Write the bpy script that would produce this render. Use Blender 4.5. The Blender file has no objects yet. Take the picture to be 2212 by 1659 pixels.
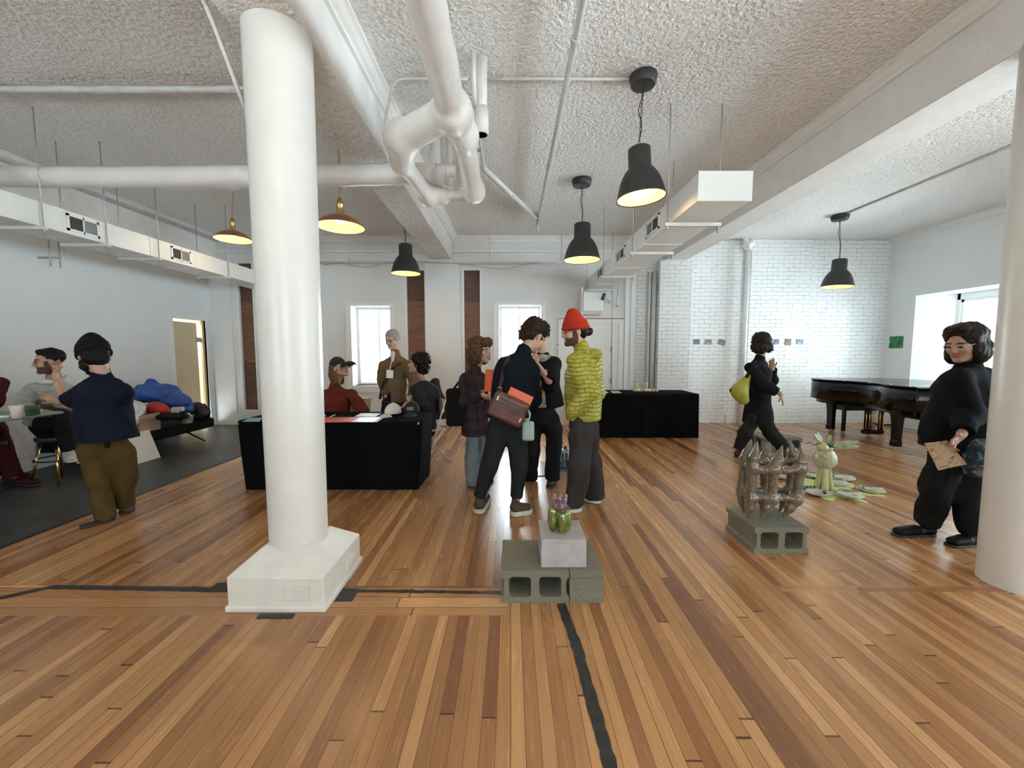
import bpy, bmesh, math, random
import numpy as np
from mathutils import Vector, Matrix
try:
    import openvdb as vdb
except ImportError:
    import pyopenvdb as vdb
random.seed(7)
S = bpy.context.scene
COL = S.collection
PI = math.pi
R = math.radians

# ------------------------------------------------------------------ camera
F = 865.0; TH = math.atan(68.5/F); HC = 1.457; CXP = 1103.0
cd = bpy.data.cameras.new('camera'); cam = bpy.data.objects.new('camera', cd); COL.objects.link(cam)
cd.sensor_width = 36; cd.lens = 36*F/2212; cd.shift_x = 3/2212
cd.clip_start = 0.05
cam.location = (0, 0, HC); cam.rotation_euler = (PI/2-TH, 0, 0)
S.camera = cam
# ------------------------------------------------------------------ light
EXPO = 0.52
W_STR = 17.0
w = bpy.data.worlds.new('sky'); S.world = w; w.use_nodes = True
bg = w.node_tree.nodes['Background']; bg.inputs[0].default_value = (0.88, 0.965, 1.0, 1); bg.inputs[1].default_value = W_STR
# overcast sky above; lower half brightened as added up-light for the ceiling
_t = w.node_tree; _g = _t.nodes.new('ShaderNodeTexCoord'); _s = _t.nodes.new('ShaderNodeSeparateXYZ'); _r = _t.nodes.new('ShaderNodeMapRange')
_t.links.new(_g.outputs['Generated'], _s.inputs[0]); _t.links.new(_s.outputs[2], _r.inputs[0])
_r.inputs[1].default_value = -.15; _r.inputs[2].default_value = .1; _r.inputs[3].default_value = W_STR*1.75; _r.inputs[4].default_value = W_STR
_t.links.new(_r.outputs[0], bg.inputs[1])
S.view_settings.view_transform = 'Standard'; S.view_settings.look = 'None'
S.view_settings.exposure = EXPO; S.view_settings.gamma = 1; S.view_settings.use_curve_mapping = False
S.cycles.use_denoising = True
S.cycles.max_bounces = 8; S.cycles.diffuse_bounces = 5; S.cycles.glossy_bounces = 3
S.cycles.transparent_max_bounces = 12; S.cycles.transmission_bounces = 6
S.cycles.caustics_reflective = False; S.cycles.caustics_refractive = False
S.cycles.sample_clamp_indirect = 6.0

# room dimensions (m); camera stands over the origin
XL, XR, YB, YBR, YF, ZC = -5.94, 7.65, 8.02, 8.23, -3.2, 3.70

def portal(name, loc, rot, sx, sy):
    l = bpy.data.lights.new(name, 'AREA'); l.shape = 'RECTANGLE'; l.size = sx; l.size_y = sy
    l.energy = 1; l.cycles.is_portal = True
    o = bpy.data.objects.new(name, l); COL.objects.link(o); o.location = loc; o.rotation_euler = rot

# ------------------------------------------------------------------ helpers
cT, sT = math.cos(TH), math.sin(TH)
def _dir(px, py):
    u = (px-CXP)/F; v = -(py-829.5)/F
    return Vector((u, cT+sT*v, -sT+cT*v))
def at(px, py, Y):                      # point seen at a pixel, on the vertical plane y = Y
    d = _dir(px, py); t = Y/d.y
    return Vector((d.x*t, Y, HC+d.z*t))
def fl(px, py, h=0.0):                  # point seen at a pixel, on the horizontal plane z = h
    d = _dir(px, py); t = (h-HC)/d.z
    return Vector((d.x*t, d.y*t, h))
def ax(px, py, X):                      # point seen at a pixel, on the plane x = X
    d = _dir(px, py); t = X/d.x
    return Vector((X, d.y*t, HC+d.z*t))

def tag(o, label=None, cat=None, group=None, kind=None):
    if label: o['label'] = label
    if cat: o['category'] = cat
    if group: o['group'] = group
    if kind: o['kind'] = kind
    return o
def thing(name, label, cat, loc=(0, 0, 0), rz=0, group=None):
    o = bpy.data.objects.new(name, None); COL.objects.link(o); o.empty_display_size = .05
    o.location = loc; o.rotation_euler = (0, 0, rz)
    return tag(o, label, cat, group)
def wloc(o):
    v = Vector((0, 0, 0))
    while o is not None:
        v += o.location; o = o.parent
    return v
def link(name, me, mat=None, parent=None):
    o = bpy.data.objects.new(name, me); COL.objects.link(o)
    if mat is not None:
        for m in (mat if isinstance(mat, (list, tuple)) else [mat]): me.materials.append(m)
    if parent is not None: o.parent = parent
    return o
def copy_tree(o, parent=None):
    c = o.copy(); COL.objects.link(c)
    if parent is not None: c.parent = parent
    for ch in o.children: copy_tree(ch, c)
    return c

def frame_of(d):
    d = Vector(d).normalized()
    a = Vector((0, 0, 1)) if abs(d.z) < .9 else Vector((1, 0, 0))
    u = d.cross(a).normalized(); v = d.cross(u).normalized()
    return d, u, v

class MB:
    """collects simple shapes into one mesh"""
    def __init__(s): s.v = []; s.f = []; s.sm = []
    def add(s, vs, fs, smooth=False):
        n = len(s.v); s.v += [tuple(p) for p in vs]
        s.f += [tuple(i+n for i in f) for f in fs]; s.sm += [smooth]*len(fs); return s
    def box(s, lo, hi, rz=0, c=None):
        x0, y0, z0 = lo; x1, y1, z1 = hi
        vs = [Vector(p) for p in ((x0,y0,z0),(x1,y0,z0),(x1,y1,z0),(x0,y1,z0),(x0,y0,z1),(x1,y0,z1),(x1,y1,z1),(x0,y1,z1))]
        if rz:
            c = Vector(c) if c is not None else Vector(((x0+x1)/2, (y0+y1)/2, 0)); m = Matrix.Rotation(rz, 3, 'Z')
            vs = [m @ (p-c)+c for p in vs]
        return s.add(vs, [(0,3,2,1),(4,5,6,7),(0,1,5,4),(1,2,6,5),(2,3,7,6),(3,0,4,7)])
    def obox(s, c, h, M=None):
        c = Vector(c); M = M or Matrix.Identity(3)
        vs = [c + M @ Vector((a*h[0], b*h[1], d*h[2])) for d in (-1, 1) for a, b in ((-1,-1),(1,-1),(1,1),(-1,1))]
        return s.add(vs, [(0,3,2,1),(4,5,6,7),(0,1,5,4),(1,2,6,5),(2,3,7,6),(3,0,4,7)])
    def tube(s, pts, r, n=12, caps=True, closed=False):
        pts = [Vector(p) for p in pts]; m = len(pts); vs = []; fs = []
        rr = r if isinstance(r, (list, tuple)) else [r]*m
        up = None
        for i, p in enumerate(pts):
            if closed: t = pts[(i+1) % m]-pts[i-1]
            else: t = pts[min(i+1, m-1)]-pts[max(i-1, 0)]
            t.normalize()
            if up is None: _, u, v = frame_of(t)
            else:
                u = (up - t*up.dot(t))
                u = u.normalized() if u.length > 1e-6 else frame_of(t)[1]
                v = t.cross(u)
            up = u
            vs += [p + (u*math.cos(2*PI*k/n)+v*math.sin(2*PI*k/n))*rr[i] for k in range(n)]
        for i in range(m if closed else m-1):
            a = i*n; b = ((i+1) % m)*n
            fs += [(a+k, a+(k+1) % n, b+(k+1) % n, b+k) for k in range(n)]
        s.add(vs, fs, True)
        if caps and not closed:
            b = len(s.v)-m*n
            s.f.append(tuple(b+k for k in range(n))[::-1]); s.f.append(tuple(b+(m-1)*n+k for k in range(n))); s.sm += [False, False]
        return s
    def cyl(s, a, b, r, n=24, r2=None): return s.tube([a, b], [r, r if r2 is None else r2], n)
    def lathe(s, prof, c=(0, 0, 0), n=40, axis=(0, 0, 1), smooth=True, close=False):
        c = Vector(c); d, u, v = frame_of(axis); vs = []; fs = []; m = len(prof)
        for r, z in prof:
            vs += [c + d*z + (u*math.cos(2*PI*k/n)+v*math.sin(2*PI*k/n))*max(r, 1e-5) for k in range(n)]
        for i in range(m-1 + (1 if close else 0)):
            a = i*n; b = ((i+1) % m)*n
            fs += [(a+k, b+k, b+(k+1) % n, a+(k+1) % n) for k in range(n)]
        return s.add(vs, fs, smooth)
    def prism(s, poly, z0, z1, smooth=False):
        n = len(poly); vs = [(x, y, z0) for x, y in poly]+[(x, y, z1) for x, y in poly]
        s.add(vs, [tuple(range(n))[::-1], tuple(range(n, 2*n))]+[(i, (i+1) % n, n+(i+1) % n, n+i) for i in range(n)], smooth)
        return s
    def quad(s, a, b, c, d): return s.add([a, b, c, d], [(0, 1, 2, 3)])
    def extr(s, prof, p0, p1, u, v):
        """polygon profile in (u,v) swept from p0 to p1"""
        p0, p1, u, v = map(Vector, (p0, p1, u, v)); n = len(prof)
        vs = [p0+u*a+v*b for a, b in prof]+[p1+u*a+v*b for a, b in prof]
        return s.add(vs, [tuple(range(n))[::-1], tuple(range(n, 2*n))]+[(i, (i+1) % n, n+(i+1) % n, n+i) for i in range(n)])
    def build(s, name, mat, parent=None, bevel=0, seg=2, label=None, origin=None):
        me = bpy.data.meshes.new(name); o0 = wloc(parent) if parent is not None else Vector((0, 0, 0))
        if origin is not None: o0 = Vector(origin)
        me.from_pydata([tuple(Vector(p)-o0) for p in s.v], [], s.f); me.validate()
        me.polygons.foreach_set('use_smooth', (s.sm+[False]*len(me.polygons))[:len(me.polygons)])
        bm = bmesh.new(); bm.from_mesh(me); bmesh.ops.recalc_face_normals(bm, faces=bm.faces); bm.to_mesh(me); bm.free()
        o = link(name, me, mat, parent)
        if origin is not None and parent is None: o.location = origin
        if bevel:
            b = o.modifiers.new('bevel', 'BEVEL'); b.width = bevel; b.segments = seg; b.limit_method = 'ANGLE'; b.angle_limit = R(40)
        if label: o['label'] = label
        return o
def struct(name, mb, mat, bevel=0):
    o = mb.build(name, mat, bevel=bevel); o['kind'] = 'structure'; return o

def arc(pts, n=6, rad=.15):
    """round the corners of a polyline"""
    pts = [Vector(p) for p in pts]; out = [pts[0]]
    for i in range(1, len(pts)-1):
        a, b, c = pts[i-1], pts[i], pts[i+1]
        r1 = min(rad, (a-b).length*.49, (c-b).length*.49)
        p0 = b+(a-b).normalized()*r1; p2 = b+(c-b).normalized()*r1
        for k in range(n+1):
            t = k/n; out.append(p0*(1-t)**2+b*2*t*(1-t)+p2*t*t)
    out.append(pts[-1]); return out

# ------------------------------------------------------------------ materials
def nt(name):
    m = bpy.data.materials.new(name); m.use_nodes = True; t = m.node_tree; b = t.nodes['Principled BSDF']
    return m, t, b
def N(t, typ, **kw):
    n = t.nodes.new(typ)
    for k, v in kw.items(): setattr(n, k, v)
    return n
def M_(t, op, a, b=None, c=None):
    n = N(t, 'ShaderNodeMath', operation=op)
    for i, x in enumerate((a, b, c)):
        if x is None: continue
        if isinstance(x, (int, float)): n.inputs[i].default_value = x
        else: t.links.new(x, n.inputs[i])
    return n.outputs[0]
def mixc(t, fac, a, b):
    n = N(t, 'ShaderNodeMix', data_type='RGBA')
    for i, x in ((0, fac), (6, a), (7, b)):
        if isinstance(x, (int, float)): n.inputs[i].default_value = x
        elif isinstance(x, tuple): n.inputs[i].default_value = (*x[:3], 1)
        else: t.links.new(x, n.inputs[i])
    return n.outputs[2]
def ramp(t, fac, stops):
    n = N(t, 'ShaderNodeValToRGB'); cr = n.color_ramp
    while len(cr.elements) < len(stops): cr.elements.new(.5)
    for e, (p, c) in zip(cr.elements, stops): e.position = p; e.color = (*c[:3], 1) if isinstance(c, tuple) else (c, c, c, 1)
    t.links.new(fac, n.inputs[0]); return n.outputs[0]
def coords(t, scale=(1, 1, 1), rot=(0, 0, 0), kind='Object'):
    tc = N(t, 'ShaderNodeTexCoord'); mp = N(t, 'ShaderNodeMapping')
    mp.inputs['Scale'].default_value = scale; mp.inputs['Rotation'].default_value = rot
    t.links.new(tc.outputs[kind], mp.inputs[0]); return mp.outputs[0]
def noise(t, vec, scale, detail=3, rough=.5, dist=0):
    n = N(t, 'ShaderNodeTexNoise'); n.inputs['Scale'].default_value = scale; n.inputs['Detail'].default_value = detail
    n.inputs['Roughness'].default_value = rough; n.inputs['Distortion'].default_value = dist
    t.links.new(vec, n.inputs['Vector']); return n.outputs[0]
def bump(t, b, h, strength=.3, dist=.01):
    n = N(t, 'ShaderNodeBump'); n.inputs['Strength'].default_value = strength; n.inputs['Distance'].default_value = dist
    t.links.new(h, n.inputs['Height']); t.links.new(n.outputs[0], b.inputs['Normal'])
def simple(name, col, rough=.6, metal=0, var=.12, nscale=8, bstr=.0, bscale=60, bdist=.005, spec=.5, coat=0, emit=None, estr=0, sheen=0):
    m, t, b = nt(name); v = coords(t)
    f = noise(t, v, nscale, 4)
    c0 = tuple(max(0, x*(1-var)) for x in col); c1 = tuple(min(1, x*(1+var)) for x in col)
    t.links.new(ramp(t, f, [(.3, c0), (.7, c1)]), b.inputs['Base Color'])
    b.inputs['Roughness'].default_value = rough; b.inputs['Metallic'].default_value = metal
    b.inputs['Specular IOR Level'].default_value = spec; b.inputs['Coat Weight'].default_value = coat
    b.inputs['Coat Roughness'].default_value = .08
    if sheen: b.inputs['Sheen Weight'].default_value = sheen
    if bstr: bump(t, b, noise(t, v, bscale, 3), bstr, bdist)
    if emit: b.inputs['Emission Color'].default_value = (*emit, 1); b.inputs['Emission Strength'].default_value = estr
    return m
# ------------------------------------------------------------------ room materials
def mat_planks(name, W=.057, L=2.9, along='Y', gain=1.0):
    m, t, b = nt(name); tc = N(t, 'ShaderNodeTexCoord'); sp = N(t, 'ShaderNodeSeparateXYZ')
    t.links.new(tc.outputs['Object'], sp.inputs[0])
    ac, al = (sp.outputs[0], sp.outputs[1]) if along == 'Y' else (sp.outputs[1], sp.outputs[0])
    rowf = M_(t, 'DIVIDE', ac, W); row = M_(t, 'FLOOR', rowf)
    wn = N(t, 'ShaderNodeTexWhiteNoise', noise_dimensions='1D'); t.links.new(row, wn.inputs['W'])
    off = M_(t, 'MULTIPLY', wn.outputs[0], 17.3)
    ln = M_(t, 'ADD', M_(t, 'MULTIPLY', wn.outputs[0], .6), .7)
    segf = M_(t, 'ADD', M_(t, 'DIVIDE', al, M_(t, 'MULTIPLY', ln, L)), off); seg = M_(t, 'FLOOR', segf)
    cb = N(t, 'ShaderNodeCombineXYZ'); t.links.new(row, cb.inputs[0]); t.links.new(seg, cb.inputs[1])
    w2 = N(t, 'ShaderNodeTexWhiteNoise', noise_dimensions='2D'); t.links.new(cb.outputs[0], w2.inputs['Vector'])
    base = ramp(t, w2.outputs[0], [(p_, tuple(min(1, x_*gain) for x_ in c_)) for p_, c_ in [(0, (.215, .092, .040)), (.14, (.31, .142, .060)), (.45, (.405, .200, .083)), (.8, (.485, .252, .106)), (1, (.585, .320, .145))]])
    # grain
    mp = N(t, 'ShaderNodeMapping'); t.links.new(tc.outputs['Object'], mp.inputs[0])
    mp.inputs['Scale'].default_value = (34, 1.5, 1) if along == 'Y' else (1.5, 34, 1)
    ad = N(t, 'ShaderNodeVectorMath', operation='ADD'); t.links.new(mp.outputs[0], ad.inputs[0]); t.links.new(w2.outputs[1], ad.inputs[1])
    sc = N(t, 'ShaderNodeVectorMath', operation='MULTIPLY_ADD'); t.links.new(w2.outputs[1], sc.inputs[0]); sc.inputs[1].default_value = (40, 40, 40); t.links.new(mp.outputs[0], sc.inputs[2])
    g = noise(t, sc.outputs[0], 1.0, 6, .62, 2.2)
    gr = ramp(t, g, [(.30, .60), (.44, .96), (.52, 1.0), (.7, 1.08)])
    mu = N(t, 'ShaderNodeMix', data_type='RGBA', blend_type='MULTIPLY'); mu.inputs[0].default_value = .62
    t.links.new(base, mu.inputs[6]); t.links.new(gr, mu.inputs[7])
    big = noise(t, tc.outputs['Object'], .7, 3)
    mu2 = N(t, 'ShaderNodeMix', data_type='RGBA', blend_type='MULTIPLY'); mu2.inputs[0].default_value = .5
    t.links.new(mu.outputs[2], mu2.inputs[6]); t.links.new(ramp(t, big, [(.3, .8), (.7, 1.12)]), mu2.inputs[7])
    # gaps
    fx = M_(t, 'ABSOLUTE', M_(t, 'SUBTRACT', M_(t, 'FRACT', rowf), .5)); fy = M_(t, 'ABSOLUTE', M_(t, 'SUBTRACT', M_(t, 'FRACT', segf), .5))
    gw = M_(t, 'SUBTRACT', .486, M_(t, 'MULTIPLY', M_(t, 'POWER', w2.outputs[0], 3.0), .022))
    gx = M_(t, 'GREATER_THAN', fx, gw); gy = M_(t, 'GREATER_THAN', fy, .4985)
    gap = M_(t, 'MAXIMUM', gx, gy)
    col = mixc(t, M_(t, 'MULTIPLY', gap, .85), mu2.outputs[2], (.045, .017, .006))
    t.links.new(col, b.inputs['Base Color'])
    t.links.new(M_(t, 'ADD', M_(t, 'MULTIPLY', g, .14), .19), b.inputs['Roughness'])
    b.inputs['Specular IOR Level'].default_value = .5
    h = M_(t, 'ADD', M_(t, 'MULTIPLY', gap, -1.0), M_(t, 'ADD', M_(t, 'MULTIPLY', g, .2), M_(t, 'MULTIPLY', w2.outputs[0], .25)))
    bump(t, b, h, .22, .004)
    return m
def mat_popcorn(name, col):
    m, t, b = nt(name); v = coords(t)
    n1 = noise(t, v, 30, 3, .55); n2 = noise(t, v, 1.1, 4); n3 = noise(t, v, 5, 2)
    pk = ramp(t, n2, [(.42, 0.0), (.45, 1.0)])                 # some smooth plaster patches
    pk2 = ramp(t, n2, [(.66, 1.0), (.68, .25)])
    h = M_(t, 'MULTIPLY', n1, M_(t, 'ADD', M_(t, 'MULTIPLY', pk2, .9), .1))
    c = mixc(t, ramp(t, n1, [(.36, 0.0), (.56, 1.0)]), tuple(x*.85 for x in col), col)  # low spots darkened in the colour to mimic shade between the bumps
    t.links.new(c, b.inputs['Base Color']); b.inputs['Roughness'].default_value = .85
    bump(t, b, h, 1.0, .035); return m
def mat_brick(name):
    m, t, b = nt(name); tc = N(t, 'ShaderNodeTexCoord'); mp = N(t, 'ShaderNodeMapping'); t.links.new(tc.outputs['Object'], mp.inputs[0])
    mp.inputs['Rotation'].default_value = (-PI/2, 0, 0)
    wob = N(t, 'ShaderNodeTexNoise'); wob.inputs['Scale'].default_value = 6; t.links.new(mp.outputs[0], wob.inputs['Vector'])
    mm = N(t, 'ShaderNodeVectorMath', operation='MULTIPLY_ADD'); t.links.new(wob.outputs[1], mm.inputs[0]); mm.inputs[1].default_value = (.06, .035, 0); t.links.new(mp.outputs[0], mm.inputs[2])
    br = N(t, 'ShaderNodeTexBrick'); t.links.new(mm.outputs[0], br.inputs['Vector'])
    br.inputs['Scale'].default_value = 1; br.inputs['Brick Width'].default_value = .215; br.inputs['Row Height'].default_value = .079
    br.inputs['Mortar Size'].default_value = .0045; br.inputs['Mortar Smooth'].default_value = .4; br.inputs['Bias'].default_value = 0
    n1 = noise(t, tc.outputs['Object'], 4.5, 5, .7); n2 = noise(t, tc.outputs['Object'], 24, 4)
    k = M_(t, 'MULTIPLY', br.outputs['Fac'], ramp(t, n1, [(.40, .15), (.62, .95)]))
    c = mixc(t, k, mixc(t, n2, (.82, .84, .845), (.88, .90, .905)), (.36, .37, .37))
    t.links.new(c, b.inputs['Base Color']); b.inputs['Roughness'].default_value = .42
    h = M_(t, 'ADD', M_(t, 'MULTIPLY', br.outputs['Fac'], -1), M_(t, 'MULTIPLY', n2, .55))
    bump(t, b, h, .8, .012); return m
def mat_oldwood(name):
    m, t, b = nt(name); v = coords(t, (1, 1, 1)); sp = N(t, 'ShaderNodeSeparateXYZ'); t.links.new(v, sp.inputs[0])
    rf = M_(t, 'DIVIDE', sp.outputs[2], .62); w1 = N(t, 'ShaderNodeTexWhiteNoise', noise_dimensions='1D'); t.links.new(M_(t, 'FLOOR', rf), w1.inputs['W'])
    g = noise(t, coords(t, (2, 2, 22)), 1.3, 5, .6, .5)
    c = ramp(t, M_(t, 'ADD', M_(t, 'MULTIPLY', w1.outputs[0], .3), M_(t, 'MULTIPLY', g, .7)), [(.2, (.045, .02, .012)), (.55, (.15, .06, .035)), (.9, (.30, .15, .10))])
    gp = M_(t, 'GREATER_THAN', M_(t, 'ABSOLUTE', M_(t, 'SUBTRACT', M_(t, 'FRACT', rf), .5)), .492)
    t.links.new(mixc(t, gp, c, (.02, .01, .008)), b.inputs['Base Color']); b.inputs['Roughness'].default_value = .6
    bump(t, b, g, .4, .01); return m

M_floor = mat_planks('oak strip floor')
M_floorX = mat_planks('oak border boards', W=.095, along='X', gain=1.12)
M_ceil = mat_popcorn('textured ceiling plaster', (.90, .885, .86))
M_wall = simple('matte white wall paint', (.73, .735, .73), .7, var=.03, nscale=2, bstr=.15, bscale=90, bdist=.002)
M_wallL = simple('white wall paint', (.76, .775, .78), .75, var=.02, nscale=1.5, bstr=.1, bscale=90, bdist=.002)
M_trim = simple('satin white trim paint', (.80, .80, .79), .4, var=.03, bstr=.12, bscale=30, bdist=.003)
M_col = simple('glossy white column paint', (.71, .69, .66), .33, var=.03, nscale=5, bstr=.22, bscale=22, bdist=.004)
M_base = simple('cream column base paint', (.74, .705, .65), .42, var=.06, nscale=9, bstr=.25, bscale=26, bdist=.004)
M_brick = mat_brick('white painted brick')
M_wood = mat_oldwood('exposed brown timber')
M_dark = simple('dark slate rubber floor', (.045, .043, .042), .42, var=.35, nscale=3, bstr=.15, bscale=40)
M_strip = simple('black floor transition', (.018, .017, .017), .5, bstr=.2)
M_tar = simple('black filler in the floor', (.028, .026, .025), .6, var=.5, nscale=30, bstr=.6, bscale=60, bdist=.006)
M_frame = simple('white window paint', (.90, .92, .92), .4, var=.03)
M_beam = simple('painted beam plaster', (.84, .825, .81), .55, var=.04, nscale=6, bstr=.4, bscale=30, bdist=.008)
M_pipe = simple('white painted pipe wrap', (.74, .71, .68), .45, var=.06, nscale=6, bstr=.45, bscale=16, bdist=.012)
M_duct = simple('white painted duct metal', (.78, .78, .76), .38, var=.03, nscale=4, bstr=.12, bscale=8, bdist=.006)
M_thin = simple('white painted steel', (.62, .61, .59), .4, var=.1)
M_rod = simple('grey hanger steel', (.46, .45, .44), .45, .4)
M_black = simple('matte charcoal metal', (.022, .023, .022), .5, var=.2, bstr=.08, bscale=200)
def mat_glass(name, tint=(.93, .97, .98)):
    m, t, b = nt(name); out = t.nodes['Material Output']
    tr = N(t, 'ShaderNodeBsdfTransparent'); tr.inputs[0].default_value = (*tint, 1)
    gl = N(t, 'ShaderNodeBsdfGlossy'); gl.inputs['Roughness'].default_value = .02
    fr = N(t, 'ShaderNodeFresnel'); fr.inputs[0].default_value = 1.5
    mx = N(t, 'ShaderNodeMixShader'); t.links.new(M_(t, 'MULTIPLY', fr.outputs[0], .8), mx.inputs[0]); t.links.new(tr.outputs[0], mx.inputs[1]); t.links.new(gl.outputs[0], mx.inputs[2])
    t.links.new(mx.outputs[0], out.inputs[0]); t.nodes.remove(b); return m
M_glass = mat_glass('window glass')

# ------------------------------------------------------------------ floor
FX = -3.83                                                     # where the dark floor meets the boards
hbF, hbB = 2.115, 2.40                                         # cross boards set into the strip floor
XC, YC = -1.32, 2.42                                           # left column
struct('floor', MB().box((FX+.04, YF, -.1), (XR, hbF, 0)).box((FX+.04, hbB, -.1), (XR, YBR, 0))
       .box((-.02, hbF, -.1), (1.66, hbB, 0)).box((1.66, hbF, -.1), (XR, 2.335, 0)), M_floor)
struct('floor_dark', MB().box((XL, YF, -.1), (FX, YBR, 0)), M_dark)
struct('trim_1', MB().box((FX, YF, -.1), (FX+.04, YBR, .004)), M_strip)
struct('trim_2', MB().box((FX+.04, hbF, -.1), (-.02, hbB, 0)).box((1.66, 2.335, -.1), (XR, hbB, 0)), M_floorX)
# black filler lines in the floor (ragged edge strips)
def ragged(pts, w, seed, z=.0015):
    rnd = random.Random(seed); vs = []; fs = []; n = 0
    P = []
    for a, b in zip(pts[:-1], pts[1:]):
        a = Vector(a); b = Vector(b); k = max(2, int((b-a).length/.03))
        P += [a.lerp(b, i/k) for i in range(k)]
    P.append(Vector(pts[-1]))
    for i, p in enumerate(P):
        t = (P[min(i+1, len(P)-1)]-P[max(i-1, 0)]).normalized(); nn = Vector((-t.y, t.x, 0))
        vs += [(p.x+nn.x*(w/2+rnd.uniform(-.004, .004)), p.y+nn.y*(w/2+rnd.uniform(-.004, .004)), z),
               (p.x-nn.x*(w/2+rnd.uniform(-.004, .004)), p.y-nn.y*(w/2+rnd.uniform(-.004, .004)), z)]
    fs = [(2*i, 2*i+1, 2*i+3, 2*i+2) for i in range(len(P)-1)]
    return MB().add(vs, fs)
struct('trim_3', ragged([(.295, 2.22, 0), (.33, 1.85, 0), (.352, 1.3, 0), (.37, .2, 0)], .053, 1), M_tar)
struct('trim_4', ragged([(-3.3, 2.1, 0), (-2.86, 2.385, 0), (-1.85, 2.355, 0), (-1.62, 2.36, 0)], .045, 2), M_tar)
struct('trim_5', ragged([(-1.02, 2.33, 0), (-.9, 2.345, 0), (-.03, 2.325, 0)], .03, 3), M_tar)
struct('trim_6', MB().box((-1.035, 2.24, 0), (-.93, 2.37, .0012)).box((-1.4, 2.085, 0), (-1.2, 2.13, .0012)).box((-1.86, 2.33, 0), (-1.72, 2.43, .0012)), M_tar)

# ------------------------------------------------------------------ ceiling and beams
struct('ceiling', MB().box((XL-.3, YF-.3, ZC), (XR+.9, YBR+.6, ZC+.2)), M_ceil)
BZ = 3.25
def beam(name, x0, x1, lab):
    o = MB().box((x0, YF, BZ), (x1, YB, ZC)).build(name, [M_beam, M_ceil], bevel=.012)
    for p in o.data.polygons:
        if p.normal.z < -.5: p.material_index = 1 if name != 'beam_right' else 0
    o['kind'] = 'structure'
    return o
beam('beam_left', XL, -5.76, ''); beam('beam_middle', -1.54, -1.145, ''); beam('beam_right', 3.03, 3.43, '')
# cornices where beams, walls and ceiling meet
cn = [(0, 0), (.11, 0), (.11, -.02), (.085, -.03), (.06, -.055), (.03, -.07), (.03, -.10), (0, -.10)]
def cornice(name, p0, p1, u):
    struct(name, MB().extr(cn, p0, p1, u, (0, 0, 1)), M_beam)
for i, (a, b, u) in enumerate([((-5.76, YF, ZC), (-5.76, YB, ZC), (1, 0, 0)), ((-1.54, YF, ZC), (-1.54, YB, ZC), (-1, 0, 0)), ((-1.145, YF, ZC), (-1.145, YB, ZC), (1, 0, 0)),
                               ((3.03, YF, ZC), (3.03, YB, ZC), (-1, 0, 0)), ((3.43, YF, ZC), (3.43, YBR, ZC), (1, 0, 0)),
                               ((XL, YB, ZC), (3.03, YB, ZC), (0, -1, 0)), ((XR, 3.9, ZC), (XR, YBR, ZC), (-1, 0, 0))]):
    cornice('trim_%d' % (7+i), a, b, u)
struct('trim_14', MB().box((-5.76, YB-.05, ZC-.30), (-1.54, YB, ZC-.26)).box((-1.145, YB-.05, ZC-.30), (3.03, YB, ZC-.26)), M_trim)

# ------------------------------------------------------------------ walls with openings
def wall_y(name, x0, x1, y0, y1, holes, mat, z1=ZC):
    """wall facing -y from y0 (room side) to y1; holes = (xa, xb, za, zb)"""
    xs = sorted({x0, x1, *[h[0] for h in holes], *[h[1] for h in holes]}); zs = sorted({0, z1, *[h[2] for h in holes], *[h[3] for h in holes]})
    mb = MB()
    for a, b in zip(xs[:-1], xs[1:]):
        for c, d in zip(zs[:-1], zs[1:]):
            mx, mz = (a+b)/2, (c+d)/2
            if any(h[0] < mx < h[1] and h[2] < mz < h[3] for h in holes): continue
            mb.box((a, y0, c), (b, y1, d))
    return struct(name, mb, mat)
def wall_x(name, y0, y1, x0, x1, holes, mat, z1=ZC):
    ys = sorted({y0, y1, *[h[0] for h in holes], *[h[1] for h in holes]}); zs = sorted({0, z1, *[h[2] for h in holes], *[h[3] for h in holes]})
    mb = MB()
    for a, b in zip(ys[:-1], ys[1:]):
        for c, d in zip(zs[:-1], zs[1:]):
            my, mz = (a+b)/2, (c+d)/2
            if any(h[0] < my < h[1] and h[2] < mz < h[3] for h in holes): continue
            mb.box((x0, a, c), (x1, b, d))
    return struct(name, mb, mat)
def win_rect(pl, pr, pt, pb):
    a = at(pl, pt, YB); b = at(pr, pb, YB); return a.x, b.x, b.z, a.z
W1 = win_rect(758, 846, 661, 833); W2 = win_rect(1078, 1168, 659, 833)
XBR = at(1365, 700, YB).x                                      # plaster wall ends here, brick begins
S1 = (at(519, 700, YB).x, at(549, 700, YB).x, at(530, 885, YB).z, 3.2)
S2 = (at(880, 700, YB).x, at(918, 700, YB).x, at(900, 885, YB).z, at(900, 584, YB).z)
S3 = (at(1003, 700, YB).x, at(1037, 700, YB).x, at(1020, 885, YB).z, at(1020, 584, YB).z)
wall_y('wall_back', XL, XBR, YB, YB+.42, [W1, W2, S1, S2, S3], M_wall)
wall_y('wall_brick', XBR, XR, YBR, YBR+.3, [], M_brick)
struct('wall_back_pier', MB().box((XBR-.03, YB-.02, 0), (XBR+.06, YBR+.05, ZC)), M_wall)
for i, s in enumerate((S1, S2, S3)):
    struct('trim_%d' % (20+i), MB().box((s[0], YB+.05, s[2]), (s[1], YB+.2, s[3])), M_wood)
    a, b, z0, z1 = s; e = .035
    struct('trim_%d' % (24+i), MB().box((a-e, YB-.012, z0), (a, YB-.001, z1)).box((b, YB-.012, z0), (b+e, YB-.001, z1))
           .box((a-e, YB-.012, z1), (b+e, YB-.001, z1+e)).box((a-e, YB-.012, z0-e), (b+e, YB-.001, z0)), M_trim)
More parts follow.
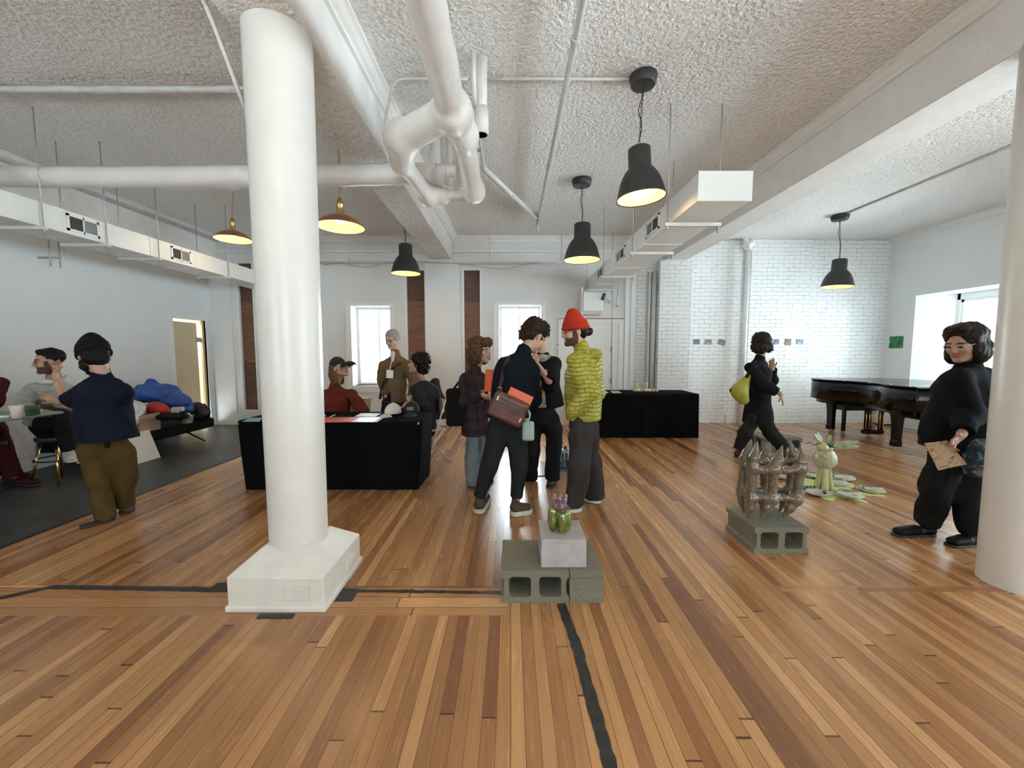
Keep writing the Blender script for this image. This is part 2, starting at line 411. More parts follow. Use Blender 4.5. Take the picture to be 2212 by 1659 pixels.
# pilasters on the back wall
pa, pb_ = at(921, 800, YB-.12).x, at(995, 800, YB-.12).x
struct('wall_back_pilaster', MB().box((pa, YB-.13, 0), (pb_, YB, BZ)), M_wall, .006)
pa2, pb2 = at(1420, 800, 7.95).x, at(1489, 800, 7.95).x
struct('wall_brick_pilaster', MB().box((pa2, 7.95, 0), (pb2, YBR, BZ)), M_brick, .01)
struct('wall_brick_panel', MB().box((at(1612, 800, 8.15).x, 8.15, 0), (at(1742, 800, 8.15).x, YBR, ZC)), M_brick, .01)
# left stub wall beside the door
struct('wall_left_return', MB().box((XL, YB-.02, 0), (at(511, 850, YB).x, YB, ZC)), M_wall)
# baseboards
struct('baseboard_back', MB().box((at(549, 900, YB).x, YB-.018, 0), (pa, YB, .17)).box((pb_, YB-.018, 0), (XBR-.03, YB, .17)), M_trim, .004)
struct('baseboard_left', MB().box((XL, YF, 0), (XL+.02, 6.95, .2)), M_trim, .004)
struct('baseboard_right', MB().box((XR-.10, 4.6, 0), (XR, YBR, .27)), M_trim, .01)

# left wall with a doorway
d0, d1 = ax(379, 800, XL).y, ax(449, 800, XL).y; dz = ax(412, 690, XL).z
wall_x('wall_left', YF, YBR+.3, XL-.16, XL, [(d0, d1, 0, dz)], M_wallL)
M_beige = simple('beige door paint', (.62, .50, .33), .5, var=.03)
M_closet = simple('warm white closet wall', (.8, .78, .7), .7)
dr = struct('door_1', MB().box((XL-.05, d0-.06, 0), (XL+.015, d0, dz+.06)).box((XL-.05, d1, 0), (XL+.015, d1+.05, dz+.06)).box((XL-.05, d0, dz), (XL+.015, d1, dz+.06)), M_trim)
g0 = ax(430, 800, XL-.08).y; g1 = ax(436, 800, XL-.08).y
MB().box((XL-.12, d0, 0), (XL-.08, g0, dz-.05)).build('door_leaf', M_beige, dr)
MB().box((XL-.07, g1, 0), (XL-.03, d1+.01, dz)).build('door_edge', M_beige, dr)
MB().box((XL-.085, g0-.03, dz*.80), (XL-.06, g1+.02, dz*.80+.09)).build('hinge', M_rod, dr)
struct('wall_closet', MB().box((XL-.9, d0-.5, 0), (XL-.85, YBR+.3, 2.6)).box((XL-.9, d0-.55, 0), (XL-.16, d0-.5, 2.6)).box((XL-.9, YBR+.25, 0), (XL-.16, YBR+.3, 2.6)).box((XL-.9, d0-.5, 2.6), (XL-.16, YBR+.3, 2.65)).box((XL-.9, d0-.5, -.1), (XL-.16, YBR+.3, 0)), M_closet)
l = bpy.data.lights.new('closet_bulb', 'POINT'); l.energy = 60; l.color = (1, .85, .6); l.shadow_soft_size = .06
o = bpy.data.objects.new('closet_bulb', l); COL.objects.link(o); o.location = (XL-.5, (d0+d1)/2, 2.35)

# right wall: deep splayed window opening in view, more openings towards the camera
RW = [(-2.6, -.9), (-.3, 1.4), (1.9, 3.5), (5.75, 7.66)]
zs0, zs1 = .62, 2.52
M_wallR = simple('brightened white wall paint', (.84, .86, .865), .7, var=.02, nscale=1.5, bstr=.1, bscale=90, bdist=.002)  # lightened copy of the wall paint, standing in for stronger daylight in this bay
wall_x('wall_right', YF, YBR+.3, XR, XR+.65, [(a, b, zs0, zs1) for a, b in RW], M_wallR)
def xwin(i, a, b):
    """sash set deep in the right wall"""
    x = XR+.52; s0, s1 = a, b-(.22 if i == 4 else 0)
    t_ = .07
    o = struct('window_%d' % (2+i), MB().box((x, s0, zs0), (x+.08, s0+t_, zs1)).box((x, s1-t_, zs0), (x+.08, s1, zs1)).box((x, s0, zs1-t_-.04), (x+.08, s1, zs1)).box((x, s0, zs0), (x+.08, s1, zs0+t_)), M_frame)
    m = (s0+s1)/2
    MB().box((x+.01, m-.03, zs0), (x+.06, m+.03, zs1-.1)).build('mullion', M_frame, o)
    k = MB()
    for aa, bb in ((s0+t_, m-.03), (m+.03, s1-t_)):
        k.box((x+.02, aa, zs0+t_), (x+.06, aa+.045, zs1-.11)).box((x+.02, bb-.045, zs0+t_), (x+.06, bb, zs1-.11)).box((x+.02, aa, zs1-.155), (x+.06, bb, zs1-.11)).box((x+.02, aa, zs0+t_), (x+.06, bb, zs0+t_+.05)).box((x+.02, aa, (zs0+zs1)/2-.02), (x+.06, bb, (zs0+zs1)/2+.02))
    k.build('sash', M_frame, o)
    MB().box((x+.035, s0+t_, zs0+t_), (x+.041, s1-t_, zs1-.11)).build('pane', M_glass, o)
    portal('daylight_right_%d' % i, (x+.12, (s0+s1)/2, (zs0+zs1)/2), (0, PI/2, 0), zs1-zs0, s1-s0)
for i, (a, b) in enumerate(RW): xwin(i+1, a, b)
# splayed far reveal of the window in view
struct('wall_right_reveal', MB().prism([(XR+.02, 7.66), (XR+.52, 7.42), (XR+.65, 7.42), (XR+.65, 7.70), (XR+.02, 7.70)], zs0, zs1), M_wallR)

# unseen wall behind the camera, its windows added to light the foreground
FWN = [(-4.4, -3.4), (-.4, .6), (3.8, 4.8)]
wall_y('wall_front', XL, XR, YF-.3, YF, [(a, b, .9, 2.7) for a, b in FWN], M_wall)
for i, (a, b) in enumerate(FWN):
    o = struct('window_%d' % (7+i), MB().box((a, YF-.2, .9), (a+.07, YF-.12, 2.7)).box((b-.07, YF-.2, .9), (b, YF-.12, 2.7)).box((a, YF-.2, .9), (b, YF-.12, .98)).box((a, YF-.2, 2.62), (b, YF-.12, 2.7)).box(((a+b)/2-.03, YF-.2, .9), ((a+b)/2+.03, YF-.12, 2.7)), M_frame)
    MB().box((a+.05, YF-.165, .95), (b-.05, YF-.158, 2.65)).build('pane', M_glass, o)
    portal('daylight_front_%d' % i, ((a+b)/2, YF-.24, 1.8), (-PI/2, 0, 0), b-a, 1.8)
# back windows
for i, (a, b, z0, z1) in enumerate((W1, W2)):
    e = .11
    o = struct('window_%d' % (i+1), MB().box((a-e, YB-.02, z0), (a, YB-.001, z1)).box((b, YB-.02, z0), (b+e-.02, YB-.001, z1)).box((a-e, YB-.02, z1), (b+e-.02, YB-.001, z1+.07)), M_trim, .004)
    MB().box((a-e-.02, YB-.035, z0-.14), (b+e, YB+.3, z0)).build('window_sill', M_trim, o, bevel=.004)
    y = YB+.30; k = MB()
    k.box((a, y, z0), (a+.05, y+.05, z1)).box((b-.03, y, z0), (b, y+.05, z1)).box((a+.05, y, z1-.05), (b-.03, y+.05, z1)).box((a+.05, y, z0), (b-.03, y+.05, z0+.04))
    k.build('window_frame', M_frame, o)
    xm = at((820 if i == 0 else 1121), 750, y).x
    MB().box((xm-.013, y+.01, z0+.04), (xm+.013, y+.04, z1-.05)).build('mullion', M_frame, o)
    MB().box((a+.04, y+.022, z0+.03), (b-.02, y+.028, z1-.04)).build('pane', M_glass, o)
    portal('daylight_back_%d' % i, ((a+b)/2, YB+.44, (z0+z1)/2), (PI/2, 0, 0), b-a, z1-z0)

# ------------------------------------------------------------------ columns
def col_shaft(x, y, r0, r1, z0, n=64):
    mb = MB(); pr = []
    for k in range(25):
        z = z0+(BZ-z0)*k/24; r = r0+(r1-r0)*k/24
        pr.append((r, z))
    pr[-1] = (r1, BZ+.02)
    return mb.lathe(pr, (x, y, 0), n)
cr = thing('column', 'round white column on a square cream base, the one in the middle of the floor', 'column', (XC, YC, 0))
cr['kind'] = 'structure'
col_shaft(XC, YC, .163, .180, .22).build('shaft', M_col, cr)
def col_base(x, y, h):
    bm = MB(); q = .272; zb = .20
    # flared collar rising to the shaft
    c4 = [(-q, -q), (q, -q), (q, q), (-q, q)]
    bm.box((x-q, y-q, 0), (x+q, y+q, zb))
    t4 = .135
    bm.add([(x+a, y+b, zb) for a, b in c4]+[(x+a*t4/q, y+b*t4/q, zb+.12) for a, b in c4], [(0, 1, 5, 4), (1, 2, 6, 5), (2, 3, 7, 6), (3, 0, 4, 7), (4, 5, 6, 7)])
    bm.box((x-q-.012, y-q-.012, 0), (x+q+.012, y+q+.012, .035))
    return bm
col_base(XC, YC, 0).build('base', M_base, cr, bevel=.008)
MB().box((-1.26, YC-.272-.014, .075), (-1.13, YC-.272, .15)).build('outlet_cover', M_base, cr, bevel=.004)
MB().box((XC+.272, YC+.02, .07), (XC+.272+.014, YC+.14, .14)).build('outlet_cover', M_base, cr, bevel=.004)
cr2 = thing('column', 'round white column standing straight on the floor at the right edge', 'column', (3.19, 2.42, 0))
cr2['kind'] = 'structure'
col_shaft(3.19, 2.42, .172, .19, 0).build('shaft', M_col, cr2)
# ------------------------------------------------------------------ solid modelling on a distance grid
V3 = lambda *a: np.array(a[0] if len(a) == 1 else a, dtype=np.float64)
def nrm(v): v = V3(v); return v/ (np.linalg.norm(v)+1e-12)
class SDF:
    def __init__(s, lo, hi, vox):
        s.lo = V3(lo)-.03; s.v = vox; s.n = np.maximum(4, np.ceil((V3(hi)+.03-s.lo)/vox).astype(int)+1)
        s.F = np.full(tuple(s.n), 5.0, np.float32)
    def reg(s, lo, hi, m):
        a = np.clip(np.floor((V3(lo)-m-s.lo)/s.v).astype(int), 0, s.n-1); b = np.clip(np.ceil((V3(hi)+m-s.lo)/s.v).astype(int)+1, 1, s.n)
        if np.any(b <= a): return None, None
        sl = tuple(slice(x, y) for x, y in zip(a, b))
        ax_ = [((np.arange(x, y))*s.v+l).astype(np.float32) for x, y, l in zip(a, b, s.lo)]
        return sl, (ax_[0][:, None, None], ax_[1][None, :, None], ax_[2][None, None, :])
    def comb(s, sl, d, k, mode):
        a = s.F[sl]
        if mode == 'sub': d = -d
        if mode == 'add':
            if k > 0:
                h = np.maximum(k-np.abs(a-d), 0)/k; s.F[sl] = np.minimum(a, d)-h*h*k*.25
            else: s.F[sl] = np.minimum(a, d)
        else:
            if k > 0:
                h = np.maximum(k-np.abs(a-d), 0)/k; s.F[sl] = np.maximum(a, d)+h*h*k*.25
            else: s.F[sl] = np.maximum(a, d)
    def cap(s, a, b, ra, rb=None, k=.02, lat=None, ls=1.0, mode='add'):
        """tapered capsule; lat/ls: flatten so that the section is ls times wider along lat"""
        a = V3(a); b = V3(b); rb = ra if rb is None else rb; R_ = max(ra, rb)*max(ls, 1)
        sl, P = s.reg(np.minimum(a, b)-R_, np.maximum(a, b)+R_, k+3*s.v)
        if sl is None: return s
        ab = b-a; q = [P[i]-a[i] for i in range(3)]
        if lat is not None and ls != 1:
            l = nrm(lat); g = (1/ls-1)
            dl = q[0]*l[0]+q[1]*l[1]+q[2]*l[2]; q = [q[i]+dl*g*l[i] for i in range(3)]
            ab = ab+l*np.dot(ab, l)*g
        L2 = max(float(ab@ab), 1e-9)
        t = np.clip((q[0]*ab[0]+q[1]*ab[1]+q[2]*ab[2])/L2, 0, 1)
        d = np.sqrt((q[0]-t*ab[0])**2+(q[1]-t*ab[1])**2+(q[2]-t*ab[2])**2)-(ra+(rb-ra)*t)
        s.comb(sl, d.astype(np.float32), k, mode); return s
    def ell(s, c, r, M=None, k=.02, mode='add'):
        c = V3(c); r = V3(r); m = r.max(); sl, P = s.reg(c-m, c+m, k+3*s.v)
        if sl is None: return s
        M = np.eye(3) if M is None else M
        q = [P[i]-c[i] for i in range(3)]
        u = [(q[0]*M[0, j]+q[1]*M[1, j]+q[2]*M[2, j]) for j in range(3)]
        k0 = np.sqrt(sum((u[j]/r[j])**2 for j in range(3))); k1 = np.sqrt(sum((u[j]/r[j]**2)**2 for j in range(3)))+1e-6
        d = k0*(k0-1)/k1; d = np.where(k0 < .25, -r.min()*.8, d)
        s.comb(sl, d.astype(np.float32), k, mode); return s
    def box(s, c, h, M=None, r=.01, k=.01, mode='add'):
        c = V3(c); h = V3(h); m = float(np.linalg.norm(h)); sl, P = s.reg(c-m, c+m, k+3*s.v)
        if sl is None: return s
        M = np.eye(3) if M is None else M
        q = [P[i]-c[i] for i in range(3)]
        u = [np.abs(q[0]*M[0, j]+q[1]*M[1, j]+q[2]*M[2, j])-(h[j]-r) for j in range(3)]
        d = np.sqrt(sum(np.maximum(x, 0)**2 for x in u))+np.minimum(np.maximum(np.maximum(u[0], u[1]), u[2]), 0)-r
        s.comb(sl, d.astype(np.float32), k, mode); return s
    def cut(s, p, n, k=0, lo=None, hi=None):
        """remove what lies on the side n points to"""
        p = V3(p); n = nrm(n)
        sl, P = s.reg(s.lo if lo is None else lo, s.lo+s.n*s.v if hi is None else hi, 0)
        if sl is None: return s
        d = (P[0]-p[0])*n[0]+(P[1]-p[1])*n[1]+(P[2]-p[2])*n[2]
        s.comb(sl, np.broadcast_to(d, s.F[sl].shape).astype(np.float32), k, 'int'); return s
    def noise(s, amp, freq, seed=0, stretch=(1, 1, 1), oct_=2):
        rnd = np.random.RandomState(seed); sl, P = s.reg(s.lo, s.lo+s.n*s.v, 0)
        idx = np.where(np.abs(s.F) < amp*3+3*s.v)
        if len(idx[0]) == 0: return s
        X = [P[0][:, 0, 0][idx[0]]*stretch[0], P[1][0, :, 0][idx[1]]*stretch[1], P[2][0, 0, :][idx[2]]*stretch[2]]
        tot = np.zeros(len(idx[0]), np.float32); a = 1.0; f = freq
        for o in range(oct_):
            w = [rnd.randn(3) for _ in range(3)]
            W = [x+.35/f*np.sin(f*.8*(X[0]*w_[0]+X[1]*w_[1]+X[2]*w_[2])+rnd.rand()*6) for x, w_ in zip(X, w)]
            for _ in range(4):
                dv = rnd.randn(3); dv /= np.linalg.norm(dv)
                tot += a*np.sin(f*(W[0]*dv[0]+W[1]*dv[1]+W[2]*dv[2])+rnd.rand()*6.28).astype(np.float32)/3
            a *= .5; f *= 2.1
        s.F[idx] += amp*tot; return s
    def mesh(s, name, mat, parent=None, smooth=2):
        g = vdb.FloatGrid(5.0); F_ = s.F.copy()
        for ax_ in range(3):                                    # close the box
            for e in (0, -1):
                ix = [slice(None)]*3; ix[ax_] = e; F_[tuple(ix)] = 5.0
        g.copyFromArray(F_); r = g.convertToQuads(0.0)
        pts, quads = np.array(r[0]), np.array(r[1])
        o0 = V3(wloc(parent)) if parent is not None else V3(0, 0, 0)
        me = bpy.data.meshes.new(name)
        if len(pts) == 0: return link(name, me, mat, parent)
        P = pts.astype(np.float64)*s.v+s.lo
        if smooth:
            i0 = quads.ravel(); i1 = np.roll(quads, -1, axis=1).ravel()
            for _ in range(smooth):
                acc = np.zeros_like(P); cnt = np.zeros(len(P))
                for c_ in range(3): acc[:, c_] = np.bincount(i0, P[i1, c_], len(P))+np.bincount(i1, P[i0, c_], len(P))
                cnt = np.bincount(i0, minlength=len(P))+np.bincount(i1, minlength=len(P))
                P = P*.5+.5*acc/cnt[:, None]
        P = P-o0
        q = quads[:, ::-1]
        me.vertices.add(len(P)); me.vertices.foreach_set('co', P.astype(np.float32).ravel())
        me.loops.add(q.size); me.loops.foreach_set('vertex_index', q.astype(np.int32).ravel())
        me.polygons.add(len(q)); me.polygons.foreach_set('loop_start', np.arange(0, q.size, 4, dtype=np.int32)); me.polygons.foreach_set('loop_total', np.full(len(q), 4, np.int32))
        me.polygons.foreach_set('use_smooth', np.ones(len(q), bool)); me.update(calc_edges=True)
        # outward check
        v = P; a = v[q[:, 1]]-v[q[:, 0]]; b = v[q[:, 2]]-v[q[:, 0]]
        vol = np.einsum('ij,ij->', v[q[:, 0]]-v.mean(0), np.cross(a, b))
        if vol < 0: me.flip_normals()
        return link(name, me, mat, parent)

# ------------------------------------------------------------------ pendant lamps
M_glowin = simple('glowing cream enamel lining', (.80, .64, .28), .4, var=.02, emit=(1.0, .62, .13), estr=.38)  # weak emission added to mimic bulb light falling on the lining
M_bulb = simple('lit lamp bulb', (1, .9, .7), .3, emit=(1, .78, .42), estr=14)
M_copper = simple('brushed copper', (.42, .20, .12), .33, .85, var=.1)
M_brass = simple('aged brass', (.50, .36, .14), .3, .9, var=.1)
M_cord = simple('black cord', (.012, .012, .012), .5)
def point(name, loc, e, col, r=.04):
    l = bpy.data.lights.new(name, 'POINT'); l.energy = e; l.color = col; l.shadow_soft_size = r
    o = bpy.data.objects.new(name, l); COL.objects.link(o); o.location = loc
def chain(mb, p0, p1, link_l=.034, r=.0022, wd=.008):
    p0 = Vector(p0); p1 = Vector(p1); L = (p1-p0).length; n = max(1, int(L/(link_l*.78))); d, u, v = frame_of(p1-p0)
    for i in range(n):
        c = p0.lerp(p1, (i+.5)/n); a = u if i % 2 else v
        pts = [c + d*(math.cos(2*PI*k/10)*link_l/2) + a*(math.sin(2*PI*k/10)*wd) for k in range(10)]
        mb.tube(pts, r, 6, closed=True)
def pendant(label, top, bot, dia, hgt, canopy_r, tiltx=0, tilty=0):
    """bell shaped charcoal pendant; top = point on the ceiling, bot = rim centre"""
    top = Vector(top); bot = Vector(bot)
    t = thing('pendant_lamp', label, 'lamp', top, group='charcoal pendant lamps')
    MB().lathe([(0, 0), (canopy_r, 0), (canopy_r*1.02, -.02), (canopy_r*.93, -.07), (canopy_r*.86, -.082), (0, -.084)], top, 40).build('ceiling_canopy', M_black, t, bevel=.003)
    r = dia/2; ax_ = (Vector((tiltx, tilty, 1))).normalized()
    sc = bot + ax_*hgt
    prof = [(.0, 1.0), (.40, 1.0), (.445, .985), (.455, .96), (.46, .62), (.50, .585), (.60, .53), (.72, .44), (.82, .33), (.90, .20), (.955, .09), (1.0, .0)]
    outer = [(a*r, b*hgt) for a, b in prof]
    inner = [(max(a*r-.006, 0), b*hgt-(.006 if b > .9 else 0)) for a, b in prof][::-1]
    MB().lathe(outer+[(r+.003, -.004), (r-.006, 0)], bot, 56, ax_).build('lamp_shade', M_black, t)
    MB().lathe([(r*.985, .002)]+[(a*r-.007, b*hgt-.004) for a, b in prof[::-1][1:]], bot, 56, ax_).build('shade_lining', M_glowin, t)
    bc = bot+ax_*hgt*.42
    MB().lathe([(0, -.06), (.028, -.05), (.045, -.015), (.045, .02), (.03, .05), (.016, .075), (.016, .12), (0, .12)], bc, 24, ax_).build('bulb', M_bulb, t)
    ch = MB(); chain(ch, top-Vector((0, 0, .08)), sc); ch.build('chain', M_cord, t)
    L = (top-sc).length; pts = []
    for i in range(22):
        s = i/21; p = (top-Vector((0, 0, .08))).lerp(sc, s); a = s*PI*2.6
        w = .022*math.sin(PI*s)
        pts.append(p+Vector((math.cos(a)*w-.01*s, math.sin(a)*w, 0)))
    MB().tube(pts, .0035, 8).build('cord', M_cord, t)
    point('pendant_glow', bc-ax_*.10, 3.5, (1, .74, .42))
    return t
def cpt(px, py): return fl(px, py, ZC)
a = cpt(1390, 163); pendant('smaller charcoal bell pendant hanging nearest the front, beside the big ceiling duct end', (a.x, a.y, ZC), (at(1385, 428, a.y).x, a.y, at(1385, 428, a.y).z), .395, .40, .108, -.07, .0)
a = cpt(1257, 388); pendant('charcoal bell pendant over the person in the red beanie', (a.x, a.y, ZC), (at(1257, 562, a.y).x, a.y, at(1257, 562, a.y).z), .475, .47, .125, 0, 0)
a = cpt(875, 463); pendant('charcoal bell pendant in front of the left brown timber strip by the middle beam', (a.x, a.y, ZC), (at(877, 591, a.y).x, a.y, at(877, 591, a.y).z), .475, .47, .125, 0, 0)
a = cpt(1815, 465); pendant('charcoal bell pendant in the right bay in front of the white brick wall', (a.x, a.y, ZC), (at(1808, 620, a.y).x, a.y, at(1808, 620, a.y).z), .46, .45, .125, .05, 0)

def dome(label, top, rim, dia):
    top = Vector(top); rim = Vector(rim)
    t = thing('dome_lamp', label, 'lamp', top, group='copper dome lamps')
    MB().lathe([(0, 0), (.085, 0), (.08, -.02), (.03, -.035), (.012, -.06), (0, -.06)], top, 32).build('ceiling_canopy', M_trim, t)
    r = dia/2
    prof = [(.19, .62), (.26, .60), (.45, .53), (.66, .40), (.82, .25), (.93, .10), (1.0, .02), (1.0, 0)]
    H_ = r*.80
    MB().lathe([(a*r, b*H_) for a, b in prof], rim, 56).build('lamp_shade', M_copper, t)
    MB().lathe([(a*r-.004, b*H_-.004) for a, b in prof[::-1]]+[(0, .6*H_)], rim, 56).build('shade_lining', M_lin2, t)
    zt = .60*H_
    cap = [(.19*r, zt-.005), (.15*r, zt+.03), (.14*r, zt+.10), (.155*r, zt+.105), (.155*r, zt+.125), (.11*r, zt+.15), (.04*r, zt+.185), (0, zt+.19)]
    MB().lathe(cap, rim, 32).build('neck', M_brass, t)
    MB().lathe([(0, -.035), (.03, -.025), (.046, .005), (.042, .04), (.02, .075), (0, .08)], rim+Vector((0, 0, .06)), 24).build('bulb', M_bulb, t)
    ch = MB(); chain(ch, top-Vector((0, 0, .05)), rim+Vector((0, 0, zt+.185)), .045, .003, .011); ch.build('chain', M_brass, t)
    point('dome_glow', rim+Vector((0, 0, -.06)), 4, (1, .74, .42))
M_lin2 = simple('glowing cream lining', (.70, .52, .28), .4, var=.02, emit=(1.0, .60, .22), estr=.05)  # slight glow put into the lining in place of bulb light
a = cpt(731, 290); dome('copper dome lamp just right of the middle column, nearer of the two', (a.x, a.y, ZC), at(736, 490, a.y), .48)
a = cpt(503, 403); dome('copper dome lamp just left of the middle column, the farther one', (a.x, a.y, ZC), at(504, 517, a.y), .46)

# ------------------------------------------------------------------ air ducts
M_grill = simple('dark grille', (.05, .045, .045), .5)
M_grill2 = simple('grey grille', (.22, .24, .25), .5)
def duct(name, label, x0, x1, z0, z1, y0, y1, seams, vents, vx, side, cap=True):
    t = thing(name, label, 'duct', ((x0+x1)/2, y0, z0))
    MB().box((x0, y0, z0), (x1, y1, z1)).build('body', M_duct, t, bevel=.004)
    for y in seams: MB().box((x0-.006, y-.008, z0-.006), (x1+.006, y+.008, z1+.006)).build('seam', M_duct, t)
    if cap: MB().box((x0-.005, y0-.004, z0-.005), (x1+.005, y0+.012, z1+.005)).build('end_cap', M_duct, t)
    s = 1 if side == 'r' else -1; xf = x1 if side == 'r' else x0
    for a, b in vents:
        f = MB(); e = .022; o = s*.012
        xa, xb = sorted((xf, xf+o)); za, zb = z0+.035, z1-.03
        f.box((xa, a, za), (xb, a+e, zb)).box((xa, b-e, za), (xb, b, zb)).box((xa, a, za), (xb, b, za+e)).box((xa, a, zb-e), (xb, b, zb)).box((xa, (a+b)/2-.006, za), (xb, (a+b)/2+.006, zb))
        fo = f.build('vent', M_duct, t)
        m = (a+b)/2
        for q, (c, d, mm) in enumerate(((a+e, m-.006, M_grill), (m+.006, b-e, M_grill2))):
            g = MB().box((min(xf, xf+s*.002), c, za+e), (max(xf, xf+s*.002), d, zb-e))
            for i in range(9):
                zz = za+e+(zb-za-2*e)*(i+.5)/9; g.box((min(xf, xf+s*.008), c, zz-.002), (max(xf, xf+s*.008), d, zz+.002))
            g.build('grille', mm, fo)
    return t
def yx(px, X, z=2.75):          # depth at which plane x = X crosses pixel column px at height z
    return (X*F/(px-CXP)+(z-HC)*sT)/cT
DL = dict(x0=-4.83, x1=-4.41, z0=2.63, z1=2.86)
lx = DL['x1']
duct('air_duct', 'white rectangular air duct with two vents hung along the left wall', -4.83, -4.41, 2.635, 2.865, 1.2, YB-.02,
     [yx(p, lx) for p in (232, 325, 423, 491, 533)], [(yx(143, lx), yx(213, lx)), (yx(369, lx), yx(411, lx))], lx, 'r', False)
rx = 1.478
duct('air_duct', 'large white rectangular air duct with blunt near end hung beside the right beam', 1.478, 1.895, 2.65, 2.868, 3.26, YB-.02,
     [yx(p, rx) for p in (1392, 1329, 1286, 1262)], [(yx(1425, rx), yx(1397, rx)), (yx(1350, rx), yx(1332, rx)), (yx(1302, rx), yx(1291, rx)), (yx(1266, rx), yx(1261, rx))], rx, 'l')
def hanger(label, xa, xb, y, z, grp):
    t = thing('duct_hanger', label, 'duct hanger', ((xa+xb)/2, y, z), group=grp)
    MB().box((xa-.05, y-.018, z-.03), (xb+.05, y+.018, z)).build('crossbar', M_thin, t)
    for x in (xa-.025, xb+.025):
        MB().cyl((x, y, z-.09), (x, y, ZC), .006, 8).cyl((x, y, z-.05), (x, y, z-.03), .014, 8).build('rod', M_rod, t)
for p, lb in ((97, 'trapeze hanger under the left duct, nearest the camera'), (235, 'short trapeze hanger under the left duct between its two vents'), (347, 'trapeze hanger under the left duct beside its farther vent'), (497, 'trapeze hanger at the far end of the left duct')):
    hanger(lb, -4.83, -4.41, yx(p, -4.36), 2.635, 'trapeze hangers under the left duct')
for p, lb in ((1437, 'trapeze hanger nearest the blunt end of the right duct'), (1362, 'second trapeze hanger along the right duct, past the first vent'), (1300, 'third trapeze hanger along the right duct'), (1266, 'farthest trapeze hanger under the right duct')):
    hanger(lb, 1.478, 1.895, yx(p, 1.43), 2.65, 'trapeze hangers under the right duct')
# upright bracket on the left wall
t = thing('wall_bracket', 'pair of short grey rods with a crossbar high on the left wall', 'bracket', ax(118, 560, XL+.2))
p0 = wloc(t)
MB().cyl((p0.x, p0.y-.05, p0.z-.10), (p0.x, p0.y-.05, p0.z+.25), .008, 8).cyl((p0.x, p0.y+.06, p0.z-.10), (p0.x, p0.y+.06, p0.z+.25), .008, 8).build('rod', M_rod, t)
MB().cyl((XL, p0.y, p0.z+.02), (XL+.28, p0.y, p0.z+.02), .012, 8).build('crossbar', M_rod, t)

# ------------------------------------------------------------------ pipes
HP = HC+1.70
def elbow_pipe(name, label, pts, r, mat, rad=.2, rings=None, cat='pipe'):
    pp = arc(pts, 8, rad); mb = MB().tube(pp, r, 28)
    if rings:
        for a, b in rings: mb.cyl(a, b, r*1.12, 28)
    o = mb.build(name, mat, origin=pp[0]); tag(o, label, cat); return o
M_wrapN = M_pipe
rp = [(-.40, -1.5, HP), (-.40, 4.55, HP), (-.40, 4.78, HP+.02), (-.40, 4.80, ZC+.01)]
def lumpy(pts, r, rad=.2, seed=1, n=28):
    pp = arc(pts, 8, rad); rnd = random.Random(seed); Q = []
    for a, b in zip(pp[:-1], pp[1:]):
        k = max(1, int((b-a).length/.08)); Q += [a.lerp(b, i/k) for i in range(k)]
    Q.append(pp[-1]); rr = [r*(1+rnd.uniform(-.035, .035)) for _ in Q]
    return MB().tube(Q, rr, n)
t = thing('insulated_pipe', 'thick white wrapped pipe running overhead and splitting into a loop', 'pipe', (-.40, 3.1, HP))
hp = lambda px, py, h=1.70: V3(fl(px, py, HC+h))
A0 = V3(-.415, -1.4, HP); T0 = hp(977, 238, 1.66); L1 = hp(868, 300, 1.64); L2 = hp(870, 352, 1.56); L3 = hp(927, 424, 1.50)
R1 = hp(1002, 300, 1.62); R3 = hp(1023, 412, 1.50); K1 = hp(955, 424, 1.50)
g = SDF((-1.25, -1.5, HC+1.35), (-.02, 5.2, ZC-.005), .014)
g.cap(A0, T0, .098, .098, k=.03); g.ell(T0, (.125, .14, .125), None, .05); g.ell(T0+V3(.05, .25, -.02), (.11, .13, .115), None, .05)
g.cap(T0, L1, .105, .115, k=.07); g.ell(L1, (.135, .14, .13), None, .05); g.cap(L1, L2, .115, .10, k=.05)
g.cap(L2, L3, .072, .075, k=.015); g.ell(L3, (.10, .12, .10), None, .04); g.cap(L3, K1, .08, .078, k=.03); g.cap(K1, V3(R3[0]-.02, K1[1], K1[2]), .05, .05, k=.008)
g.cap(T0, R1, .10, .095, k=.06); g.cap(R1, R3, .088, .086, k=.03); g.ell(R3, (.105, .13, .11), None, .05)
g.cap(R3+V3(0, .05, 0), V3(R3[0], R3[1]+.06, ZC-.02), .055, .055, k=.03)
g.noise(.0045, 16, 3, oct_=3); g.mesh('pipe_run', M_pipe, t, 1)
g = None
for i, (x, y, r) in enumerate(((-.78, 4.35, .055), (-.64, 4.35, .035), (-.50, 4.38, .045))):
    tag(MB().cyl((x, y, HP-.12), (x, y, ZC-.004), r, 20).cyl((x, y, HP-.02), (x, y, HP+.03), r*1.15, 20).build('riser_pipe', M_pipe, origin=(x, y, HP)),
        ('widest short riser pipe inside the loop of the wrapped pipe', 'thin middle riser pipe inside the wrapped pipe loop', 'right-hand riser pipe inside the wrapped pipe loop, against the main run')[i], 'pipe', 'riser pipes in the loop')
PY, PZ = 3.95, HC+1.675
t = thing('insulated_pipe', 'long brownish white wrapped pipe crossing the room under the beams', 'pipe', (-3, PY, PZ))
lumpy([(-9.9+4.15, PY, PZ-.0), (-4, PY, PZ-.02), (-1.5, PY, PZ), (-.70, PY, PZ+.02)], .094, .3, 5).build('main_run', M_pipe, t)
for xa, xb in ((-.72, -.60), (-2.2, -2.12), (-4.9, -4.8)): MB().cyl((xa, PY, PZ), (xb, PY, PZ), .1, 28).build('collar', M_pipe, t)
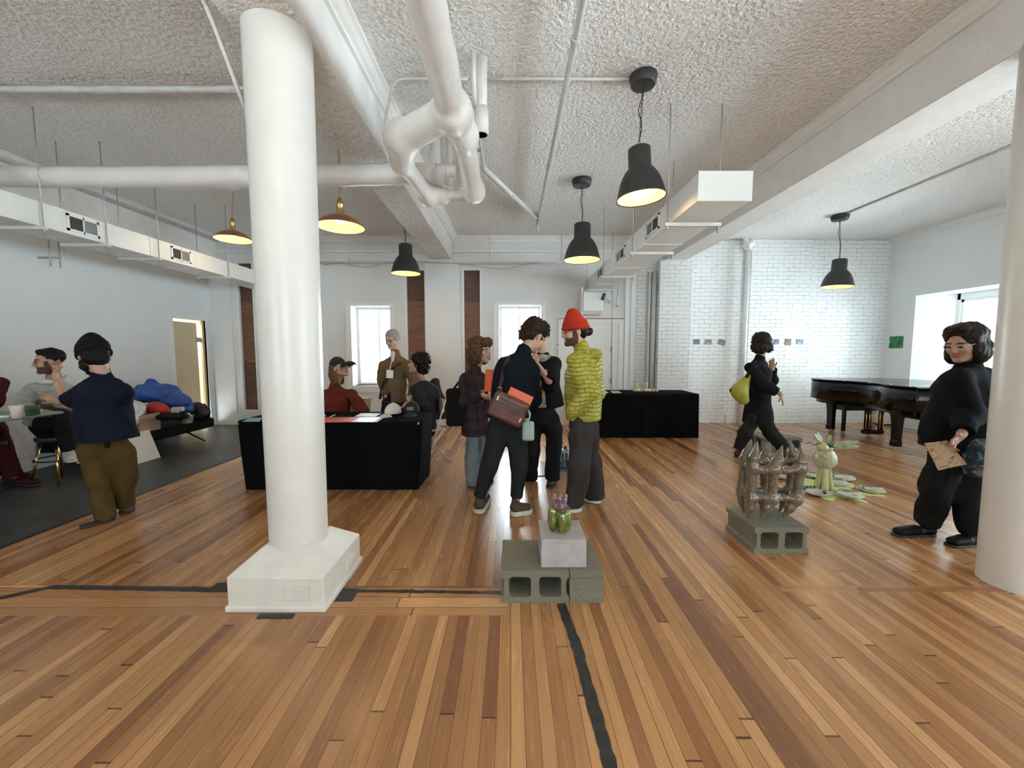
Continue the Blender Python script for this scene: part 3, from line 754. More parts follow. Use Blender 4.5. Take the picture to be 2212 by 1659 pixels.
tag(MB().cyl((-.70, PY-.02, PZ+.02), (-.52, PY-.02, PZ+.02), .06, 24).build('pipe_stub', M_pipe, origin=(-.6, PY, PZ)), 'narrow stub closing the end of the long crossing pipe', 'pipe')
# grey-white vertical conduit box right of the loop
tag(MB().cyl((-.225, 3.25, HP-.02), (-.225, 3.25, ZC), .045, 20).cyl((-.225, 3.25, HP-.02), (-.225, 3.25, HP+.18), .055, 20).build('drain_riser', M_pipe, origin=(-.225, 3.25, HP)), 'slim white riser pipe standing just right of the wrapped pipe fork', 'pipe')
tag(MB().tube(arc([(-.27, 3.1, ZC-.05), (-.27, 3.12, ZC-.35), (-.27, 4.2, ZC-.38)], 6, .1), .018, 12).build('conduit', M_thin, origin=(-.27, 3.1, ZC)), 'thin bent conduit alongside the right side of the wrapped pipe', 'conduit')
ZS = HC+2.14
t = thing('sprinkler_pipe', 'slim white sprinkler pipe running along the ceiling to the front', 'pipe', (.445, 5, ZS))
MB().cyl((.445, -1.5, ZS), (.445, 6.95, ZS), .024, 16).build('main_run', M_thin, t)
MB().cyl((.445, 6.85, ZS-.0), (.445, 6.85, ZS-.14), .02, 12).build('drop', M_thin, t); MB().cyl((.44, 6.62, ZS-.0), (.44, 6.62, ZC-.004), .03, 12).build('riser', M_thin, t)
for y in (4.75, 2.9): MB().cyl((.445, y, ZS), (.445, y+.05, ZS), .032, 16).build('coupling', M_thin, t)
MB().cyl((.40, 3.5, ZS), (.40, 3.5, ZC-.004), .007, 8).build('rod', M_thin, t)
tag(MB().cyl((-.33, 4.83, ZS), (.40, 6.55, ZS), .034, 16).cyl((.0, 5.62, ZS), (.02, 5.66, ZS), .042, 16).build('branch_pipe', M_thin, origin=(0, 5.6, ZS)), 'thicker white pipe slanting across the ceiling to meet the sprinkler pipe', 'pipe')
tag(MB().cyl((-5.70, -1, HC+2.17), (-5.70, YB, HC+2.17), .035, 16).build('wall_pipe', M_thin, origin=(-5.7, 4, HC+2.17)), 'white pipe running along the top of the left beam', 'pipe')
tag(MB().box((-5.72, 5.0, HC+2.0), (-5.66, 5.06, HC+2.2)).build('pipe_clamp', M_thin, origin=(-5.7, 5, HC+2.2)), 'small clamp on the pipe above the left duct', 'clamp')
zb = at(950, 567, 7.85).z
t = thing('sprinkler_pipe', 'slim white pipe running level across the back wall below the cornice', 'pipe', (-1, 7.85, zb))
MB().cyl((at(560, 567, 7.85).x, 7.85, zb), (at(1213, 567, 7.85).x, 7.85, zb), .022, 14).build('main_run', M_thin, t)
MB().cyl((at(1213, 567, 7.85).x, 7.85, zb-.03), (at(1213, 567, 7.85).x, 7.85, ZC), .014, 10).cyl((-3.1, 7.85, zb), (-3.1, 7.85, zb+.1), .012, 8).cyl((-.4, 7.85, zb), (-.4, 7.85, ZC), .007, 8).build('rod', M_thin, t)
# cables and conduits on the ceiling
def cable(label, pts, r=.011, rad=.12, mat=None, name='conduit'):
    pp = arc(pts, 8, rad); return tag(MB().tube(pp, r, 10).build(name, mat or M_thin, origin=pp[0]), label, 'conduit')
a = cpt(731, 290); b = cpt(875, 463)
cable('straight white conduit along the ceiling linking the near copper lamp and the left pendant', [(-1.78, 1.0, ZC-.012), (-1.80, b.y, ZC-.012)])
cable('white conduit along the ceiling to the nearest small pendant', [(cpt(1040, 163).x, 3.47, ZC-.01), (cpt(1385, 163).x, 3.47, ZC-.01)], .012)
cable('bent white conduit dropping across the middle beam to the copper lamp', [(-.35, 3.45, ZC-.02), (-.95, 3.45, ZC-.02), (-1.12, 3.7, ZC-.25), (-1.13, 4.0, BZ-.015), (-1.34, 4.1, BZ-.015), (-1.56, 4.25, BZ+.02), (-1.56, 4.28, ZC-.05), (a.x, a.y, ZC-.02)], .011, .1)
cable('pale conduit along the right bay ceiling to the pendant', [(5.45, 1.5, ZC-.012), (5.42, cpt(1815, 465).y, ZC-.012)], .013)
cable('long lumpy conduit crossing the left bay ceiling', [(-5.7, 3.56, ZC-.03), (-3.4, 3.56, ZC-.035), (-1.54, 3.56, ZC-.03)], .028)
cable('curved white cable beside the top of the middle column', [(-1.62, 1.6, ZC-.02), (-1.62, 2.0, ZC-.12), (-1.60, 2.32, BZ-.05), (-1.525, 2.42, BZ-.4)], .012)
# junction box over the near copper lamp
tag(MB().box((a.x-.07, a.y-.06, ZC-.055), (a.x+.07, a.y+.06, ZC)).build('junction_box', M_trim, bevel=.01, origin=(a.x, a.y, ZC)), 'white ceiling junction box at the top of the near copper lamp', 'junction box')

# ------------------------------------------------------------------ back-right corner: heater unit, doors, pipes, sensor
t = thing('air_handler', 'white box-shaped air unit high on the wall below the duct end', 'air unit', at(1275, 655, 7.9))
p = at(1256, 680, 7.8); q = at(1299, 632, 7.8)
MB().extr([(0, 0), (.0, .42), (.30, .44), (.36, .40), (.34, .06), (.27, 0)], (p.x, 7.98, p.z), (q.x, 7.98, p.z), (0, -1, 0), (0, 0, 1)).build('housing', M_trim, t, bevel=.012)
MB().box((p.x-.03, 7.66, p.z-.02), (p.x-.004, 8.0, p.z+.5)).build('side_panel', M_trim, t)
c = at(1305, 640, 7.6)
t = thing('sensor_lamp', 'small black swivel head on an arm beside the air unit', 'sensor', c)
MB().cyl((c.x-.03, c.y, c.z-.07), (c.x+.01, c.y, c.z+.05), .028, 16).build('head', M_cord, t, bevel=.006)
MB().cyl((c.x, c.y, c.z), at(1319, 652, 8.0), .007, 8).build('arm', M_rod, t)
e = at(1319, 653, 8.0); MB().cyl((e.x, 7.97, e.z), (e.x, 8.02, e.z), .02, 12).build('mount', M_trim, t)
tag(MB().tube(arc([at(1340, 596, 7.95), at(1334, 650, 7.95), at(1333, 662, 7.95)], 6, .1), .02, 10).cyl(at(1333, 654, 7.95), at(1334, 661, 7.95), .03, 10).build('hose', M_thin, origin=at(1340, 596, 7.95)), 'short grey-white hose hanging on the wall beside the sensor', 'hose')
# panelled double door
x0, x1 = at(1205, 800, YB).x, at(1344, 800, YB).x; zt = at(1300, 690, YB).z
dd = struct('door_2', MB().box((x0, YB-.03, 0), (x0+.09, YB-.001, zt-.09)).box((x1-.09, YB-.03, 0), (x1, YB-.001, zt-.09)).box((x0, YB-.03, zt-.09), (x1, YB-.001, zt)), M_trim, .003)
xm = at(1319, 800, YB).x
MB().box((x0+.09, YB-.02, .02), (xm-.004, YB-.004, zt-.09)).build('door_leaf', M_trim, dd, bevel=.004)
MB().box((xm+.004, YB-.02, .02), (x1-.09, YB-.004, zt-.09)).build('door_leaf', M_trim, dd, bevel=.004)
for z in (zt*.72, zt*.42): MB().box((xm-.02, YB-.032, z-.05), (xm+.02, YB-.018, z+.05)).build('latch', M_rod, dd)
struct('trim_30', MB().box((x0-.02, YB-.02, zt+.01), (x1+.02, YB-.002, zt+.022)), simple('faded red trim line', (.35, .12, .10), .5))
struct('trim_31', MB().box((at(1349, 700, YB).x, YB-.03, 0), (at(1357, 700, YB).x, YB, 3.2)), M_trim, .003)
tag(MB().cyl((xm+.02, YB-.04, .75), (xm-.01, YB-.04, 2.75), .006, 6).build('hanging_cable', M_rod, origin=(xm, YB-.04, 1)), 'thin dark cable hanging down over the white double door', 'cable')
# vertical pipes on the brick
xx = at(1412, 800, 8.0).x
tag(MB().cyl((xx, 8.10, 0), (xx, 8.10, 3.05), .045, 16).box((xx-.10, 8.12, 0), (xx-.055, 8.23, 3.05)).build('vertical_pipe', M_thin, origin=(xx, 8.1, 0)), 'white vertical pipe against the brick pier, left of it', 'pipe')
xx = at(1605, 800, 8.1).x; zz = at(1605, 530, 8.1).z
t = thing('vertical_pipe', 'white vertical drain pipe with a lumpy top on the brick wall', 'pipe', (xx, 8.1, 0))
MB().cyl((xx, 8.1, 0), (xx, 8.1, zz), .045, 18).build('run', M_trim, t)
MB().cyl((xx-.07, 8.08, zz-.03), (xx+.07, 8.12, zz+.06), .075, 18).cyl((xx, 8.1, zz-.1), (xx, 8.1, zz), .065, 18).cyl((xx, 8.1, zz), (xx-.09, 8.1, zz+.16), .04, 12).build('fitting', M_trim, t, bevel=.01)
tag(MB().box((at(1570, 900, 8.15).x, 8.15, 0), (at(1577, 900, 8.15).x, 8.23, .18)).build('pipe_stub', M_trim, origin=(at(1573, 900, 8.15).x, 8.2, 0)), 'short white stub against the foot of the brick wall', 'pipe')
# thermostat and plates on the plaster wall
for (l_, r_, tt, bb, lb) in ((1200, 1215, 739, 753, 'white thermostat with grey screen on the back wall'),):
    a = at(l_, tt, YB); b = at(r_, bb, YB); t = thing('thermostat', lb, 'thermostat', (a.x, YB, b.z))
    MB().box((a.x, YB-.025, b.z), (b.x, YB, a.z)).build('case', M_trim, t, bevel=.005)
    MB().box((a.x+.03, YB-.028, b.z+.05), (b.x-.03, YB-.024, a.z-.03)).build('screen', M_grill2, t)
a = at(1194, 748, YB); tag(MB().box((a.x-.03, YB-.012, a.z-.06), (a.x+.04, YB, a.z+.05)).build('light_switch', M_trim, origin=(a.x, YB, a.z), bevel=.003), 'white light switch plate left of the thermostat', 'switch')

# bare warm fill points added behind the viewpoint to light the foreground
for x, y in ((-3.4, -.6), (.6, -1.2), (3.0, -.8), (-1.0, .6)):
    point('warm_fill_behind_viewer', (x, y, 2.9), 9, (1, .80, .58), .12)

# loose cable looping along the back wall pipe
pp = [at(x, y, 7.80) for x, y in ((700, 572), (730, 566), (760, 574), (800, 577), (840, 566), (930, 566), (1000, 570), (1040, 576), (1090, 582), (1130, 572), (1160, 566))]
tag(MB().tube(arc(pp, 5, .15), .006, 8).build('loose_cable', M_rod, origin=pp[0]), 'thin loose cable drooping along the back wall pipe', 'cable')
# outside the left back window: grey steel bracket on a post
M_ext = simple('pale grey steel outside', (.42, .46, .52), .6)
c = at(804, 700, 10.5)
t = thing('exterior_bracket', 'grey steel bracket and rungs outside the left back window', 'bracket', c)
a = at(788, 693, 10.5); b = at(816, 693, 10.5); d = at(803, 760, 10.5)
MB().box((a.x, 10.45, a.z-.05), (b.x, 10.6, a.z)).box((d.x-.03, 10.45, 0), (d.x+.03, 10.55, a.z-.05)).build('post', M_ext, t)
MB().cyl((b.x-.02, 10.5, a.z-.05), (d.x, 10.5, d.z+.2), .02, 8).build('brace', M_ext, t)
for q in range(3): MB().cyl(at(803, 672+q*8, 10.5), at(813, 672+q*8, 10.5), .012, 8).build('rung', M_ext, t)
tag(MB().box((-7, 8.6, -.3), (9, 16, -.2)).build('exterior_ground', simple('pale ground outside', (.6, .6, .58), .9), origin=(0, 12, -.2)), 'pale ground outside the back windows', 'ground')['kind'] = 'structure'
# wire ball on the sill
c = at(797, 822, YB+.12); mb = MB()
for k in range(6):
    ax3 = Matrix.Rotation(k*PI/6, 3, 'Z') @ Matrix.Rotation(.4*k, 3, 'X')
    mb.tube([c+ax3 @ Vector((math.cos(a*PI/10)*.055, 0, math.sin(a*PI/10)*.055)) for a in range(20)], .004, 6, closed=True)
tag(mb.build('wire_ball', M_rod, origin=c), 'small dark wire ball on the sill of the left back window', 'ornament')
# ------------------------------------------------------------------ concrete blocks
M_conc = simple('grey green concrete', (.178, .165, .122), .85, var=.16, nscale=60, bstr=.5, bscale=160, bdist=.004)
M_lilac = simple('pale lilac concrete', (.40, .375, .37), .8, var=.12, nscale=14, bstr=.3, bscale=90, bdist=.004)
BL, BW, BH = .397, .194, .194
def block_mesh():
    """hollow block lying on its side: two cores open along y, grooved ends"""
    mb = MB(); n = 6
    def rr(cx, cz, w, h, r, k=n):
        out = []
        for sx, sz, a0 in ((1, 1, 0), (-1, 1, 90), (-1, -1, 180), (1, -1, 270)):
            for i in range(k+1):
                a = R(a0+90*i/k); out.append((cx+sx*(w/2-r)+math.cos(a)*r, cz+sz*(h/2-r)+math.sin(a)*r))
        return out
    bm = bmesh.new()
    L, H_ = BL/2, BH
    outer = [(-L, .0), (L, 0), (L, .038), (L-.018, .048), (L-.018, .146), (L, .156), (L, H_), (-L, H_), (-L, .156), (-L+.018, .146), (-L+.018, .048), (-L, .038)]
    cores = [rr(-.088, H_/2, .128, .122, .022), rr(.088, H_/2, .128, .122, .022)]
    def ring(pts, y): return [bm.verts.new((x, y, z)) for x, z in pts]
    for y0, y1 in ((0, BW),):
        loops = [(ring(p, y0), ring(p, y1)) for p in [outer]+cores]
        for a, b in loops:
            m = len(a)
            for i in range(m): bm.faces.new((a[i], a[(i+1) % m], b[(i+1) % m], b[i]))
        for side in (0, 1):
            ed = []
            for lp in loops:
                r_ = lp[side]; m = len(r_)
                for i in range(m):
                    e = bm.edges.get((r_[i], r_[(i+1) % m])); ed.append(e)
            bmesh.ops.triangle_fill(bm, use_beauty=True, use_dissolve=False, edges=ed)
    bmesh.ops.recalc_face_normals(bm, faces=bm.faces)
    me = bpy.data.meshes.new('concrete_block'); bm.to_mesh(me); bm.free(); me.materials.append(M_conc); return me
blk = block_mesh()
def block(label, x, y, rz=0, group=None, z=0.0):
    """x, y = front left bottom corner"""
    o = bpy.data.objects.new('concrete_block', blk); COL.objects.link(o)
    if rz == 0: o.location = (x+BL/2, y, z)
    else: o.rotation_euler = (0, 0, PI/2); o.location = (x+BW, y+BL/2, z)
    m = o.modifiers.new('b', 'BEVEL'); m.width = .002; m.segments = 1; m.limit_method = 'ANGLE'
    return tag(o, label, 'concrete block', group)
f0 = fl(1082, 1303)
block('front concrete block of the low plinth, its two holes facing the viewer', f0.x, f0.y, 0, 'blocks of the plinth in front')
block('concrete block lying behind the front one in the plinth, under the lilac cube', f0.x+.002, f0.y+BW+.003, 0, 'blocks of the plinth in front')
block('concrete block turned end-on at the right of the plinth in front', f0.x+BL+.004, f0.y, 1, 'blocks of the plinth in front')
s0 = fl(1628, 1196)
block('nearer concrete block under the brown horned sculpture', s0.x, s0.y, 0, 'blocks under the horned sculpture')
block('farther concrete block under the brown horned sculpture', s0.x+.002, s0.y+BW+.003, 0, 'blocks under the horned sculpture')
g0_ = fl(1733, 974)
block('distant concrete block with two dark holes, behind the walking person in black', g0_.x-BL, g0_.y, 0, 'distant blocks behind the walker')
block('distant concrete block set end-on left of the holed one behind the walker', g0_.x-BL-BW-.004, g0_.y, 1, 'distant blocks behind the walker')
# lilac cube
px0, py0 = at(1169, 1225, 2.263).x, 2.263
tag(MB().box((px0, py0, BH), (px0+.265, py0+.275, BH+.170)).build('concrete_cube', M_lilac, bevel=.004, origin=(px0+.13, py0+.14, BH)), 'pale lilac concrete cube resting on the front plinth of blocks', 'concrete cube')

# tulip sculpture: glazed ceramic
M_tulip = simple('lilac lustre glaze', (.24, .155, .20), .12, .45, var=.25, nscale=40, bstr=.25, bscale=70, bdist=.004, coat=.8)
M_leafg = simple('green lustre glaze', (.13, .165, .025), .10, .25, var=.5, nscale=22, bstr=.2, bscale=60, bdist=.004, coat=.9)
tb = V3(px0+.118, py0+.105, BH+.170)
t = thing('tulip_sculpture', 'glazed lilac tulip with fat green leaves standing on the lilac cube', 'sculpture', tb)
g = SDF(tb+V3(-.08, -.08, -.01), tb+V3(.08, .08, .28), .0028)
for dx, dy, w, hh, ln in ((-.040, 0, .032, .074, -.008), (.038, -.012, .034, .068, .008), (.006, -.03, .018, .058, 0), (.0, .03, .018, .055, 0)):
    g.ell(tb+V3(dx, dy, hh), (w, w*.8, hh*.98), None, .006)
    g.ell(tb+V3(dx*1.05+ln*.7, dy, hh*1.75), (w*.55, w*.5, .03), None, .02)
g.cap(tb+V3(0, 0, .01), tb+V3(0, 0, .14), .012, .012, k=.01); g.cut(tb, (0, 0, -1)); g.mesh('leaf_cluster', M_leafg, t, 1)
g = SDF(tb+V3(-.07, -.07, .10), tb+V3(.07, .07, .28), .0028)
g.ell(tb+V3(0, 0, .165), (.036, .033, .036), None, .01)
for a in range(6):
    an = a*PI/3+.35; rr_ = .030; c_ = V3(math.cos(an)*rr_, math.sin(an)*rr_, 0)
    g.cap(tb+c_*1.0+V3(0, 0, .165), tb+c_*1.35+V3(0, 0, .222-.01*(a % 2)), .0155, .0125, k=.007)
g.mesh('flower', M_tulip, t, 1)

# brown horned lattice sculpture
M_bone = simple('brown speckled stoneware glaze', (.130, .098, .065), .25, var=.3, nscale=45, bstr=.12, bscale=60, bdist=.003, coat=.5)
zb_ = BH
sc = V3(at(1671, 1115, 3.0).x, 3.0, zb_)
t = thing('horned_sculpture', 'brown glazed lattice ring with horns above and legs below, standing on two blocks', 'sculpture', sc)
g = SDF(sc+V3(-.26, -.20, -.01), sc+V3(.28, .20, .62), .0045)
def pxp(px, py, Y): return V3(at(px, py, Y))
Yf, Yb_ = sc[1]-.12, sc[1]+.10
front = [  # horn tip, upper joint, lower joint, leg tip   (front ring)
    ((1636, 955), (1625, 1010), (1621, 1076), (1616, 1118), Yf),
    ((1690, 963), (1671, 1014), (1667, 1078), (1645, 1117), Yf-.03),
    ((1731, 970), (1729, 1012), (1720, 1079), (1692, 1116), Yf)]
back = [((1623, 950), (1609, 995), (1601, 1062), (1607, 1107), Yf+.11), ((1662, 956), (1650, 996), (1652, 1062), (1644, 1102), Yb_), ((1708, 953), (1716, 996), (1704, 1062), (1684, 1104), Yb_)]
J = []
def sub_z(p): return V3(p[0], p[1], max(p[2], zb_+.006))
for a, b, c, d, Y in front+back:
    A, B, C_, D = pxp(*a, Y), pxp(*b, Y), pxp(*c, Y), sub_z(pxp(*d, Y))
    r_ = .038
    mid = (A+B)/2+V3(0, 0, -.02)
    g.cap(B, mid, .039, .036, k=.02).cap(mid, A, .036, .006, k=.02)
    g.cap(B, (B+C_)/2, .039, .028, k=.025).cap((B+C_)/2, C_, .028, .039, k=.025)
    m2 = (C_+D)/2
    g.cap(C_, m2, .039, .030, k=.02).cap(m2, D, .030, .009, k=.02)
    J.append((B, C_))
ring_ = [0, 1, 2, 5, 4, 3]
for i in range(6):
    a, b = J[ring_[i]], J[ring_[(i+1) % 6]]
    for q in (0, 1):
        m = (a[q]+b[q])/2+V3(0, 0, -.014 if q == 0 else .014)
        g.cap(a[q], m, .029, .021, k=.028).cap(m, b[q], .021, .029, k=.028)
g.mesh('body', M_bone, t, 2)

# pale green vase creature on its felt splash
M_cel = simple('pale celadon glaze', (.50, .52, .24), .15, var=.1, nscale=30, bstr=.2, bscale=90, bdist=.004, coat=.7)
M_celb = simple('pebbled celadon glaze', (.58, .58, .38), .15, var=.1, nscale=30, bstr=1.0, bscale=85, bdist=.02, coat=.8)
M_blueg = simple('dark blue green glaze', (.03, .075, .085), .2, coat=.6)
M_petal = simple('sage leaf glaze', (.30, .34, .19), .25, var=.3, nscale=20, coat=.4)
vb = V3(fl(1778, 1057)); vb[2] = .006
t = thing('vase_sculpture', 'pale green pebbled vase with leafy head standing on the yellow felt', 'sculpture', vb)
g = SDF(vb+V3(-.12, -.12, 0), vb+V3(.12, .12, .30), .004)
for a in range(5):
    an = a*2*PI/5+.5; c_ = V3(math.cos(an), math.sin(an), 0)
    g.cap(vb+c_*.062+V3(0, 0, .02), vb+c_*.03+V3(0, 0, .25), .032, .022, k=.006)
g.cut(vb, (0, 0, -1)); g.mesh('stem', M_cel, t, 1)
g = SDF(vb+V3(-.14, -.14, .2), vb+V3(.14, .14, .46), .004)
g.ell(vb+V3(0, 0, .325), (.105, .105, .11), None, .01); g.noise(.0035, 130, 3, oct_=1); g.mesh('belly', M_celb, t, 1)
g = SDF(vb+V3(-.14, -.12, .38), vb+V3(.14, .12, .56), .004)
g.ell(vb+V3(-.03, 0, .45), (.055, .05, .05), None, .02).ell(vb+V3(.02, -.03, .435), (.03, .03, .025), None, .01); g.mesh('head', M_cel, t, 1)
g = SDF(vb+V3(-.30, -.1, .40), vb+V3(.10, .1, .60), .0035)
prev = None
for i in range(15):
    s_ = i/14; p = vb+V3(-.06-.21*s_, .0, .475+.035*s_+.010*math.sin(s_*15))
    if prev is not None: g.cap(prev, p, .0075, .0065, k=.004)
    prev = p
g.ell(vb+V3(.035, -.02, .475), (.05, .035, .026), None, .01); g.mesh('tail', M_blueg, t, 1)
def petal(a, b, w, th=.006):
    a, b = V3(a), V3(b); d = nrm(b-a); g_ = np.linalg.norm(b-a); u = nrm(np.cross(d, (0, -1, .25))); M = np.stack([d, u, np.cross(d, u)], 1)
    q = SDF(np.minimum(a, b)-.05, np.maximum(a, b)+.05, .0035); q.ell((a+b)/2, (g_/2, w, th*1.6), M, 0); q.ell((a+b)/2+V3(0, -.012, .012), (g_/2*.8, w*.5, th*1.2), M, .004, 'sub'); q.mesh('petal', M_petal, t, 1)
hd = vb+V3(-.01, 0, .475)
for a, b, w_ in (((.03, -.02, .0), (.31, -.05, .045), .026), ((.03, -.03, -.02), (.28, -.10, .01), .026), ((.03, 0, .0), (.05, .0, .11), .022), ((-.04, 0, .02), (-.14, -.02, .12), .024), ((-.03, 0, .02), (-.08, .03, .14), .022)):
    petal(hd+V3(a), hd+V3(b), w_)
# felt splash and dishes
M_felt = simple('pale yellow felt', (.60, .66, .28), .9, var=.04, bstr=.2, bscale=200)
def splash(c, lobes, r0, seed):
    rnd = random.Random(seed); pts = []
    for k in range(72):
        a = 2*PI*k/72; r = r0
        for la, lr, lw in lobes:
            dlt = math.atan2(math.sin(a-la), math.cos(a-la)); r = max(r, r0+(lr-r0)*math.exp(-(dlt/lw)**2))
        pts.append((c[0]+math.cos(a)*r, c[1]+math.sin(a)*r*1.0))
    return pts
fc = vb[:2]
lob = []
def lobe(px, py, w=.24):
    p = fl(px, py); d = (p.x-fc[0], p.y-fc[1]); lob.append((math.atan2(d[1], d[0]), math.hypot(*d), w))
lobe(1918, 1072, .14); lobe(1875, 1087, .17); lobe(1790, 1082, .20); lobe(1838, 1045, .3); lobe(1690, 1045, .25); lobe(1735, 1032, .3)
tag(MB().prism(splash(fc, lob, .26, 1), 0, .005).build('felt_splash', M_felt, origin=(fc[0], fc[1], 0)), 'pale yellow felt cut like a splash lying under the vase and dishes', 'felt mat')
M_plate = simple('pearly grey glaze', (.62, .62, .56), .15, var=.08, nscale=15, coat=.8)
M_rimb = simple('green brown glaze edge', (.20, .19, .10), .25)
M_ball = simple('navy glaze balls', (.02, .03, .10), .15, coat=.6)
pl = [(1764, 1069, .105, 'navy'), (1832, 1074, .115, 'green'), (1882, 1063, .105, 'brown'), (1818, 1036, .12, 'brown'), (1806, 1047, .10, 'olive'), (1752, 1031, .09, 'olive'), (1690, 1034, .085, 'blue'), (1655, 1038, .08, 'brown')]
plab = ['dish with navy balls along its rim, at the front left of the felt', 'scallop-edged green dish on the front lobe of the felt', 'dish with a small brown spike on its rim, rightmost on the felt', 'big oval dish behind the vase, its right side', 'dish half under the big oval dish right of the vase', 'dish left of the vase foot, behind the horned sculpture', 'dish seen through the horned sculpture on the felt', 'small dish at the far left of the felt behind the horned sculpture']
for i, (px, py, r, kd) in enumerate(pl):
    p = fl(px, py); p.z = .005 if i != 4 else .0
    t = thing('dish', plab[i], 'dish', (p.x, p.y, .006), group='glazed dishes on the felt')
    rnd = random.Random(i); n = 48; vs = []; prof = [(0, .006), (.55, .006), (.80, .014), (1.0, .032), (1.0, .027), (.8, .008), (.5, .0), (0, 0)]
    for rr_, z in prof:
        for k in range(n):
            a = 2*PI*k/n; q = 1+(.05*math.sin(7*a+i)+.03*math.sin(3*a))*rr_; vs.append((p.x+math.cos(a)*rr_*r*q*1.12, p.y+math.sin(a)*rr_*r*q, .006+z+(.004*math.sin(8*a) if rr_ > .9 else 0)))
    fs = [(j*n+k, j*n+(k+1) % n, (j+1)*n+(k+1) % n, (j+1)*n+k) for j in range(len(prof)-1) for k in range(n)]
    MB().add(vs, fs, True).build('bowl', M_plate, t)
    if kd == 'navy':
        for k in range(6):
            a = 1.1+k*.33; MB().lathe([(0, -.013), (.009, -.009), (.013, 0), (.009, .009), (0, .013)], (p.x+math.cos(a)*r, p.y+math.sin(a)*r, .05), 14).build('ball', M_ball, t)
        MB().lathe([(0, -.02), (.012, -.014), (.018, 0), (.012, .016), (0, .022)], (p.x+.05, p.y-.04, .04), 14).build('ball', M_ball, t)
    else:
        MB().tube([(p.x+math.cos(a*.3+.2)*r*1.02, p.y+math.sin(a*.3+.2)*r*.97, .041+.006*math.sin(a*2)) for a in range(0, 14)], [.003+.0035*math.sin(a*.25) for a in range(14)], 8).build('rim_coil', M_rimb, t)
    if kd == 'brown': MB().cyl((p.x-r*.8, p.y, .03), (p.x-r*.82, p.y, .085), .012, 12, .001).build('spike', M_rimb, t)
# dark glazed sculpture on a grey board behind the standing group
M_board = simple('grey mirror board', (.5, .52, .55), .12, .6)
b0, b1 = fl(1160, 1029), fl(1240, 1029)
tag(MB().box((b0.x, b0.y, 0), (b1.x, b0.y+.62, .012)).build('display_board', M_board, bevel=.003, origin=(b0.x, b0.y, 0)), 'shiny grey board on the floor behind the standing group', 'board')
M_teal = simple('dark teal crackle glaze', (.09, .14, .15), .1, .2, var=.5, nscale=30, bstr=.5, bscale=40, bdist=.01, coat=.9)
c = fl(1213, 1017); cb = V3(c.x, c.y+.08, .013)
t = thing('glazed_sculpture', 'dark teal glazed vessel sculpture with handles on the grey board', 'sculpture', cb)
g = SDF(cb+V3(-.16, -.12, 0), cb+V3(.16, .12, .36), .005)
g.box(cb+V3(0, 0, .12), (.10, .07, .12), None, .04, .02); g.cap(cb+V3(-.10, 0, .03), cb+V3(-.10, 0, .25), .03, k=.02); g.cap(cb+V3(.10, 0, .02), cb+V3(.09, 0, .2), .03, k=.02)
g.cap(cb+V3(-.02, 0, .2), cb+V3(-.06, -.02, .33), .022, .014, k=.02); g.cap(cb+V3(.03, 0, .2), cb+V3(.06, 0, .27), .03, .02, k=.02)
for q in range(4): g.cap(cb+V3(-.075+.05*q, -.075, .03), cb+V3(-.075+.05*q, -.075, .19), .012, k=.012)
g.noise(.004, 60, 5); g.cut(cb, (0, 0, -1)); g.mesh('body', M_teal, t, 1)
M_olive = simple('olive black glaze', (.05, .045, .03), .2, coat=.5)
g = SDF(cb+V3(-.12, -.1, .26), cb+V3(.0, .1, .42), .004); g.cap(cb+V3(-.06, -.02, .31), cb+V3(-.07, -.02, .37), .02, .012, k=.01); g.mesh('finial', M_olive, t, 1)

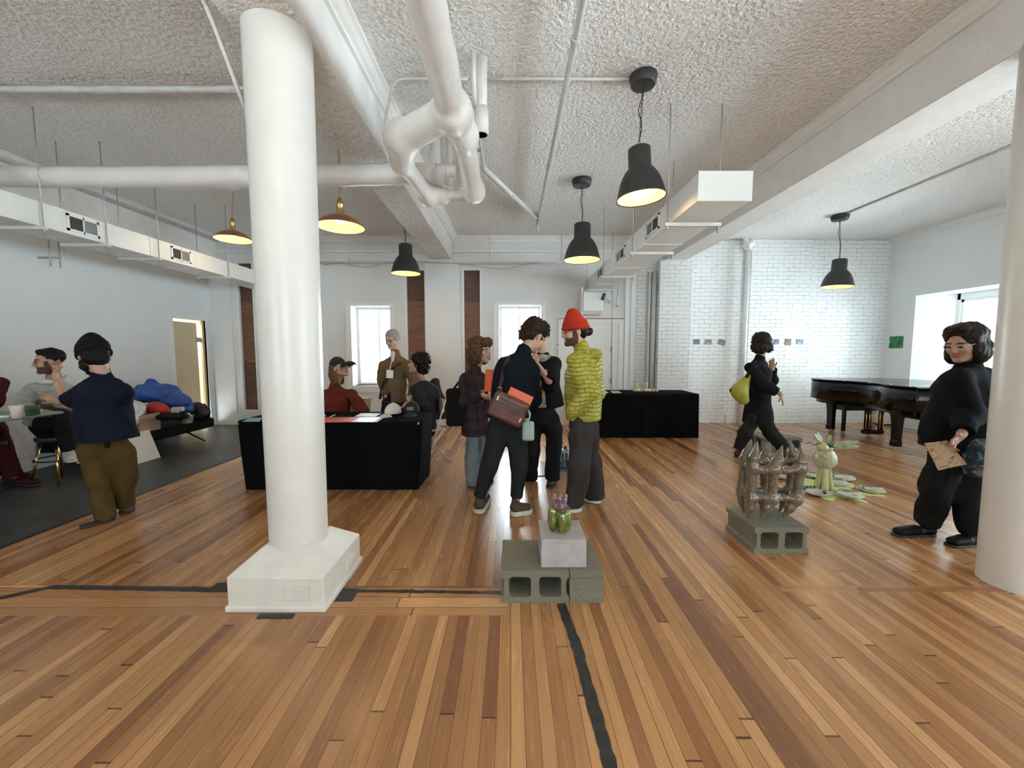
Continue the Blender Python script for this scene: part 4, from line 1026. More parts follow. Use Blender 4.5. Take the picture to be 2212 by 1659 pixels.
# ------------------------------------------------------------------ tables with black cloths
M_cloth = simple('black tablecloth', (.0045, .0045, .005), .95, var=.25, nscale=6, bstr=.2, bscale=250, bdist=.001, spec=.06)
def cloth_table(name, label, x0, x1, y0, y1, h, flare, folds, seed, rc=.07, inset=.03):
    rnd = random.Random(seed); per = []
    cx, cy = (x0+x1)/2, (y0+y1)/2; hx, hy = (x1-x0)/2, (y1-y0)/2
    k = 10
    cor = [(1, -1, -90), (1, 1, 0), (-1, 1, 90), (-1, -1, 180)]
    pts = []
    for sx, sy, a0 in cor:
        for i in range(k+1):
            a = R(a0+90*i/k); pts.append((sx*(hx-rc)+math.cos(a)*rc, sy*(hy-rc)+math.sin(a)*rc, math.cos(a), math.sin(a)))
    P = []
    for i in range(len(pts)):
        a = pts[i]; b = pts[(i+1) % len(pts)]; L = math.hypot(a[0]-b[0], a[1]-b[1]); m = max(1, int(L/.025))
        for j in range(m):
            t_ = j/m; q = [a[z]*(1-t_)+b[z]*t_ for z in range(4)]; P.append(q)
    S_ = 0; arcs = []
    for i, p in enumerate(P):
        arcs.append(S_); q = P[(i+1) % len(P)]; S_ += math.hypot(p[0]-q[0], p[1]-q[1])
    ph = [rnd.uniform(0, 6.28) for _ in range(6)]; n = len(P); vs = []; fs = []; rows = 26
    for r_ in range(rows+1):
        t_ = r_/rows; z = h*(1-t_)+.004
        for p, s_ in zip(P, arcs):
            w_ = folds*t_**.7*(math.sin(s_*21+ph[0]+math.sin(s_*4+ph[4]))*.6+math.sin(s_*47+ph[1])*.3+math.sin(s_*9+ph[2])*.8)
            off = flare*(t_**1.4)+w_
            # tucked in near the floor
            vs.append((cx+p[0]+p[2]*off, cy+p[1]+p[3]*off, z))
    for r_ in range(rows):
        for i in range(n): fs.append((r_*n+i, (r_+1)*n+i, (r_+1)*n+(i+1) % n, r_*n+(i+1) % n))
    # top
    mb = MB().add(vs, fs, True)
    inner = [(cx+p[0]*(1-.01/abs(hx)), cy+p[1]*(1-.01/abs(hy)), h+.008) for p in P]
    b0 = len(mb.v); mb.v += inner; mb.f += [(i, (i+1) % n, b0+(i+1) % n, b0+i) for i in range(n)]; mb.sm += [True]*n
    mb.f.append(tuple(b0+i for i in range(n))); mb.sm.append(False)
    t = thing(name, label, 'table', (cx, cy, 0))
    c = mb.build('tablecloth', M_cloth, t)
    tt = MB().box((x0+.02, y0+.02, h-.03), (x1-.02, y1-.02, h-.004)).build('tabletop', M_board, t, bevel=.005)
    for sx in (0, 1):
        for sy in (0, 1):
            xx = x0+.2 if sx == 0 else x1-.2; yy = y0+.12 if sy == 0 else y1-.12
            MB().cyl((xx, yy, 0), (xx, yy, h-.03), .014, 10).build('leg', M_rod, t)
    return t
TLx0, TLx1, TLy0, TLy1, TH_ = -2.87, -.93, 4.10, 4.80, .735
cloth_table('draped_table', 'long table under a tight black cloth behind the middle column', TLx0, TLx1, TLy0, TLy1, TH_, -.045, .006, 3, rc=.10)
TRx0, TRx1, TRy0, TRy1, TH2 = 1.38, 3.20, 6.74, 7.48, .745
cloth_table('draped_table', 'table under a pleated black cloth in front of the white brick wall', TRx0, TRx1, TRy0, TRy1, TH2, .005, .014, 4, rc=.03)
# things on the left table
M_paper = simple('white paper', (.82, .82, .82), .6, var=.02); M_paperp = simple('pale pink leaflet', (.80, .68, .68), .35, var=.12, nscale=3)
M_red = simple('orange red folder', (.62, .115, .045), .45, var=.06); M_bluef = simple('light blue leaflet', (.16, .40, .62), .45, var=.1)
M_white = simple('white plastic', (.8, .8, .8), .35)
zt_ = TH_+.0095
def sheet(name, label, corners, th, mat, cat, z=zt_, group=None):
    p = [fl(a, b, z) for a, b in corners]; mb = MB()
    mb.add([(q.x, q.y, z) for q in p]+[(q.x, q.y, z+th) for q in p], [(0, 1, 2, 3), (7, 6, 5, 4), (0, 4, 5, 1), (1, 5, 6, 2), (2, 6, 7, 3), (3, 7, 4, 0)])
    return tag(mb.build(name, mat, origin=(p[0].x, p[0].y, z)), label, cat, group)
sheet('leaflet', 'light blue leaflet at the left end of the black table', [(524, 911), (560, 911), (566, 903), (538, 903)], .003, M_bluef, 'leaflet')
sheet('folder', 'orange red folder lying near the front edge of the black table', [(697, 913), (756, 912), (772, 902), (700, 902)], .006, M_red, 'folder')
sheet('leaflet', 'pale pink leaflet right of the orange folder on the black table', [(757, 912), (808, 912), (822, 902), (774, 902)], .004, M_paperp, 'leaflet')
sheet('paper', 'white sheet lying behind the pink leaflet', [(766, 900), (812, 900), (823, 893), (779, 893)], .002, M_paper, 'paper')
sheet('card', 'narrow white card between the pink leaflet and the white cap', [(810, 912), (815, 912), (828, 903), (823, 903)], .006, M_paper, 'card')
sheet('card', 'small white card peeking out right of the middle column', [(696, 900), (702, 900), (704, 897), (697, 897)], .006, M_paper, 'card')
pn = fl(712, 901, zt_+.006); pn2 = fl(724, 896, zt_+.006)
t = thing('pen', 'white pen lying behind the orange folder', 'pen', pn)
MB().cyl(pn, pn2, .0055, 10).build('barrel', M_white, t); MB().cyl(pn, pn+(pn-pn2).normalized()*.02, .004, 10, .001).build('tip', M_black, t)
M_capw = simple('cream cotton cap', (.62, .57, .50), .85, var=.05, bstr=.3, bscale=120); M_capb = simple('black cotton cap', (.012, .012, .013), .85, bstr=.3, bscale=120)
M_patch = simple('grey pink patch', (.20, .15, .15), .7)
def cap_obj(c, fx, fy, mat, s=1.0, name='cap', label=None, parent=None, up=(0, 0, 1), patch=None, cat='cap'):
    """baseball cap; c = centre of the rim plane, (fx,fy) = brim direction"""
    c = V3(c); f = nrm(V3(fx, fy, 0) if len(np.shape(fx)) == 0 else fx); u = nrm(up); f = nrm(f-u*np.dot(f, u)); r = np.cross(f, u); M = np.stack([r, f, u], 1)
    if parent is None: t = thing(name, label, cat, c)
    else: t = parent
    g = SDF(c-.24*s, c+.26*s, .0045*s)
    g.ell(c+u*.01*s, V3(.085, .100, .105)*s, M, 0); g.cut(c-u*.002*s, -u); g.cut(c, (0, 0, 0)) if False else None
    g.ell(c-u*.0*s, V3(.079, .094, .098)*s, M, 0, 'sub')
    g.ell(c+u*.116*s, V3(.009, .009, .006)*s, M, .003)
    cr_ = g.mesh('cap_crown' if parent is None else 'cap', mat, t, 1)
    g = SDF(c-.24*s, c+.26*s, .004*s)
    bc = c+f*.095*s-u*.004*s
    g.ell(bc-u*.075*s, V3(.092, .135, .084)*s, M, 0); g.ell(bc-u*.082*s, V3(.092, .135, .084)*s, M, 0, 'sub'); g.cut(c+f*.070*s, -f)
    par = t if parent is None else cr_
    g.mesh('brim', mat, par, 1)
    if patch:
        q = c+f*.093*s+u*.045*s; MB().obox(q, (.035*s, .004*s, .018*s), Matrix(np.stack([r, nrm(f+u*.3), nrm(u-f*.3)], 1).tolist())).build('patch', patch, par)
    return t
a = fl(846, 899, zt_); cap_obj((a.x, a.y+.06, zt_+.026), -.55, -.83, M_capw, 1.0, label='cream white baseball cap on the black table')
a = fl(886, 897, zt_); cap_obj((a.x, a.y+.08, zt_+.030), .05, -1, M_capb, 1.05, label='black baseball cap with a grey patch at the right end of the table', patch=M_patch)
sheet('tablet', 'thin red tablet case behind the caps', [(853, 882), (872, 882), (870, 879), (853, 879)], .008, M_red, 'tablet')
# things on the right table
zt2 = TH2+.0095
sheet('paper', 'white sheet at the left end of the far black table', [(1296, 849), (1315, 849), (1306, 844), (1290, 844)], .004, M_paper, 'paper', zt2)
sheet('paper', 'cream card right of the white sheet on the far black table', [(1323, 849), (1343, 849), (1336, 845), (1318, 845)], .004, M_paperp, 'paper', zt2)
M_cy = simple('pale yellow ceramic', (.62, .58, .33), .2, coat=.6); M_cl = simple('pale lilac ceramic', (.55, .50, .52), .15, coat=.7)
def pot(px, h, r, kind, mat, label):
    c = fl(px, 848, zt2); t = thing('ceramic_vessel', label, 'ceramic', (c.x, c.y+.12, zt2), group='ceramics on the far table')
    b = V3(c.x, c.y+.12, zt2); g = SDF(b+V3(-.12, -.1, 0), b+V3(.12, .1, h+.02), .004)
    if kind == 'tall':
        g.cap(b+V3(0, 0, r*.7), b+V3(0, 0, h-r*.6), r*.75, r*.95, k=.01); g.cap(b+V3(0, 0, h-.03), b+V3(0, 0, h+.02), r*.62, k=.004, mode='sub')
        g.cap(b+V3(-r, 0, .02), b+V3(-r*1.3, -.01, .05), .018, k=.015); g.cap(b+V3(r*.8, 0, .02), b+V3(r*1.2, -.02, .04), .02, k=.015)
        for q in (0, 1, 2): g.ell(b+V3(r*.8*math.cos(q*2.1), -r*.6, .03), (.02, .02, .022), None, .01)
    else:
        g.ell(b+V3(0, 0, r*.8), (r, r*.9, r*.85), None, .01); g.cap(b+V3(0, 0, r), b+V3(r*.15, 0, h-.01), r*.35, r*.22, k=.02)
    g.cut(b, (0, 0, -1)); g.mesh('body', mat, t, 1)
    if kind == 'tall': MB().lathe([(r*.66, -.004), (r*.74, 0), (r*.70, .006), (r*.64, .002)], b+V3(0, 0, h+.0), 24, close=True).build('rim', M_cl, t)
pot(1379, .17, .042, 'tall', M_cy, 'leftmost tall pale ceramic vessel on the far black table')
pot(1400, .165, .042, 'tall', M_cy, 'second tall yellowish ceramic vessel, right of the first')
pot(1384, .085, .040, 'low', M_cl, 'squat lilac ceramic jar in front of the leftmost tall vessel')
pot(1391.5, .07, .028, 'low', M_cl, 'small lilac ceramic jar between the two tall vessels')
pot(1409, .07, .03, 'low', M_cy, 'small yellow ceramic jar just right of the tall vessels')
pot(1416, .075, .032, 'low', M_cy, 'yellow ceramic jar on the small tray')
pot(1424, .085, .03, 'low', M_cl, 'lilac ceramic jar at the right end of the far table group')

# ------------------------------------------------------------------ folding chair behind the left table, seat of the person in grey
M_beigem = simple('beige chair steel', (.55, .45, .36), .4, .2)
def folding_chair(label, cx, cy, rz, seat=M_beigem, h=.45, grp=None):
    t = thing('folding_chair', label, 'chair', (0, 0, 0), 0, grp)
    MB().box((-.2, -.2, h-.02), (.2, .2, h)).build('seat', seat, t, bevel=.008)
    for s_ in (-1, 1):
        MB().cyl((s_*.21, -.22, .0), (s_*.21, .17, h+.02), .011, 10).build('leg', M_beigem, t)
        MB().tube([(s_*.22, .26, 0), (s_*.22, .0, h*.6), (s_*.22, .24 if False else .19, h+.4)], .011, 10).build('leg', M_beigem, t)
    MB().cyl((-.21, -.14, .10), (.21, -.14, .10), .008, 8).build('stretcher', M_beigem, t)
    MB().box((-.21, .15, h+.22), (.21, .175, h+.40)).build('backrest', seat, t, bevel=.008)
    t.location = (cx, cy, 0); t.rotation_euler = (0, 0, rz); return t
folding_chair("beige steel folding chair under the person in grey at the right end of the table", -1.12, 5.28, R(-60), grp="folding chairs at the table")
folding_chair('beige folding chair behind the black table, under the person in the black cap', -2.10, 5.15, R(0), grp='folding chairs at the table')

# ------------------------------------------------------------------ grand piano
M_piano = simple('black piano lacquer', (.0025, .0025, .003), .2, var=.0, spec=.2, coat=.18)
M_brassl = simple('polished brass', (.75, .50, .18), .18, 1, var=.05)
pz0, pz1 = .64, .985
out = [(5.46, 7.15), (5.47, 6.95), (5.53, 6.75), (5.62, 6.55), (5.66, 6.35), (5.62, 6.15), (5.54, 5.95), (5.50, 5.78), (5.50, 5.55), (5.53, 5.42), (5.62, 5.38), (7.05, 5.38), (7.08, 5.45), (7.08, 6.9), (6.9, 7.25), (6.4, 7.42), (5.8, 7.45), (5.55, 7.36)]
def smooth_poly(p, n=6):
    P = [Vector((*q, 0)) for q in p]; o = []
    for i in range(len(P)):
        p0, p1, p2, p3 = P[i-1], P[i], P[(i+1) % len(P)], P[(i+2) % len(P)]
        for k in range(n):
            t_ = k/n; o.append(.5*((2*p1)+(-p0+p2)*t_+(2*p0-5*p1+4*p2-p3)*t_*t_+(-p0+3*p1-3*p2+p3)*t_**3))
    return [(q.x, q.y) for q in o]
op = smooth_poly(out)
def scale_poly(p, s_, c): return [(c[0]+(x-c[0])*s_, c[1]+(y-c[1])*s_) for x, y in p]
t = thing('grand_piano', 'black lacquered grand piano with closed lid in the right bay', 'piano', (6.25, 6.4, 0))
o = MB().prism(op, pz0, pz1-.025).build('case', M_piano, t); 
for p in o.data.polygons: p.use_smooth = abs(p.normal.z) < .5
o = MB().prism(scale_poly(op, 1.012, (6.3, 6.4)), pz1-.022, pz1).build('lid', M_piano, t, bevel=.005)
MB().prism(scale_poly(op, .93, (6.3, 6.4)), pz0-.07, pz0).build('key_bed', M_piano, t, bevel=.004)
MB().box((5.60, 5.42, pz0-.11), (6.9, 5.7, pz0)).build('key_slip', M_piano, t, bevel=.01)
def pleg(x, y):
    lg = MB().extr([(-.06, 0), (.06, 0), (.038, -.30), (.034, -.44), (.046, -.455), (.046, -.53), (-.046, -.53), (-.046, -.455), (-.034, -.44), (-.038, -.30)], (x, y-.055, .60), (x, y+.055, .60), (1, 0, 0), (0, 0, 1)).build('leg', M_piano, t, bevel=.006)
    MB().extr([(-.24, .06), (.24, .06), (.22, .03), (.12, .0), (.07, -.06), (.055, -.12), (-.055, -.12), (-.07, -.06), (-.12, 0), (-.22, .03)], (x, y-.05, .595), (x, y+.05, .595), (1, 0, 0), (0, 0, 1)).build('leg_bracket', M_piano, lg, bevel=.004)
    MB().cyl((x, y-.012, .025), (x, y+.012, .025), .025, 20).cyl((x, y, .03), (x, y, .075), .02, 14).build('caster', M_brassl, lg)
pleg(5.80, 7.18); pleg(5.70, 5.84); pleg(6.95, 5.84)
lx_, ly_ = 6.22, 6.80
ly = MB().box((lx_-.16, ly_-.05, .06), (lx_+.16, ly_+.05, .13)).build('pedal_box', M_piano, t, bevel=.01)
for s_ in (-1, 1): MB().box((lx_+s_*.12-.022, ly_-.02, .13), (lx_+s_*.12+.022, ly_+.02, pz0-.05)).build('lyre_post', M_piano, ly, bevel=.004)
for q in (-.145, -.09, .09, .145): MB().cyl((lx_+q, ly_-.03, .08), (lx_+q, ly_-.03, pz0-.06), .008, 8).build('brass_rod', M_brassl, ly)
for q in (-.03, 0, .03):
    MB().cyl((lx_+q, ly_, .12), (lx_+q, ly_, .6), .005, 8).build('pedal_rod', M_brassl, ly)
    MB().box((lx_+q*1.4-.008, ly_-.14, .07), (lx_+q*1.4+.008, ly_-.05, .08)).build('pedal', M_brassl, ly, bevel=.003)
for q in range(5): MB().lathe([(0, -.012), (.012, -.006), (.012, .006), (0, .012)], ((5.475, 5.52, 5.57, 5.52, 5.56)[q], (7.05, 6.6, 6.2, 5.8, 5.5)[q], pz1+.002), 12).build('lid_stud', M_brassl, t)
bx = fl(1821, 931)
t = thing('piano_bench', 'black wooden piano bench tucked behind the piano', 'bench', (bx.x+.35, bx.y+.1, 0))
MB().box((bx.x-.05, bx.y-.05, .46), (bx.x+.78, bx.y+.30, .50)).build('seat', M_piano, t, bevel=.01)
MB().box((bx.x-.0, bx.y-.0, .38), (bx.x+.72, bx.y+.25, .46)).build('apron', M_piano, t)
for a, b in ((0, 0), (.70, 0), (0, .24), (.70, .24)): MB().box((bx.x+a-.025, bx.y+b-.025, 0), (bx.x+a+.025, bx.y+b+.025, .40)).build('leg', M_piano, t, bevel=.004)
cb_ = fl(1836, 911); tag(MB().tube(arc([(cb_.x, 7.95, .03), (cb_.x+.08, 7.9, .06), (cb_.x+.16, 7.88, .02), (cb_.x+.45, 7.86, .015), (cb_.x+.6, 7.9, .015)], 5, .1), .018, 10).build('coiled_cable', M_cord, origin=(cb_.x, 7.9, 0)), 'short dark cable on the floor behind the piano bench', 'cable')

# ------------------------------------------------------------------ pictures
cols = [((.10, .13, .16), (.22, .26, .28)), ((.20, .17, .18), (.42, .36, .34)), ((.12, .15, .17), (.24, .27, .28)), ((.10, .12, .30), (.35, .38, .6)), ((.18, .13, .10), (.38, .32, .28)), ((.10, .2, .4), (.5, .6, .75))]
pl_ = ['leftmost small photo on the white brick wall, dark blue grey', 'second small photo from the left on the brick, brownish', 'small tilted grey photo right of the first two on the brick', 'small blue photo half hidden by the walker\'s face', 'small upright brown photo right of the walker\'s head', 'rightmost small photo on the brick, light blue']
def photo(i, x0, x1, y0, y1, Y, tilt=0, w=None):
    a = at(x0, y0, Y); b = at(x1, y1, Y); c = Vector(((a.x+b.x)/2, Y-.004, (a.z+b.z)/2)); hw, hh = (b.x-a.x)/2, (a.z-b.z)/2
    m, t_, bb = nt('photo print %d' % i); v = coords(t_, kind='Object'); n_ = noise(t_, v, 18, 3, .6, .6)
    t_.links.new(ramp(t_, n_, [(.4, cols[i][0]), (.62, cols[i][1])]), bb.inputs['Base Color']); bb.inputs['Roughness'].default_value = .3
    o = MB().obox((0, 0, 0), (hw, .003, hh), Matrix.Rotation(tilt, 3, 'Y')).build('small_photo', m); o.location = c
    return tag(o, pl_[i], 'photo', 'small photos on the brick wall')
YP = YBR-.006; YP2 = 8.15-.006
for i, (a, b, c, d, tl) in enumerate(((1498, 1511, 733, 744, 0), (1524, 1537, 733, 744, 0), (1552, 1566, 734, 745, .25), (1673, 1682, 733, 744, 0), (1697, 1708, 732, 746, 0), (1722, 1735, 733, 744, 0))):
    photo(i, a, b, c, d, YP2 if 1612 <= a <= 1740 else YP, tl)
M_green = None
m, t_, bb = nt('green leaf print'); v = coords(t_); t_.links.new(ramp(t_, noise(t_, v, 9, 4, .6, 1.5), [(.35, (.004, .05, .012)), (.55, (.02, .22, .04)), (.7, (.2, .5, .2))]), bb.inputs['Base Color']); bb.inputs['Roughness'].default_value = .3
a = ax(1922, 727, XR-.01); b = ax(1949, 752, XR-.01)
o = MB().box((-.006, min(a.y, b.y)-a.y, b.z-a.z), (.004, max(a.y, b.y)-a.y, 0)).build('green_picture', m); o.location = (XR-.006, a.y, a.z)
tag(o, 'small green leafy picture on the right wall beside the window', 'picture')

# ------------------------------------------------------------------ left side: daybed bench and the things on it
M_bench = simple('black bench fabric', (.009, .009, .010), .85, bstr=.3, bscale=200, spec=.15)
yb1 = yx(467, -5.0, .3)
t = thing('low_bench', 'long low black upholstered bench along the left wall', 'bench', (-5.45, 6.0, 0))
MB().box((-5.90, 4.9, .20), (-5.02, yb1, .36)).build('seat', M_bench, t, bevel=.035, seg=3)
for x, y, dx, dy in ((-5.15, yb1-.45, .12, .22), (-5.8, yb1-.3, -.02, .15), (-5.15, 5.3, .1, -.18), (-5.8, 5.2, -.02, -.15)):
    MB().cyl((x, y, .2), (x+dx, y+dy, 0), .017, 12, .011).build('leg', M_black, t)
def pile(name, label, cat, blobs, mat, vox=.009, noise_=(.012, 26, 1), parent=None):
    P = [V3(at(px, py, Y)) for px, py, Y, r in blobs]; rr_ = [V3(r) for *_, r in blobs]
    lo = np.min([p-q for p, q in zip(P, rr_)], 0); hi = np.max([p+q for p, q in zip(P, rr_)], 0)
    g = SDF(lo, hi, vox)
    for p, q in zip(P, rr_): g.ell(p, q, None, .07)
    g.noise(noise_[0], noise_[1], noise_[2])
    zb0 = .362 if parent is None or True else 0
    g.cut(V3(0, 0, zb0), (0, 0, -1), 0)
    base = V3(P[0][0], P[0][1], zb0)
    if parent is None:
        o = g.mesh(name, mat, None, 1); o.data.transform(Matrix.Translation(-Vector(base))); o.location = base
        tag(o, label, cat); return o
    return g.mesh(name, mat, parent, 1)
M_blue = simple('bright blue nylon jacket', (.02, .075, .33), .45, var=.2, nscale=10, bstr=.5, bscale=30, bdist=.02)
M_redn = simple('red nylon jacket', (.42, .025, .018), .5, var=.2, bstr=.5, bscale=30, bdist=.02)
pile('jacket', 'bright blue puffy jacket heaped on the black bench', 'jacket', [(320, 850, 6.02, (.22, .18, .14)), (350, 850, 6.1, (.24, .18, .15)), (380, 868, 6.15, (.2, .18, .12)), (327, 826, 6.05, (.055, .06, .06)), (402, 884, 6.2, (.09, .1, .08))], M_blue)
pile('jacket', 'red jacket heaped under the blue one on the bench', 'jacket', [(338, 882, 5.75, (.15, .10, .10)), (352, 892, 5.8, (.09, .08, .08))], M_redn, noise_=(.010, 30, 5))
pile('dark_coat', 'black coat spread on the bench in front of the food boxes', 'coat', [(362, 900, 5.6, (.13, .14, .05)), (385, 900, 5.85, (.12, .12, .05))], M_bench, noise_=(.01, 34, 9))
o = pile('handbag', 'black slouchy handbag at the far end of the bench', 'bag', [(433, 893, 6.45, (.14, .12, .14)), (425, 880, 6.45, (.08, .09, .09))], simple('black soft leather', (.012, .009, .009), .45, bstr=.4, bscale=60), noise_=(.007, 30, 6))
a = at(446, 878, 6.42); b = at(455, 888, 6.42); c = at(450, 902, 6.42)
MB().tube([Vector(p)-o.location for p in arc([at(440, 872, 6.42), a, b, c], 6, .05)], .011, 10).build('handle', M_black, None).parent = o
# cardboard box with plastic bag, foam board, food boxes
M_card = simple('brown cardboard', (.42, .30, .20), .8, var=.06)
p = at(296, 908, 5.0)
t = thing('cardboard_box', 'open brown cardboard box at the near end of the bench', 'box', (-5.2, 5.45, .362))
MB().box((-5.50, 5.36, .362), (-5.02, 5.68, .372)).box((-5.50, 5.36, .37), (-5.49, 5.68, .60)).box((-5.03, 5.36, .37), (-5.02, 5.68, .60)).box((-5.49, 5.36, .37), (-5.03, 5.37, .60)).box((-5.49, 5.67, .37), (-5.03, 5.68, .60)).build('carton', M_card, t)
M_plas = simple('translucent white plastic bag', (.72, .72, .74), .25, var=.1, bstr=.8, bscale=25, bdist=.03, coat=.5)
g = SDF((-5.55, 5.2, .38), (-4.90, 5.75, .90), .008)
g.ell((-5.28, 5.50, .66), (.20, .14, .14), None, .05).ell((-5.14, 5.38, .60), (.12, .08, .09), None, .05).ell((-5.05, 5.33, .53), (.05, .05, .07), None, .04); g.noise(.014, 32, 8)
o = g.mesh('plastic_bag', M_plas, None, 1); o.data.transform(Matrix.Translation((5.2, -5.13, -.5))); o.location = (-5.2, 5.13, .5); tag(o, 'crumpled white plastic bag spilling out of the cardboard box', 'bag')
# foam board leaning against the bench
M_foam = simple('cream foam board', (.72, .64, .57), .6, var=.02)
A_, B_, C_, D_ = Vector((-4.80, 5.15, .004)), Vector((-4.82, 4.30, .004)), Vector((-5.0, 4.35, .355)), Vector((-5.0, 4.92, .355))
fa = fl(347, 988); fb = fl(283, 1004)
A_ = Vector((fa.x, fa.y, .003)); B_ = Vector((fb.x-.15, fb.y-.45, .003)); top = at(322, 925, fa.y+.0)
D_ = Vector((-5.0, fa.y-.05, .36)); C_ = Vector((-5.0, fb.y-.5, .36)); D_ = at(322, 928, 5.46); C_ = D_+Vector((0, -.6, 0)); B_ = A_+Vector((0, -.6, 0))
n_ = (B_-A_).cross(D_-A_).normalized()*.006
tag(MB().add([A_, B_, C_, D_, A_+n_, B_+n_, C_+n_, D_+n_], [(0, 1, 2, 3), (7, 6, 5, 4), (0, 4, 5, 1), (1, 5, 6, 2), (2, 6, 7, 3), (3, 7, 4, 0)]).build('foam_board', M_foam, origin=A_), 'cream foam board leaning against the near end of the bench', 'board')
M_foil = simple('clear plastic tub', (.5, .5, .48), .12, .5, var=.4, nscale=25, bstr=.6, bscale=30)
p = at(402, 899, 5.95)
t = thing('food_tub', 'clear plastic food tub with napkins on the bench', 'container', (p.x, 5.95, .362))
MB().lathe([(.07, 0), (.095, .10), (.10, .105), (.09, .10), (.065, .006), (0, .006)], (p.x, 5.95, .40), 24).build('tub', M_foil, t)
MB().obox((p.x, 5.95, .49), (.05, .05, .004), Matrix.Rotation(.5, 3, 'X')).obox((p.x-.03, 5.93, .5), (.008, .004, .06), Matrix.Rotation(-.5, 3, 'Y')).build('napkin', M_paper, t)
p = at(378, 885, 5.95); tag(MB().obox((0, 0, 0), (.07, .05, .03), Matrix.Rotation(.4, 3, 'Z')).build('paper_carton', M_paper, bevel=.006), 'small white paper carton beside the food tub on the bench', 'carton').location = (p.x, 6.0, p.z)

# high table with cups at the far left
M_top = simple('pale green laminate', (.22, .30, .28), .3, var=.05)
t = thing('high_table', 'high table with pale green top at the left edge', 'table', (-4.9, 3.4, 0))
MB().box((-5.6, 2.75, .875), (-4.25, 3.78, .9)).build('tabletop', M_top, t, bevel=.01)
MB().box((-5.5, 3.68, .855), (-4.3, 3.72, .875)).build('apron', M_black, t)
for x, y in ((-5.5, 3.70), (-5.5, 2.85), (-4.33, 2.85)): MB().box((x-.02, y-.02, 0), (x+.02, y+.02, .875)).build('leg', M_black, t)
def cup(label, px, py, mat, r0, r1, h, hc=.9, extra=None, name='paper_cup', cat='cup'):
    p = fl(px, py, hc); t = thing(name, label, cat, (p.x, p.y, hc+.001))
    MB().lathe([(0, .004), (r0-.002, .004), (r1-.003, h), (r1, h), (r1, h-.006), (r0, 0), (0, 0)], (p.x, p.y, hc+.001), 28).build('body', mat, t)
    return t, p
M_cup = simple('cream paper cup', (.72, .68, .58), .6); M_gcup = simple('green printed cup', (.07, .14, .05), .4, var=.7, nscale=30); M_coffee = simple('coffee', (.03, .012, .006), .2)
t, p = cup('cream paper cup on the high green table', 37, 903, M_cup, .03, .042, .105); MB().lathe([(0, .08), (.036, .08)], (p.x, p.y, .9), 24).build('drink', M_coffee, t)
cup('green patterned cup right of the paper cup', 71, 897, M_gcup, .042, .048, .085, name='green_cup')
t, p = cup('small white-lipped jar right of the green cup on the high table', 88, 893, simple('white glaze', (.7, .7, .65), .3), .012, .014, .035, name='small_jar', cat='jar')
p = fl(8, 901, .9); tag(MB().obox((0, 0, 0), (.06, .04, .005), Matrix.Rotation(.3, 3, 'Z')).build('napkin', M_paper), 'folded white napkin at the left end of the high table', 'napkin').location = (p.x, p.y, .907)
# ------------------------------------------------------------------ people
def skin_mat(name, col):
    m, t, b = nt(name); v = coords(t); f = noise(t, v, 9, 3)
    t.links.new(ramp(t, f, [(.3, tuple(x*.9 for x in col)), (.7, col)]), b.inputs['Base Color'])
    b.inputs['Roughness'].default_value = .5; b.inputs['Subsurface Weight'].default_value = .08; b.inputs['Subsurface Radius'].default_value = (.02, .008, .004)
    return m
SK1 = skin_mat('light skin', (.50, .30, .22)); SK2 = skin_mat('warm skin', (.42, .235, .155)); SK3 = skin_mat('tan skin', (.33, .185, .12))
M_lip = simple('lips', (.34, .12, .10), .4); M_eye = simple('eyelashes and eyes', (.05, .03, .025), .3); M_brow = simple('eyebrows', (.06, .035, .025), .8)
def cloth(name, col, rough=.85, var=.12, b=.25, bs=180, nscale=9): return simple(name, col, rough, var=var, nscale=nscale, bstr=b, bscale=bs, bdist=.003, spec=.1)
M_hairb = cloth('dark brown hair', (.022, .014, .010), .55, .35, .9, 90, 40); M_hairk = cloth('black hair', (.010, .008, .008), .5, .3, .9, 90, 40)
M_hairc = cloth('curly chestnut hair', (.085, .042, .024), .55, .45, 1.0, 70, 40); M_hairl = cloth('light brown hair', (.13, .060, .030), .5, .25, .8, 90, 40); M_hairg = cloth('short grey hair', (.28, .25, .23), .6, .25, .6, 120, 60)
M_beard = cloth('dark beard', (.09, .048, .034), .8, .4, .6, 200, 80)
M_ink = M_black

def head_basis(f, up=(0, 0, 1)):
    f = nrm(f); r = nrm(np.cross(f, up)); u = np.cross(r, f); return np.stack([r, f, u], 1)
def add_head(g, C, M, s=1.0, ears=True):
    L = lambda x, y, z: C+M @ (V3(x, y, z)*s)
    g.ell(L(0, -.015, .032), V3(.075, .094, .085)*s, M, .02)
    g.ell(L(0, .030, -.030), V3(.058, .060, .080)*s, M, .03)
    g.cap(L(-.046, .0, -.055), L(-.012, .066, -.092), .017*s, .017*s, k=.025); g.cap(L(.046, .0, -.055), L(.012, .066, -.092), .017*s, .017*s, k=.025)
    g.cap(L(-.036, .074, .026), L(.036, .074, .026), .012*s, k=.015)
    for q in (-1, 1):
        g.ell(L(q*.032, .100, .004), V3(.017, .018, .013)*s, M, .010, 'sub')
        g.ell(L(q*.031, .073, .002), V3(.0135, .0125, .0125)*s, M, .004)
        g.ell(L(q*.036, .060, -.028), V3(.022, .022, .02)*s, M, .02)
        if ears: g.ell(L(q*.077, -.008, -.006), V3(.010, .019, .031)*s, M, .006)
        g.ell(L(q*.010, .094, -.033), V3(.008, .009, .007)*s, M, .006)
    g.cap(L(0, .086, .012), L(0, .106, -.027), .0075*s, .0105*s, k=.012)
    g.cap(L(-.016, .083, -.056), L(.016, .083, -.056), .0065*s, k=.006); g.cap(L(-.013, .081, -.066), L(.013, .081, -.066), .0070*s, k=.006)
    g.ell(L(0, .078, -.093), V3(.018, .014, .014)*s, M, .015)
